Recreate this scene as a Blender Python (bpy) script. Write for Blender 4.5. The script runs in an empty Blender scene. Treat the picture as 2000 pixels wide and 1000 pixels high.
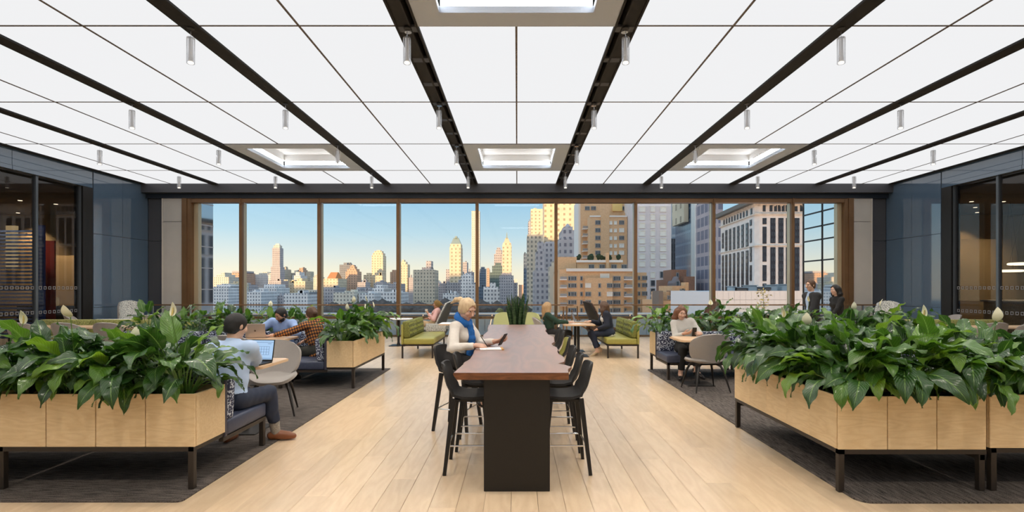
import bpy, bmesh, math, random
import numpy as np
from mathutils import Vector, Matrix, Euler

random.seed(7)
PI = math.pi
SC = bpy.context.scene
COL = SC.collection

# ------------------------------------------------------------------ camera, sky, sun, exposure
cam_d = bpy.data.cameras.new('camera')
cam_d.sensor_width = 36.0
cam_d.lens = 18.72
cam_d.shift_x = -0.005
cam_d.shift_y = 0.0315
cam_d.clip_start = 0.05
cam_d.clip_end = 6000
cam = bpy.data.objects.new('camera', cam_d)
COL.objects.link(cam)
cam.location = (0, 0, 1.57)
cam.rotation_euler = (PI / 2, 0, 0)
SC.camera = cam

world = bpy.data.worlds.new('sky')
SC.world = world
world.use_nodes = True
wn = world.node_tree
wn.nodes.clear()
w_out = wn.nodes.new('ShaderNodeOutputWorld')
w_bg = wn.nodes.new('ShaderNodeBackground')
w_tc = wn.nodes.new('ShaderNodeTexCoord')
w_sp = wn.nodes.new('ShaderNodeSeparateXYZ')
w_rp = wn.nodes.new('ShaderNodeValToRGB')
wn.links.new(w_tc.outputs['Generated'], w_sp.inputs[0])
wn.links.new(w_sp.outputs['Z'], w_rp.inputs[0])
wn.links.new(w_rp.outputs[0], w_bg.inputs[0])
# clear evening sky: brighter round towards the low sun, which stands behind the viewer
w_dp = wn.nodes.new('ShaderNodeVectorMath'); w_dp.operation = 'DOT_PRODUCT'
w_dp.inputs[1].default_value = (0.34, 0.94, 0.0)
w_m1 = wn.nodes.new('ShaderNodeMapRange'); w_m1.interpolation_type = 'SMOOTHSTEP'
w_m1.inputs['From Min'].default_value = 1.0; w_m1.inputs['From Max'].default_value = -1.0
w_m1.inputs['To Min'].default_value = 1.0; w_m1.inputs['To Max'].default_value = 2.0
wn.links.new(w_tc.outputs['Generated'], w_dp.inputs[0])
wn.links.new(w_dp.outputs['Value'], w_m1.inputs['Value'])
wn.links.new(w_m1.outputs[0], w_bg.inputs[1])
w_m2 = wn.nodes.new('ShaderNodeMapRange'); w_m2.interpolation_type = 'SMOOTHSTEP'
w_m2.inputs['From Min'].default_value = 0.7; w_m2.inputs['From Max'].default_value = -1.0
wn.links.new(w_dp.outputs['Value'], w_m2.inputs['Value'])
w_mx = wn.nodes.new('ShaderNodeMix'); w_mx.data_type = 'RGBA'; w_mx.blend_type = 'MULTIPLY'
w_mx.inputs['B'].default_value = (1.36, 0.92, 0.72, 1)
wn.links.new(w_m2.outputs[0], w_mx.inputs['Factor'])
wn.links.new(w_rp.outputs[0], w_mx.inputs['A'])
wn.links.new(w_mx.outputs['Result'], w_bg.inputs[0])
wn.links.new(w_bg.outputs[0], w_out.inputs[0])
cr = w_rp.color_ramp
cr.elements[0].position = 0.0
cr.elements[0].color = (0.98, 0.84, 0.60, 1)
cr.elements[1].position = 1.0
cr.elements[1].color = (0.27, 0.48, 0.72, 1)
for p, c in ((0.03, (0.90, 0.84, 0.66)), (0.06, (0.72, 0.78, 0.74)), (0.10, (0.50, 0.69, 0.78)),
             (0.17, (0.31, 0.56, 0.76)), (0.35, (0.28, 0.51, 0.74))):
    e = cr.elements.new(p)
    e.color = c + (1,)

sun_d = bpy.data.lights.new('sun', 'SUN')
sun_d.energy = 4.4
sun_d.color = (1.0, 0.64, 0.31)
sun_d.angle = 0.01
sun = bpy.data.objects.new('sun', sun_d)
COL.objects.link(sun)
SUN_DIR = Vector((0.34, 0.94, -0.052)).normalized()
sun.rotation_euler = SUN_DIR.to_track_quat('-Z', 'Y').to_euler()

SC.view_settings.view_transform = 'Standard'
SC.view_settings.look = 'None'
SC.view_settings.exposure = 0.12
SC.view_settings.gamma = 1.0
SC.view_settings.use_curve_mapping = False
SC.cycles.use_denoising = True
SC.cycles.denoising_input_passes = 'RGB_ALBEDO'
SC.cycles.max_bounces = 8
SC.cycles.diffuse_bounces = 4
SC.cycles.glossy_bounces = 4
SC.cycles.transmission_bounces = 6
SC.cycles.transparent_max_bounces = 12
SC.cycles.caustics_reflective = False
SC.cycles.caustics_refractive = False
SC.cycles.sample_clamp_indirect = 3.0
SC.cycles.light_sampling_threshold = 0.0
SC.cycles.adaptive_threshold = 0.006

F = 1040.0                       # focal length in pixels of the 2000 px wide frame
PANEL_LIGHT = 0.82               # radiance of the luminous ceiling

def at(x, y, d):
    """Point of the place that stands d metres in front of the camera."""
    return Vector(((x - 1010.0) * d / F, d, 1.57 - (y - 563.0) * d / F))

# ------------------------------------------------------------------ materials
MATS = {}

def nodes_of(m):
    m.use_nodes = True
    return m.node_tree.nodes, m.node_tree.links, m.node_tree.nodes['Principled BSDF']

def mat(name, col, rough=0.5, metal=0.0, ior=1.45, coat=0.0, var=0.0, scale=20.0, bump=0.0, emit=None, estr=0.0, sheen=0.0,
        stretch=(1, 1, 1), rand=0.0):
    """Principled material with optional noise variation, noise bump and a per-object value shift."""
    if name in MATS:
        return MATS[name]
    m = bpy.data.materials.new(name)
    N, L, b = nodes_of(m)
    b.inputs['Base Color'].default_value = (*col, 1)
    b.inputs['Roughness'].default_value = rough
    b.inputs['Metallic'].default_value = metal
    b.inputs['IOR'].default_value = ior
    b.inputs['Coat Weight'].default_value = coat
    b.inputs['Coat Roughness'].default_value = 0.08
    b.inputs['Sheen Weight'].default_value = sheen
    if emit:
        b.inputs['Emission Color'].default_value = (*emit, 1)
        b.inputs['Emission Strength'].default_value = estr
    if var or bump or rand:
        tc = N.new('ShaderNodeTexCoord')
        mp = N.new('ShaderNodeMapping')
        mp.inputs['Scale'].default_value = stretch
        L.new(tc.outputs['Object'], mp.inputs[0])
        no = N.new('ShaderNodeTexNoise')
        no.inputs['Scale'].default_value = scale
        no.inputs['Detail'].default_value = 5
        L.new(mp.outputs[0], no.inputs['Vector'])
        fac = no.outputs['Fac']
        hsv = N.new('ShaderNodeHueSaturation')
        hsv.inputs['Color'].default_value = (*col, 1)
        mr = N.new('ShaderNodeMapRange')
        mr.inputs['From Min'].default_value = 0.3
        mr.inputs['From Max'].default_value = 0.7
        mr.inputs['To Min'].default_value = 1 - var
        mr.inputs['To Max'].default_value = 1 + var
        L.new(fac, mr.inputs['Value'])
        v = mr.outputs[0]
        if rand:
            oi = N.new('ShaderNodeObjectInfo')
            m2 = N.new('ShaderNodeMapRange')
            m2.inputs['To Min'].default_value = 1 - rand
            m2.inputs['To Max'].default_value = 1 + rand
            L.new(oi.outputs['Random'], m2.inputs['Value'])
            mu = N.new('ShaderNodeMath')
            mu.operation = 'MULTIPLY'
            L.new(v, mu.inputs[0])
            L.new(m2.outputs[0], mu.inputs[1])
            v = mu.outputs[0]
        L.new(v, hsv.inputs['Value'])
        L.new(hsv.outputs[0], b.inputs['Base Color'])
        if bump:
            bp = N.new('ShaderNodeBump')
            bp.inputs['Strength'].default_value = bump
            bp.inputs['Distance'].default_value = 0.004
            L.new(fac, bp.inputs['Height'])
            L.new(bp.outputs[0], b.inputs['Normal'])
    MATS[name] = m
    return m

def wood(name, c1, c2, rough=0.45, axis='Z', scale=1.0, rand=0.12, coat=0.0, ring=9.0, contrast=1.0):
    """Plain-sawn wood: long fibres and cathedral rings along one axis; each object takes its own piece of the log."""
    if name in MATS:
        return MATS[name]
    m = bpy.data.materials.new(name)
    N, L, b = nodes_of(m)
    b.inputs['Roughness'].default_value = rough
    b.inputs['Coat Weight'].default_value = coat
    b.inputs['Coat Roughness'].default_value = 0.50
    b.inputs['Coat IOR'].default_value = 1.9
    tc = N.new('ShaderNodeTexCoord')
    oi = N.new('ShaderNodeObjectInfo')
    mul = N.new('ShaderNodeMath'); mul.operation = 'MULTIPLY'; mul.inputs[1].default_value = 37.0
    L.new(oi.outputs['Random'], mul.inputs[0])
    add = N.new('ShaderNodeVectorMath'); add.operation = 'ADD'
    L.new(tc.outputs['Object'], add.inputs[0])
    L.new(mul.outputs[0], add.inputs[1])
    mp = N.new('ShaderNodeMapping')
    s = {'X': (0.16, 1, 1), 'Y': (1, 0.16, 1), 'Z': (1, 1, 0.16)}[axis]
    mp.inputs['Scale'].default_value = tuple(k * scale for k in s)
    L.new(add.outputs[0], mp.inputs[0])
    n1 = N.new('ShaderNodeTexNoise'); n1.inputs['Scale'].default_value = 2.2; n1.inputs['Detail'].default_value = 2
    L.new(mp.outputs[0], n1.inputs['Vector'])
    w1 = N.new('ShaderNodeMath'); w1.operation = 'MULTIPLY'; w1.inputs[1].default_value = ring * 2
    L.new(n1.outputs['Fac'], w1.inputs[0])
    w2 = N.new('ShaderNodeMath'); w2.operation = 'PINGPONG'; w2.inputs[1].default_value = 1.0
    L.new(w1.outputs[0], w2.inputs[0])
    n2 = N.new('ShaderNodeTexNoise'); n2.inputs['Scale'].default_value = 60; n2.inputs['Detail'].default_value = 3
    L.new(mp.outputs[0], n2.inputs['Vector'])
    mx = N.new('ShaderNodeMath'); mx.operation = 'MULTIPLY_ADD'; mx.inputs[1].default_value = 0.45 * contrast
    L.new(w2.outputs[0], mx.inputs[0])
    m5 = N.new('ShaderNodeMath'); m5.operation = 'MULTIPLY'; m5.inputs[1].default_value = 0.6 * contrast
    L.new(n2.outputs['Fac'], m5.inputs[0])
    L.new(m5.outputs[0], mx.inputs[2])
    mix = N.new('ShaderNodeMix'); mix.data_type = 'RGBA'
    mix.inputs['A'].default_value = (*c1, 1)
    mix.inputs['B'].default_value = (*c2, 1)
    L.new(mx.outputs[0], mix.inputs['Factor'])
    hsv = N.new('ShaderNodeHueSaturation')
    mr = N.new('ShaderNodeMapRange')
    mr.inputs['To Min'].default_value = 1 - rand
    mr.inputs['To Max'].default_value = 1 + rand * 0.6
    L.new(oi.outputs['Random'], mr.inputs['Value'])
    L.new(mr.outputs[0], hsv.inputs['Value'])
    L.new(mix.outputs['Result'], hsv.inputs['Color'])
    L.new(hsv.outputs[0], b.inputs['Base Color'])
    MATS[name] = m
    return m

def two_tone(name, c1, c2, scale, rough=0.8, thr=0.5, soft=0.03, kind='noise', stretch=(1, 1, 1)):
    """Woven fabric print of two colours."""
    if name in MATS:
        return MATS[name]
    m = bpy.data.materials.new(name)
    N, L, b = nodes_of(m)
    b.inputs['Roughness'].default_value = rough
    tc = N.new('ShaderNodeTexCoord')
    mp = N.new('ShaderNodeMapping')
    mp.inputs['Scale'].default_value = stretch
    L.new(tc.outputs['Object'], mp.inputs[0])
    if kind == 'noise':
        t = N.new('ShaderNodeTexNoise'); t.inputs['Detail'].default_value = 1
        o = t.outputs['Fac']
    elif kind == 'cells':
        t = N.new('ShaderNodeTexVoronoi'); t.feature = 'DISTANCE_TO_EDGE'
        o = t.outputs['Distance']
    else:
        t = N.new('ShaderNodeTexWave'); t.inputs['Distortion'].default_value = 6; t.inputs['Detail'].default_value = 1
        t.inputs['Detail Scale'].default_value = 2.0
        o = t.outputs['Fac']
    t.inputs['Scale'].default_value = scale
    L.new(mp.outputs[0], t.inputs['Vector'])
    mr = N.new('ShaderNodeMapRange')
    mr.inputs['From Min'].default_value = thr - soft
    mr.inputs['From Max'].default_value = thr + soft
    L.new(o, mr.inputs['Value'])
    mix = N.new('ShaderNodeMix'); mix.data_type = 'RGBA'
    mix.inputs['A'].default_value = (*c1, 1)
    mix.inputs['B'].default_value = (*c2, 1)
    L.new(mr.outputs[0], mix.inputs['Factor'])
    L.new(mix.outputs['Result'], b.inputs['Base Color'])
    MATS[name] = m
    return m

def pane_mat(name, tint=(1, 1, 1), refl=1.0, rough=0.0, f0=1.5):
    """Thin clear pane: lets light straight through, mirrors by Fresnel."""
    if name in MATS:
        return MATS[name]
    m = bpy.data.materials.new(name)
    m.use_nodes = True
    N, L = m.node_tree.nodes, m.node_tree.links
    N.clear()
    out = N.new('ShaderNodeOutputMaterial')
    tr = N.new('ShaderNodeBsdfTransparent'); tr.inputs[0].default_value = (*tint, 1)
    gl = N.new('ShaderNodeBsdfGlossy'); gl.inputs['Roughness'].default_value = rough
    fr = N.new('ShaderNodeFresnel'); fr.inputs['IOR'].default_value = f0
    mu = N.new('ShaderNodeMath'); mu.operation = 'MULTIPLY'; mu.inputs[1].default_value = refl
    L.new(fr.outputs[0], mu.inputs[0])
    mx = N.new('ShaderNodeMixShader')
    L.new(mu.outputs[0], mx.inputs[0])
    L.new(tr.outputs[0], mx.inputs[1])
    L.new(gl.outputs[0], mx.inputs[2])
    L.new(mx.outputs[0], out.inputs[0])
    MATS[name] = m
    return m

def emission(name, col, s):
    if name in MATS:
        return MATS[name]
    m = bpy.data.materials.new(name)
    m.use_nodes = True
    N, L = m.node_tree.nodes, m.node_tree.links
    N.clear()
    out = N.new('ShaderNodeOutputMaterial')
    em = N.new('ShaderNodeEmission')
    em.inputs[0].default_value = (*col, 1)
    em.inputs[1].default_value = s
    L.new(em.outputs[0], out.inputs[0])
    MATS[name] = m
    return m

# ------------------------------------------------------------------ mesh helpers
class MB:
    def __init__(self):
        self.bm = bmesh.new()

    def box(self, lo, hi, bev=0.0, seg=2, M=None):
        lo, hi = Vector(lo), Vector(hi)
        lo, hi = Vector([min(a, b) for a, b in zip(lo, hi)]), Vector([max(a, b) for a, b in zip(lo, hi)])
        r = bmesh.ops.create_cube(self.bm, size=1.0)
        vs = r['verts']
        c, s = (lo + hi) / 2, hi - lo
        for v in vs:
            v.co = Vector((v.co.x * s.x, v.co.y * s.y, v.co.z * s.z)) + c
        if bev > 0:
            es = list({e for v in vs for e in v.link_edges})
            r = bmesh.ops.bevel(self.bm, geom=es, offset=min(bev, min(s) * 0.45), segments=seg, affect='EDGES', profile=0.5)
            vs = list({v for f in r['faces'] for v in f.verts} | {v for v in vs if v.is_valid})
        if M is not None:
            for v in vs:
                v.co = M @ v.co
        return self

    def bar(self, a, b, w0, w1=None, n=4, up=(0, 0, 1), w0b=None):
        """Tapered bar from a to b, n-sided."""
        a, b = Vector(a), Vector(b)
        w1 = w0 if w1 is None else w1
        d = (b - a).normalized()
        u = Vector(up)
        if abs(d.dot(u)) > 0.95:
            u = Vector((0, 1, 0))
        s = d.cross(u).normalized()
        t = s.cross(d).normalized()
        k = math.sqrt(2) if n == 4 else 1.0
        off = PI / 4 if n == 4 else 0
        R = []
        for p, w in ((a, w0), (b, w1)):
            R.append([self.bm.verts.new(p + (s * math.cos(off + i * 2 * PI / n) + t * math.sin(off + i * 2 * PI / n)) * w * k)
                      for i in range(n)])
        for i in range(n):
            self.bm.faces.new((R[0][i], R[0][(i + 1) % n], R[1][(i + 1) % n], R[1][i]))
        self.bm.faces.new(R[0][::-1])
        self.bm.faces.new(R[1])
        return self

    def path(self, pts, r, n=8, cap=True):
        """Tube along a polyline; r a number or one per point."""
        pts = [Vector(p) for p in pts]
        rs = r if hasattr(r, '__len__') else [r] * len(pts)
        rings = []
        d0 = (pts[1] - pts[0]).normalized()
        u = Vector((0, 0, 1)) if abs(d0.z) < 0.9 else Vector((1, 0, 0))
        for i, p in enumerate(pts):
            d = (pts[min(i + 1, len(pts) - 1)] - pts[max(i - 1, 0)]).normalized()
            s = d.cross(u).normalized()
            u = s.cross(d).normalized()
            rings.append([self.bm.verts.new(p + (s * math.cos(j * 2 * PI / n) + u * math.sin(j * 2 * PI / n)) * rs[i]) for j in range(n)])
        for i in range(len(pts) - 1):
            for j in range(n):
                self.bm.faces.new((rings[i][j], rings[i][(j + 1) % n], rings[i + 1][(j + 1) % n], rings[i + 1][j]))
        if cap:
            self.bm.faces.new(rings[0][::-1])
            self.bm.faces.new(rings[-1])
        return self

    def lathe(self, prof, c=(0, 0, 0), n=20):
        c = Vector(c)
        rings = []
        for r, z in prof:
            rings.append([self.bm.verts.new(c + Vector((r * math.cos(j * 2 * PI / n), r * math.sin(j * 2 * PI / n), z))) for j in range(n)])
        for i in range(len(prof) - 1):
            for j in range(n):
                self.bm.faces.new((rings[i][j], rings[i][(j + 1) % n], rings[i + 1][(j + 1) % n], rings[i + 1][j]))
        self.bm.faces.new(rings[0][::-1])
        self.bm.faces.new(rings[-1])
        return self

    def prism(self, poly, z0, z1):
        """Vertical prism over an xy polygon (anticlockwise)."""
        lo = [self.bm.verts.new((x, y, z0)) for x, y in poly]
        hi = [self.bm.verts.new((x, y, z1)) for x, y in poly]
        n = len(poly)
        for i in range(n):
            self.bm.faces.new((lo[i], lo[(i + 1) % n], hi[(i + 1) % n], hi[i]))
        self.bm.faces.new(lo[::-1])
        self.bm.faces.new(hi)
        return self

    def frustum(self, lo, hi, z0, lo2, hi2, z1):
        a = [self.bm.verts.new((x, y, z0)) for x, y in ((lo[0], lo[1]), (hi[0], lo[1]), (hi[0], hi[1]), (lo[0], hi[1]))]
        b = [self.bm.verts.new((x, y, z1)) for x, y in ((lo2[0], lo2[1]), (hi2[0], lo2[1]), (hi2[0], hi2[1]), (lo2[0], hi2[1]))]
        for i in range(4):
            self.bm.faces.new((a[i], a[(i + 1) % 4], b[(i + 1) % 4], b[i]))
        self.bm.faces.new(a[::-1])
        self.bm.faces.new(b)
        return self

    def sheet(self, P, thick):
        """Solid sheet over a grid of points P[i][j], thickened to the normal's far side."""
        n, m = len(P), len(P[0])
        A = np.array([[list(p) for p in row] for row in P], float)
        du = np.gradient(A, axis=0)
        dv = np.gradient(A, axis=1)
        nr = np.cross(du, dv)
        nr /= np.linalg.norm(nr, axis=2, keepdims=True) + 1e-9
        B = A - nr * thick
        va = [[self.bm.verts.new(A[i, j]) for j in range(m)] for i in range(n)]
        vb = [[self.bm.verts.new(B[i, j]) for j in range(m)] for i in range(n)]
        for i in range(n - 1):
            for j in range(m - 1):
                self.bm.faces.new((va[i][j], va[i + 1][j], va[i + 1][j + 1], va[i][j + 1]))
                self.bm.faces.new((vb[i][j], vb[i][j + 1], vb[i + 1][j + 1], vb[i + 1][j]))
        ring = [(i, 0) for i in range(n)] + [(n - 1, j) for j in range(1, m)] + [(i, m - 1) for i in range(n - 2, -1, -1)] + [(0, j) for j in range(m - 2, 0, -1)]
        for k in range(len(ring)):
            (i, j), (p, q) = ring[k], ring[(k + 1) % len(ring)]
            self.bm.faces.new((va[i][j], vb[i][j], vb[p][q], va[p][q]))
        return self

    def blob(self, c, r, sub=2, sq=(1, 1, 1), jit=0.0):
        res = bmesh.ops.create_icosphere(self.bm, subdivisions=sub, radius=1.0)
        for v in res['verts']:
            k = r * (1 + random.uniform(-jit, jit))
            v.co = Vector(c) + Vector((v.co.x * sq[0], v.co.y * sq[1], v.co.z * sq[2])) * k
        return self

    def mesh(self, name, smooth=None):
        bmesh.ops.recalc_face_normals(self.bm, faces=self.bm.faces[:])
        me = bpy.data.meshes.new(name)
        self.bm.to_mesh(me)
        self.bm.free()
        if smooth is not None:
            me.shade_smooth() if smooth >= 3.2 else me.set_sharp_from_angle(angle=smooth)
            if smooth < 3.2:
                for p in me.polygons:
                    p.use_smooth = True
        return me

    def build(self, name, m, parent=None, smooth=None, loc=None):
        me = self.mesh(name, smooth)
        return put(name, me, m, parent, loc)

def put(name, me, m=None, parent=None, loc=None, rot=None):
    if m is not None and not me.materials:
        for k in (m if isinstance(m, (list, tuple)) else [m]):
            me.materials.append(k)
    o = bpy.data.objects.new(name, me)
    COL.objects.link(o)
    if parent is not None:
        o.parent = parent
    if loc is not None:
        o.location = loc
    if rot is not None:
        o.rotation_euler = rot
    return o

ON_RUG = ('planter_bench', 'corner_planter', 'shell_chair', 'cafe_table', 'laptop')      # things that stand on the 12 mm rugs, or on a table there
def thing(name, label, cat, loc=(0, 0, 0), rz=0.0, group=None):
    o = bpy.data.objects.new(name, None)
    COL.objects.link(o)
    o.empty_display_size = 0.2
    if name in ON_RUG and 2.5 < abs(loc[0]) < 8.2 and 3.9 < loc[1] < 10.3:
        loc = (loc[0], loc[1], loc[2] + 0.012)
    o.location = loc
    o.rotation_euler = (0, 0, rz)
    return tag(o, label, cat, group)

def tag(o, label, cat, group=None):
    o['label'] = label
    o['category'] = cat
    if group:
        o['group'] = group
    return o

def struct(o, label=None):
    o['kind'] = 'structure'
    if label:
        o['label'] = label
    return o

def stuff(o):
    o['kind'] = 'stuff'
    return o

def dup(o, loc=None, rz=None, label=None, group=None, parent=None):
    c = o.copy()
    COL.objects.link(c)
    if parent is not None:
        c.parent = parent
    for ch in KIDS.get(o.name, []) or [k for k in o.children]:
        dup(ch, parent=c)
    if loc is not None:
        c.location = loc
    if rz is not None:
        c.rotation_euler = (0, 0, rz)
    if label:
        c['label'] = label
    if group:
        c['group'] = group
    return c
KIDS = {}

ORD = ['first', 'second', 'third', 'fourth', 'fifth', 'sixth', 'seventh', 'eighth', 'ninth', 'tenth', 'eleventh', 'twelfth',
       'thirteenth', 'fourteenth', 'fifteenth', 'sixteenth', 'seventeenth', 'eighteenth', 'nineteenth', 'twentieth']

# palette
M_BRONZE = mat('bronze_metal', (0.215, 0.12, 0.06), 0.42, 0.5, var=0.08, scale=3)
M_BRONZE_L = mat('pale_bronze', (0.66, 0.52, 0.34), 0.38, 0.35)
M_DARK = mat('dark_metal', (0.022, 0.02, 0.019), 0.42, 0.3)
M_LEG = mat('bronze_black_leg', (0.035, 0.027, 0.022), 0.45, 0.3)
M_BLACK = mat('black_powder', (0.008, 0.0065, 0.0055), 0.45)
M_BEAM = mat('black_beam', (0.02, 0.019, 0.019), 0.75)
M_GRID = mat('ceiling_bar', (0.16, 0.13, 0.11), 0.5)
M_COFFER = mat('coffer_grey', (0.60, 0.68, 0.80), 0.6)
M_WHITE = mat('white_paint', (0.80, 0.80, 0.79), 0.55)
M_CHROME = mat('chrome', (0.82, 0.82, 0.83), 0.14, 1.0)
M_ASH = wood('ash_veneer', (0.84, 0.645, 0.40), (0.64, 0.44, 0.22), 0.42, 'X', 4.2, 0.06, ring=9, contrast=0.9)
M_ASH_PLAIN = wood('ash_edge', (0.70, 0.50, 0.29), (0.60, 0.40, 0.21), 0.42, 'X', 3.0, 0.05, contrast=0.6)
M_FLOOR = wood('oak_floor', (0.74, 0.565, 0.38), (0.57, 0.405, 0.245), 0.26, 'Y', 3.4, 0.09, ring=5, contrast=0.62)
M_TABLE = wood('walnut_slab', (0.29, 0.095, 0.04), (0.10, 0.03, 0.013), 0.35, 'Y', 1.5, 0.0, coat=1.0, ring=9)
M_TABLE_EDGE = wood('walnut_edge', (0.25, 0.088, 0.03), (0.08, 0.028, 0.01), 0.35, 'X', 5, 0.0)
M_LIGHTTOP = wood('maple_top', (0.72, 0.50, 0.31), (0.62, 0.41, 0.24), 0.3, 'X', 3, 0.05, contrast=0.5)
M_NAVY = mat('navy_leather', (0.045, 0.055, 0.095), 0.42, var=0.1, scale=40, bump=0.1)
M_NAVY_BACK = mat('navy_panel', (0.05, 0.05, 0.075), 0.55)
M_PATT = two_tone('navy_print', (0.028, 0.034, 0.075), (0.50, 0.54, 0.62), 42, thr=0.53, soft=0.02, stretch=(1, 1, 1.25))
M_OLIVE = mat('olive_leather', (0.33, 0.31, 0.075), 0.45, var=0.06, scale=30)
M_OLIVE_P = two_tone('olive_print', (0.30, 0.31, 0.055), (0.05, 0.055, 0.015), 30, thr=0.42, soft=0.05, kind='wave', stretch=(1, 1, 0.7))
M_SPECK = two_tone('speckle_print', (0.62, 0.62, 0.58), (0.07, 0.075, 0.08), 70, thr=0.55, soft=0.05)
M_GREEN_SPECK = two_tone('green_speckle', (0.42, 0.41, 0.14), (0.13, 0.14, 0.04), 60, thr=0.55, soft=0.08)
M_GREYFAB = mat('grey_wool', (0.31, 0.285, 0.265), 0.9, var=0.14, scale=260, bump=0.25, sheen=0.2)
M_STOOL = mat('black_stool_fabric', (0.018, 0.017, 0.0165), 0.7, var=0.25, scale=220, bump=0.2)
M_BLUEPAD = mat('blue_pad', (0.05, 0.09, 0.34), 0.8)
M_SOIL = mat('soil', (0.03, 0.02, 0.012), 0.95, var=0.5, scale=40, bump=1.0)
M_WALLPANEL = mat('lacquer_and_window_blue', (0.085, 0.135, 0.20), 0.05, ior=1.9)  # blue-grey lacquer; its base colour also carries the blue of mirrored windows
M_GREYPANEL = mat('grey_panel', (0.068, 0.070, 0.080), 0.35)
M_BEIGE = mat('beige_panel', (0.50, 0.47, 0.43), 0.6, var=0.03, scale=3)
# ------------------------------------------------------------------ the room
YB = 17.3                        # window wall
CZ = 4.91                        # luminous ceiling
X1 = 12.0                        # side walls

# floor: sub-floor with 300 planks laid on it where they show largest
sub = MB().box((-X1, -4, -0.2), (X1, YB, -0.016)).build('floor', mat('floor_joint', (0.16, 0.10, 0.05), 0.8))
struct(sub, 'pale oak plank floor of the lounge')
PW, PL = 0.196, 2.45
plank_me = MB().box((-PW / 2 + 0.0013, -PL / 2 + 0.0015, -0.016), (PW / 2 - 0.0013, PL / 2 - 0.0015, 0.0), 0.0008, 1).mesh('plank')
plank_me.materials.append(M_FLOOR)
cells = []
ncol = int(2 * X1 / PW)
for i in range(ncol):
    x = -X1 + (i + 0.5) * PW
    off = (i * 0.382 % 1.0) * PL
    for j in range(-1, 8):
        y = 2.2 + off + j * PL
        if y - PL / 2 > YB or y + PL / 2 > YB - 0.02:
            continue
        if y + PL / 2 < 3.4:
            continue
        under_rug = abs(x) > 2.62 and 4.0 < y - PL / 2 and y + PL / 2 < 10.3
        if under_rug or abs(x) > 7:
            continue
        if abs(x) > 2.62 and y < 10:
            continue
        cells.append((y + abs(x) * 0.5, x, y))
cells.sort()
done = set()
for _, x, y in cells[:300]:
    put('plank', plank_me, None, sub, (x, y, 0))
    done.add((round(x, 3), round(y, 3)))
mb = MB()
for i in range(ncol):
    x = -X1 + (i + 0.5) * PW
    off = (i * 0.382 % 1.0) * PL
    for j in range(-3, 8):
        y = 2.2 + off + j * PL
        if (round(x, 3), round(y, 3)) in done:
            continue
        y0, y1 = max(y - PL / 2 + 0.001, -4), min(y + PL / 2 - 0.001, YB)
        if y1 > y0:
            mb.box((x - PW / 2 + 0.0013, y0, -0.016), (x + PW / 2 - 0.0013, y1, 0.0))
stuff(mb.build('plank_rest', M_FLOOR, sub))

# rugs
def rug_mat(nm, sc_):
    m = bpy.data.materials.new(nm)
    N, L, b = nodes_of(m)
    b.inputs['Roughness'].default_value = 0.95
    tc = N.new('ShaderNodeTexCoord')
    mp = N.new('ShaderNodeMapping'); mp.inputs['Scale'].default_value = sc_
    L.new(tc.outputs['Object'], mp.inputs[0])
    no = N.new('ShaderNodeTexNoise'); no.inputs['Scale'].default_value = 1.0; no.inputs['Detail'].default_value = 3
    L.new(mp.outputs[0], no.inputs['Vector'])
    n2 = N.new('ShaderNodeTexNoise'); n2.inputs['Scale'].default_value = 160
    L.new(tc.outputs['Object'], n2.inputs['Vector'])
    ad = N.new('ShaderNodeMath'); ad.operation = 'ADD'
    L.new(no.outputs['Fac'], ad.inputs[0]); L.new(n2.outputs['Fac'], ad.inputs[1])
    mr = N.new('ShaderNodeMapRange'); mr.inputs['From Min'].default_value = 0.78; mr.inputs['From Max'].default_value = 1.2
    L.new(ad.outputs[0], mr.inputs['Value'])
    mx = N.new('ShaderNodeMix'); mx.data_type = 'RGBA'
    mx.inputs['A'].default_value = (0.014, 0.010, 0.008, 1); mx.inputs['B'].default_value = (0.16, 0.132, 0.115, 1)
    L.new(mr.outputs[0], mx.inputs['Factor'])
    L.new(mx.outputs['Result'], b.inputs['Base Color'])
    bp = N.new('ShaderNodeBump'); bp.inputs['Strength'].default_value = 0.6; bp.inputs['Distance'].default_value = 0.006
    L.new(ad.outputs[0], bp.inputs['Height']); L.new(bp.outputs[0], b.inputs['Normal'])
    return m
M_RUG, M_RUG2 = rug_mat('loop_pile_rug', (7, 60, 1)), rug_mat('loop_pile_rug_turned', (60, 7, 1))
def rug_outline(x0, x1, y0, y1, r=0.10):
    P = []
    for cx, cy, a in ((x1 - r, y0 + r, -PI / 2), (x1 - r, y1 - r, 0), (x0 + r, y1 - r, PI / 2), (x0 + r, y0 + r, PI)):
        P += [(cx + r * math.cos(a + k * PI / 12), cy + r * math.sin(a + k * PI / 12)) for k in range(7)]
    return P
tag(MB().prism(rug_outline(-8.3, -2.46, 3.9, 10.38, 0.04), 0.0, 0.012).build('rug', M_RUG), 'dark brown ribbed rug under the left planter benches', 'rug')
tag(MB().prism(rug_outline(2.5, 8.3, 3.88, 10.28), 0.0, 0.012).build('rug', M_RUG2), 'dark brown ribbed rug under the right planter benches', 'rug')

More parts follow.
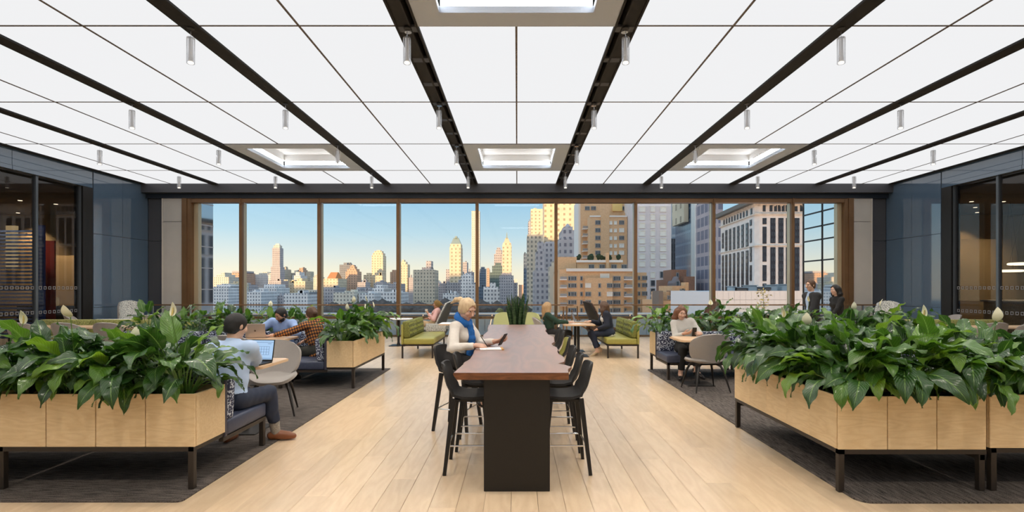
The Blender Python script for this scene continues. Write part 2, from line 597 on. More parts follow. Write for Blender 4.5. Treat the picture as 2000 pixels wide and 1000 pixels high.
# ceiling: dark plenum, luminous stretched panels, bars, black beams, coffers
ceil = MB().box((-X1 - 0.3, -4, CZ + 0.5), (X1 + 0.3, YB + 0.3, CZ + 0.7)).build('ceiling', M_BEAM)
struct(ceil, 'luminous ceiling of white stretched panels between black beams')
BX = [-12.0, -9.65, -6.9, -4.15, -1.4, 1.38, 4.12, 6.87, 9.62, 12.0]
LINES = [-4.0, -1.54, 1.23, 4.0, 6.77, 9.54, 12.31, 15.08, YB - 0.3]
M_PANEL = emission('luminous_panel', (0.985, 0.99, 1.0), PANEL_LIGHT)
coffers = [(4, 6), (4, 3), (2, 6), (6, 6)]           # (bay, row)
for bi in range(9):
    xa, xb = BX[bi], BX[bi + 1]
    mids = [xa, (xa + xb) / 2, xb] if bi not in (0, 8) else ([xa, -11.05, xb] if bi == 0 else [xa, 11.0, xb])
    ins = [0.15 if bi == 5 else 0.012, 0.012, 0.15 if bi == 3 else 0.012]
    if bi == 4:
        ins = [0.15, 0.012, 0.15]
    for ri in range(8):
        if (bi, ri) in coffers:
            continue
        for k in range(2):
            MB().box((mids[k] + ins[k], LINES[ri] + 0.012, CZ), (mids[k + 1] - ins[k + 1], LINES[ri + 1] - 0.012, CZ + 0.02)).build('luminous_panel', M_PANEL, ceil)
    # slim bar between the two panels of the bay, broken at coffers
    for ri in range(8):
        if (bi, ri) in coffers:
            continue
        MB().box((mids[1] - 0.014, LINES[ri], CZ - 0.008), (mids[1] + 0.014, LINES[ri + 1], CZ + 0.03)).build('ceiling_bar', M_GRID, ceil)
    for li in range(1, 8):
        MB().box((xa + 0.1, LINES[li] - 0.013, CZ - 0.007), (xb - 0.1, LINES[li] + 0.013, CZ + 0.03)).build('cross_bar', M_GRID, ceil)
for k, x in enumerate(BX):
    if k in (0, 9):
        s = 1 if k == 0 else -1
        MB().box((x, -4, CZ - 0.02), (x + s * 0.16, YB - 0.3, CZ + 0.4)).build('beam', M_BEAM, ceil)
    elif k in (4, 5):
        # open track: two flanges with fixtures and cross plates in the slot
        tr = MB().box((x - 0.145, -4, CZ + 0.16), (x + 0.145, YB - 0.3, CZ + 0.3)).build('beam', M_BEAM, ceil)
        MB().box((x - 0.145, -4, CZ - 0.03), (x - 0.118, YB - 0.3, CZ + 0.2)).build('flange', M_BEAM, tr)
        MB().box((x + 0.118, -4, CZ - 0.03), (x + 0.145, YB - 0.3, CZ + 0.2)).build('flange', M_BEAM, tr)
        s = 1 if k == 4 else -1
        MB().box((x + s * 0.02, -4, CZ - 0.022), (x + s * 0.05, YB - 0.3, CZ + 0.1)).build('flange', M_BEAM, tr)
        MB().box((x - s * 0.118, -4, CZ - 0.01), (x + s * 0.02, YB - 0.3, CZ + 0.05)).build('track_plate', M_BEAM, tr)
        y = 0.4
        n = 0
        while y < YB - 0.5:
            MB().box((x - 0.118, y - 0.07, CZ - 0.02), (x + 0.118, y + 0.07, CZ + 0.02), 0.004, 1).build('cross_plate', M_GREYPANEL, tr)
            if n % 3 == 1:
                MB().lathe([(0.045, 0), (0.045, 0.04), (0.03, 0.04)], (x + s * 0.0, y, CZ - 0.055), 14).build('spot_lamp', M_CHROME, tr, smooth=0.6)
            y += 0.92
            n += 1
    else:
        MB().box((x - 0.115, -4, CZ - 0.03), (x + 0.115, YB - 0.3, CZ + 0.3)).build('beam', M_BEAM, ceil)
M_COVE = emission('cove_light', (0.95, 0.98, 1.0), 8.0)
for (bi, ri) in coffers:
    xa, xb, ya, yb = BX[bi] + 0.12, BX[bi + 1] - 0.12, LINES[ri] + 0.014, LINES[ri + 1] - 0.014
    w = 0.34
    m_ = MB()
    m_.box((xa, ya, CZ - 0.02), (xb, ya + w, CZ + 0.06)).box((xa, yb - w, CZ - 0.02), (xb, yb, CZ + 0.06))
    m_.box((xa, ya + w, CZ - 0.02), (xa + w, yb - w, CZ + 0.06)).box((xb - w, ya + w, CZ - 0.02), (xb, yb - w, CZ + 0.06))
    cf = m_.build('coffer', M_COFFER, ceil)
    m_ = MB()
    z0, z1 = CZ + 0.06, CZ + 0.34
    e = 0.06
    m_.box((xa + w - e, ya + w - e, z0 + 0.12), (xa + w, yb - w + e, z1)).box((xb - w, ya + w - e, z0 + 0.12), (xb - w + e, yb - w + e, z1))
    m_.box((xa + w, ya + w - e, z0 + 0.12), (xb - w, ya + w, z1)).box((xa + w, yb - w, z0 + 0.12), (xb - w, yb - w + e, z1))
    m_.box((xa + w - e, ya + w - e, z1), (xb - w + e, yb - w + e, z1 + 0.03))
    m_.build('coffer_recess', M_WHITE, cf)
    m_ = MB()
    m_.box((xa + w + 0.01, ya + w - 0.05, z0 + 0.02), (xb - w - 0.01, ya + w - 0.02, z0 + 0.09))
    m_.box((xa + w + 0.01, yb - w + 0.02, z0 + 0.02), (xb - w - 0.01, yb - w + 0.05, z0 + 0.09))
    m_.box((xa + w - 0.05, ya + w + 0.01, z0 + 0.02), (xa + w - 0.02, yb - w - 0.01, z0 + 0.09))
    m_.box((xb - w + 0.02, ya + w + 0.01, z0 + 0.02), (xb - w + 0.05, yb - w - 0.01, z0 + 0.09))
    stuff(m_.build('cove_light', M_COVE, cf))

# bulkhead in front of the windows
ZH = 4.48
bk = MB().box((-X1, YB - 0.32, CZ - 0.28), (X1, YB + 0.3, CZ + 0.5)).build('trim_1', M_GREYPANEL)
struct(bk, 'dark grey bulkhead above the window wall')
bk2 = MB().box((-X1, YB - 0.10, ZH), (X1, YB + 0.3, CZ - 0.28)).build('trim_2', mat('blue_black_fascia', (0.01, 0.016, 0.028), 0.4))
struct(bk2, 'blue-black fascia strip between bulkhead and windows')

# window wall: bronze mullions, transom, panes
MUL = [-10.62, -8.95, -6.42, -3.86, -1.30, 1.26, 3.84, 6.37, 8.93, 10.66]
M_PANE = pane_mat('window_glass', (0.97, 0.985, 0.985), 0.22)
for i in range(9):
    xa, xb = MUL[i], MUL[i + 1]
    w = struct(thing('window_%d' % (i + 1), 'tall bronze framed window bay', 'window', (0, 0, 0)))
    del w['category']
    w['label'] = '%s tall bronze framed window bay counted from the left' % ORD[i]
    MB().box((xa + 0.05, YB - 0.06, ZH - 0.13), (xb - 0.05, YB + 0.22, ZH)).build('head_frame', M_BRONZE, w)
    MB().box((xa + 0.05, YB + 0.02, 0.57), (xb - 0.05, YB + 0.16, 0.66)).build('transom', M_BRONZE, w)
    MB().box((xa + 0.05, YB + 0.0, -0.02), (xb - 0.05, YB + 0.18, 0.05)).build('sill', M_BRONZE, w)
    MB().box((xa + 0.05, YB + 0.09, 0.05), (xb - 0.05, YB + 0.11, ZH - 0.13)).build('pane', M_PANE, w)
    for x, first in ((xa, True), (xb, False)):
        if not first and i < 8:
            continue
        if abs(x) > 10:
            s = -1 if x < 0 else 1
            MB().box((x - 0.06, YB - 0.07, -0.02), (x + 0.06, YB + 0.1, ZH)).build('jamb', M_BRONZE, w)
            MB().box((x + s * 0.06, YB - 0.1, -0.02), (x + s * 0.22, YB - 0.04, ZH)).build('jamb', M_BRONZE, w)
            MB().box((x - s * 0.05, YB + 0.1, -0.02), (x - s * 0.2, YB + 0.28, ZH - 0.13)).build('side_liner', M_BRONZE_L, w)
        else:
            MB().box((x - 0.05, YB - 0.07, -0.02), (x + 0.05, YB + 0.04, ZH)).build('mullion', M_BRONZE, w)
            MB().box((x - 0.035, YB + 0.04, -0.02), (x + 0.035, YB + 0.26, ZH - 0.13)).build('mullion_fin', M_BRONZE_L, w)
            MB().box((x - 0.014, YB - 0.1, ZH - 0.2), (x + 0.014, YB - 0.07, ZH + 0.03)).build('bracket', M_BRONZE, w)

# back wall: beige reveals and dark corners beside the windows
bw = MB().box((-X1 - 0.3, YB + 0.3, -0.2), (-10.9, YB + 0.5, CZ)).box((10.9, YB + 0.3, -0.2), (X1 + 0.3, YB + 0.5, CZ)).build('wall_back', M_GREYPANEL)
struct(bw, 'end wall on both sides of the windows')
for s in (-1, 1):
    MB().box((s * 10.86, YB - 0.06, 0), (s * 11.46, YB + 0.28, 3.72)).build('beige_panel', M_BEIGE, bw)
    MB().box((s * 10.86, YB - 0.06, 3.735), (s * 11.46, YB + 0.28, ZH)).build('beige_panel', M_BEIGE, bw)
    MB().box((s * 11.465, YB - 0.075, 0), (s * 11.5, YB + 0.28, ZH)).build('beige_edge', mat('beige_edge', (0.62, 0.58, 0.52), 0.5), bw)
    for z0, z1 in ((0, 1.02), (1.03, 3.1), (3.11, CZ - 0.3)):
        MB().box((s * 11.505, YB + 0.02, z0), (s * 11.99, YB + 0.28, z1)).build('dark_panel', M_GREYPANEL, bw)

# side walls: lacquer panels, storefront glazing, dim rooms behind
M_STORE = pane_mat('storefront_glass', (0.70, 0.70, 0.70), 0.13, f0=1.45)
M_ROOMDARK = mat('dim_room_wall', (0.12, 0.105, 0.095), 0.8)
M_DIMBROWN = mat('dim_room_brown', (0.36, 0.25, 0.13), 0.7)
M_FRIT = mat('frit_square', (0.22, 0.22, 0.23), 0.5)
def side(s, name):
    L = 'left' if s < 0 else 'right'
    w = struct(MB().box((s * (X1 + 0.02), 15.05, -0.2), (s * (X1 + 0.3), YB + 0.3, CZ + 0.5)).build('wall_' + L, M_GREYPANEL), L + ' side wall with glossy blue-grey panels above and beside the storefront')
    g = 0.006
    ys = [15.08, 16.2, YB + 0.02]
    zs = [0.0, 1.02, 3.12, CZ]
    for a in range(2):
        for b in range(3):
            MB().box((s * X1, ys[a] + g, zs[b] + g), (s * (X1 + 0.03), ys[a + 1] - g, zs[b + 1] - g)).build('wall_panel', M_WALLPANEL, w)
    y = 15.05
    while y > 3:
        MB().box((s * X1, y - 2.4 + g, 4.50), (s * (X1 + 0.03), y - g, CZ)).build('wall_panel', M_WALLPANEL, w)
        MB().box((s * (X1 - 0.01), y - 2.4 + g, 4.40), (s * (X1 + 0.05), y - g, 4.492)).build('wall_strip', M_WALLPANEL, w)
        y -= 2.4
    MB().box((s * X1, 14.72, 0), (s * (X1 + 0.25), 15.06, 4.4)).build('end_jamb', M_BLACK, w)
    MB().box((s * (X1 + 0.05), -4, 4.40), (s * (X1 + 0.3), 15.05, CZ + 0.5)).build('lintel', M_GREYPANEL, w)
    MB().box((s * (X1 + 0.05), -4, -0.2), (s * (X1 + 0.3), 9.0, 4.5)).build('wall_face', M_GREYPANEL, w)
    # storefront
    d = struct(thing('door_%d' % (1 if s < 0 else 2), 'dark glazed storefront in the %s wall' % L, 'x'))
    del d['category']
    for ya, yb in ((9.0, 11.1), (11.13, 13.35), (13.38, 14.7)):
        MB().box((s * (X1 + 0.09), ya, 0.02), (s * (X1 + 0.105), yb, 4.4)).build('pane', M_STORE, d)
        MB().box((s * (X1 + 0.05), yb - 0.02, 0), (s * (X1 + 0.14), yb + 0.05, 4.4)).build('stile', mat('grey_stile', (0.13, 0.15, 0.17), 0.3, 0.5), d)
        fr = MB()
        for z in (0.92, 1.54):
            yy = ya + 0.08
            while yy < yb - 0.1:
                for (p, q) in (((0, 0), (0.08, 0.015)), ((0, 0.065), (0.08, 0.08)), ((0, 0.015), (0.015, 0.065)), ((0.065, 0.015), (0.08, 0.065))):
                    fr.box((s * (X1 + 0.083), yy + p[0], z + p[1]), (s * (X1 + 0.089), yy + q[0], z + q[1]))
                yy += 0.135
        stuff(fr.build('frit_squares', M_FRIT, d))
    # dim room
    xo = X1 + 7.5
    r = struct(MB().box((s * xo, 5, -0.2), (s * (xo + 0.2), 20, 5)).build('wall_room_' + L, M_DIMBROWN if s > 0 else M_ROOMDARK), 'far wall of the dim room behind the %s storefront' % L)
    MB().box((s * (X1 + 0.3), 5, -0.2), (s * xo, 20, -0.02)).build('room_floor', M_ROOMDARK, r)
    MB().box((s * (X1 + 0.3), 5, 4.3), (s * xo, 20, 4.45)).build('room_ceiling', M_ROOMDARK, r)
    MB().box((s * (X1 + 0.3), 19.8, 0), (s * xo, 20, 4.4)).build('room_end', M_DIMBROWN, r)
    MB().box((s * (X1 + 0.3), 17.7, 0), (s * (X1 + 4.6), 17.75, 2.66 if s < 0 else 3.2)).build('room_partition', M_DIMBROWN, r)
    return r
rl = side(-1, 'left')
rr = side(1, 'right')
# room behind the camera
struct(MB().box((-X1 - 0.3, -4.2, -0.2), (X1 + 0.3, -4, CZ + 0.7)).build('wall_front', mat('plain_wall', (0.75, 0.74, 0.72), 0.7)), 'plain wall behind the viewer')

# left dim room: blue louvred screen, red strip, lit column; right: counter
for i in range(30):
    MB().box((-14.1, 14.5, 0.2 + i * 0.1), (-12.95, 14.55, 0.25 + i * 0.1)).build('louvre', mat('blue_louvre', (0.07, 0.12, 0.28), 0.5), rl)
MB().box((-13.25, 14.6, 0), (-12.98, 14.66, 3.3)).build('blue_screen', mat('blue_screen', (0.02, 0.06, 0.28), 0.5), rl)
MB().box((-13.45, 14.9, 0), (-12.95, 14.95, 2.9)).build('red_screen', mat('red_screen', (0.22, 0.02, 0.02), 0.5), rl)
MB().box((-14.12, 14.7, 2.1), (-13.86, 14.8, 3.3)).build('lit_column', emission('lit_column', (1.0, 0.72, 0.36), 0.55), rl)
MB().box((-15.6, 16.6, 0.0), (-12.9, 17.1, 1.02)).build('low_cabinet', M_BLACK, rl)
MB().lathe([(0.06, 1.1), (0.09, 1.12), (0.08, 1.35), (0.06, 1.36)], (-14.55, 16.8, -0.08), 12).build('table_lamp', emission('lamp_glow', (1, 0.7, 0.35), 0.25), rl)
M_CTR = mat('beige_counter', (0.55, 0.44, 0.28), 0.7, var=0.2, scale=30)
cn = MB().box((14.0, 15.0, 0), (15.6, 16.0, 1.17), 0.02).build('counter', M_CTR, rr)
MB().box((13.95, 14.95, 1.17), (15.65, 16.05, 1.22)).build('counter_top', M_BEIGE, rr)

def downlight(x, y, z, lab, e=3.0):
    t = thing('downlight', lab, 'ceiling light', (x, y, z))
    MB().lathe([(0.075, -0.012), (0.075, 0.0)], n=16).build('trim_ring', M_CHROME, t)
    MB().lathe([(0.055, -0.02), (0.055, -0.012)], n=16).build('lens', emission('downlight_lens', (1, 0.84, 0.6), e), t)
    l = bpy.data.lights.new('downlight_lamp', 'SPOT')
    l.energy = 340 if x < 0 else 150; l.color = (1, 0.78, 0.5); l.spot_size = 1.9; l.spot_blend = 0.6; l.shadow_soft_size = 0.06
    lo = bpy.data.objects.new('lamp', l); COL.objects.link(lo); lo.parent = t; lo.location = (0, 0, -0.05)
for i, (x, y) in enumerate(((-14.07, 14.2), (-15.4, 16.5), (-18.0, 19.2), (-14.9, 17.2))):  # the last one is added, unseen, to light the brown partition
    downlight(x, y, 4.3, 'small round downlight in the dim left room, %s from the viewer' % ORD[i])
for i, (x, y) in enumerate(((14.25, 16.7), (15.4, 17.9), (16.5, 19.1), (15.25, 16.7), (14.9, 18.6))):
    downlight(x, y, 4.3, 'small round downlight in the dim right room, %s from the viewer' % ORD[i])
# ring pendants over the counter on the right
for i, (x, y, z, r) in enumerate(((15.6, 16.3, 2.32, 0.42), (15.65, 16.9, 2.12, 0.30))):
    t = thing('ring_pendant', ['larger glowing ring pendant over the beige counter', 'smaller glowing ring pendant hanging below the larger ring'][i], 'pendant light', (x, y, z))
    pts = [(r * math.cos(a * PI / 12), r * math.sin(a * PI / 12), 0) for a in range(25)]
    MB().path(pts, 0.035, 8).build('ring', emission('ring_glow', (1, 0.83, 0.55), 3.5), t, smooth=4)
    for a in (0, 8, 16):
        MB().bar((pts[a][0], pts[a][1], 0), (0, 0, 4.3 - z), 0.003, 0.003).build('wire', M_BLACK, t)

# guard rail in front of the windows
gr = thing('guard_rail', 'long bronze handrail on clear glass in front of the windows', 'railing', (0, YB - 0.35, 0))
MB().box((-11.7, -0.03, 1.02), (1.8, 0.03, 1.06), 0.01, 2).box((2.0, -0.03, 1.02), (11.7, 0.03, 1.06), 0.01, 2).build('handrail', M_BRONZE, gr)
for i in range(12):
    xa = -11.7 + i * 1.95
    if 1.6 < xa + 1.95 < 2.1:
        pass
    MB().box((xa + 0.01, -0.008, 0.02), (xa + 1.94, 0.008, 1.02)).build('glass_panel', pane_mat('rail_glass', (0.93, 0.96, 0.97), 0.5), gr)
for x in (-11.6, -10.4, 11.0, 11.6):
    MB().box((x - 0.02, -0.02, 0), (x + 0.02, 0.02, 1.02)).build('post', M_CHROME, gr)
st = thing('stair_guard', 'bronze posts and sloping rails of a sunken stair beside the windows', 'railing', (0, 16.35, 0))
for x, h in ((1.42, 1.0), (1.52, 1.02), (1.68, 0.9), (1.85, 1.02)):
    MB().box((x - 0.02, -0.02, 0), (x + 0.02, 0.02, h)).build('post', M_BRONZE, st)
for k in range(2):
    MB().bar((1.75, 0.05 * k, 0.72 - 0.16 * k), (2.5, 0.05 * k, 0.20 - 0.10 * k), 0.022).build('sloping_rail', M_BRONZE, st)

# pendants along the beams
M_ACRYL = pane_mat('clear_acrylic', (0.97, 0.97, 0.975), 0.7)
def make_pendant(x, y, lab):
    t = thing('cylinder_pendant', lab, 'pendant light', (x, y, CZ - 0.03))
    MB().lathe([(0.045, -0.012), (0.045, 0.0)], n=14).build('ceiling_cup', M_DARK, t)
    MB().bar((0, 0, -0.13), (0, 0, -0.01), 0.0035, n=6).build('rod', M_CHROME, t)
    MB().lathe([(0.046, -0.455), (0.049, -0.45), (0.049, -0.13), (0.046, -0.125)], n=20).build('acrylic_tube', M_ACRYL, t, smooth=0.6)
    MB().lathe([(0.026, -0.43), (0.026, -0.13)], n=16).build('inner_tube', mat('satin_silver', (0.80, 0.80, 0.80), 0.3, 0.25), t, smooth=0.6)
    MB().lathe([(0.034, -0.452), (0.034, -0.436)], n=16).build('lens', emission('pendant_lens', (1, 0.87, 0.66), 2.2), t)
    l = bpy.data.lights.new('pendant_lamp', 'SPOT')
    l.energy = LAMP_W; l.color = (1.0, 0.90, 0.76); l.spot_size = 2.7; l.spot_blend = 1.0; l.shadow_soft_size = 0.10
    lo = bpy.data.objects.new('lamp', l); COL.objects.link(lo); lo.parent = t; lo.location = (0, 0, -0.47)
    return t
LAMP_W = 118.0
ROWS = ['nearest', 'second', 'third', 'farthest']
for bi in range(1, 9):
    for ri, y in enumerate((6.77, 9.54, 12.31, 15.2)):
        if abs(BX[bi]) * 1040 / y > 1015:
            continue
        make_pendant(BX[bi], y, 'clear cylinder pendant in the %s row, under the %s black beam from the left' % (ROWS[ri], ORD[bi - 1]))
for bi in range(2, 8):  # unseen pendants added overhead to even out the room light
    for ri, y in enumerate((4.0, 1.23)):
        make_pendant(BX[bi], y, 'unseen pendant added to even the light, %s row overhead, %s beam' % (ORD[ri], ORD[bi - 1]))
# ------------------------------------------------------------------ the city outside
GZ = -46.0
struct(MB().box((-1700, 24, GZ - 1), (2200, 2600, GZ)).build('ground', mat('city_ground', (0.26, 0.25, 0.25), 0.9)), 'city ground far below the windows')

def facade(name, wall, win, fh=3.4, bw=3.2, fw=0.45, fz=0.5, rough=0.6):
    """Distant masonry with a regular grid of darker windows in metres of the building."""
    m = bpy.data.materials.new(name)
    N, L, b = nodes_of(m)
    b.inputs['Roughness'].default_value = rough
    tc = N.new('ShaderNodeTexCoord')
    sp = N.new('ShaderNodeSeparateXYZ')
    L.new(tc.outputs['Object'], sp.inputs[0])
    def cell(src, period, frac):
        d = N.new('ShaderNodeMath'); d.operation = 'DIVIDE'; d.inputs[1].default_value = period
        L.new(src, d.inputs[0])
        f = N.new('ShaderNodeMath'); f.operation = 'FRACT'
        L.new(d.outputs[0], f.inputs[0])
        l = N.new('ShaderNodeMath'); l.operation = 'LESS_THAN'; l.inputs[1].default_value = frac
        L.new(f.outputs[0], l.inputs[0])
        return l.outputs[0]
    a = N.new('ShaderNodeMath'); a.operation = 'ADD'
    L.new(sp.outputs['X'], a.inputs[0]); L.new(sp.outputs['Y'], a.inputs[1])
    c1 = cell(a.outputs[0], bw, fw)
    c2 = cell(sp.outputs['Z'], fh, fz)
    g = N.new('ShaderNodeNewGeometry')
    s2 = N.new('ShaderNodeSeparateXYZ'); L.new(g.outputs['Normal'], s2.inputs[0])
    ab = N.new('ShaderNodeMath'); ab.operation = 'ABSOLUTE'; L.new(s2.outputs['Z'], ab.inputs[0])
    lt = N.new('ShaderNodeMath'); lt.operation = 'LESS_THAN'; lt.inputs[1].default_value = 0.3; L.new(ab.outputs[0], lt.inputs[0])
    p = N.new('ShaderNodeMath'); p.operation = 'MULTIPLY'; L.new(c1, p.inputs[0]); L.new(c2, p.inputs[1])
    q = N.new('ShaderNodeMath'); q.operation = 'MULTIPLY'; L.new(p.outputs[0], q.inputs[0]); L.new(lt.outputs[0], q.inputs[1])
    no = N.new('ShaderNodeTexNoise'); no.inputs['Scale'].default_value = 0.15; no.inputs['Detail'].default_value = 6
    L.new(tc.outputs['Object'], no.inputs['Vector'])
    hs = N.new('ShaderNodeHueSaturation'); hs.inputs['Color'].default_value = (*wall, 1)
    mr = N.new('ShaderNodeMapRange'); mr.inputs['To Min'].default_value = 0.75; mr.inputs['To Max'].default_value = 1.25
    L.new(no.outputs['Fac'], mr.inputs['Value']); L.new(mr.outputs[0], hs.inputs['Value'])
    mx = N.new('ShaderNodeMix'); mx.data_type = 'RGBA'
    L.new(q.outputs[0], mx.inputs['Factor'])
    L.new(hs.outputs[0], mx.inputs['A'])
    mx.inputs['B'].default_value = (*win, 1)
    L.new(mx.outputs['Result'], b.inputs['Base Color'])
    return m
WD = (0.10, 0.11, 0.14)
FAC = {
    'cream': facade('cream_facade', (0.78, 0.68, 0.56), (0.28, 0.24, 0.22), 3.3, 3.0, 0.4, 0.5),
    'gold': facade('golden_facade', (0.76, 0.62, 0.44), (0.40, 0.31, 0.21), 4.2, 4.6, 0.35, 0.45),
    'white': facade('white_facade', (0.86, 0.79, 0.76), (0.24, 0.23, 0.26), 3.2, 2.7, 0.45, 0.5),
    'grey': facade('grey_facade', (0.52, 0.46, 0.46), (0.20, 0.18, 0.21), 3.2, 2.6, 0.45, 0.5),
    'dark': facade('dark_facade', (0.26, 0.26, 0.28), (0.13, 0.14, 0.16), 3.6, 3.0, 0.5, 0.5),
    'brick': facade('red_brick_facade', (0.62, 0.38, 0.26), (0.28, 0.18, 0.14), 3.6, 4.0, 0.4, 0.5),
    'tan': facade('tan_facade', (0.66, 0.54, 0.41), (0.24, 0.21, 0.18), 3.4, 3.0, 0.4, 0.5),
    'blue': facade('blue_glass_facade', (0.20, 0.25, 0.32), (0.08, 0.11, 0.16), 3.6, 2.0, 0.7, 0.75, 0.25),
    'green': facade('green_glass_facade', (0.17, 0.24, 0.23), (0.07, 0.11, 0.12), 3.6, 2.0, 0.7, 0.75, 0.25),
}

LOTS = []
def city(name, label, x0, x1, yt, d, fac, deep=25.0, tops=(), cat='building'):
    """A block standing d metres away between two sight lines, its roof at yt; tops are further setbacks (x0, x1, y)."""
    for k in range(80):                  # nearest free lot along the same street
        dd = d + (k // 2 + k % 2) * 3.0 * (1 if k % 2 else -1)
        a, b = at(x0, 0, dd).x, at(x1, 0, dd).x
        if all(b <= q[0] or a >= q[1] or dd + deep <= q[2] or dd >= q[3] for q in LOTS):
            d = dd
            break
    LOTS.append((at(x0, 0, d).x, at(x1, 0, d).x, d - 0.5, d + deep + 0.5))
    A, B = at(x0, yt, d), at(x1, yt, d)
    w = B.x - A.x
    cx = (A.x + B.x) / 2
    t = thing(name, label, cat, (cx, d, GZ))
    m = FAC[fac] if isinstance(fac, str) else fac
    MB().box((-w / 2, 0, 0), (w / 2, deep, A.z - GZ)).build('tower_block', m, t)
    z = A.z
    for k, tp in enumerate(tops):
        a, b = at(tp[0], tp[2], d), at(tp[1], tp[2], d)
        f = deep * 0.12 * (k + 1)
        mm = m if len(tp) < 4 else (FAC[tp[3]] if isinstance(tp[3], str) else tp[3])
        if len(tp) > 4:      # sloping roof from the width given to a narrower ridge
            n0 = at(tp[4], tp[2], d).x - cx
            n1 = at(tp[5], tp[2], d).x - cx
            MB().frustum((a.x - cx, f), (b.x - cx, deep - f), z - GZ, (n0, deep * 0.45), (n1, deep * 0.55), a.z - GZ).build('roof', mm, t)
        else:
            MB().box((a.x - cx, f, z - GZ - 0.5), (b.x - cx, deep - f, a.z - GZ)).build('setback', mm, t)
        z = max(z, a.z)
    if len(tops) < 2 and d < 1200:       # lift housings and water tanks on the plain roofs
        q = random.Random(int(x0 * 7 + d))
        for k in range(q.choice((1, 2, 2, 3))):
            bx = q.uniform(-0.36, 0.30) * w
            bw_, bh = w * q.uniform(0.10, 0.22), q.uniform(1.6, 4.2) * d / 700
            MB().box((bx, deep * 0.3, A.z - GZ - 0.3), (bx + bw_, deep * 0.6, A.z - GZ + bh)).build('roof_housing', m, t)
    return t

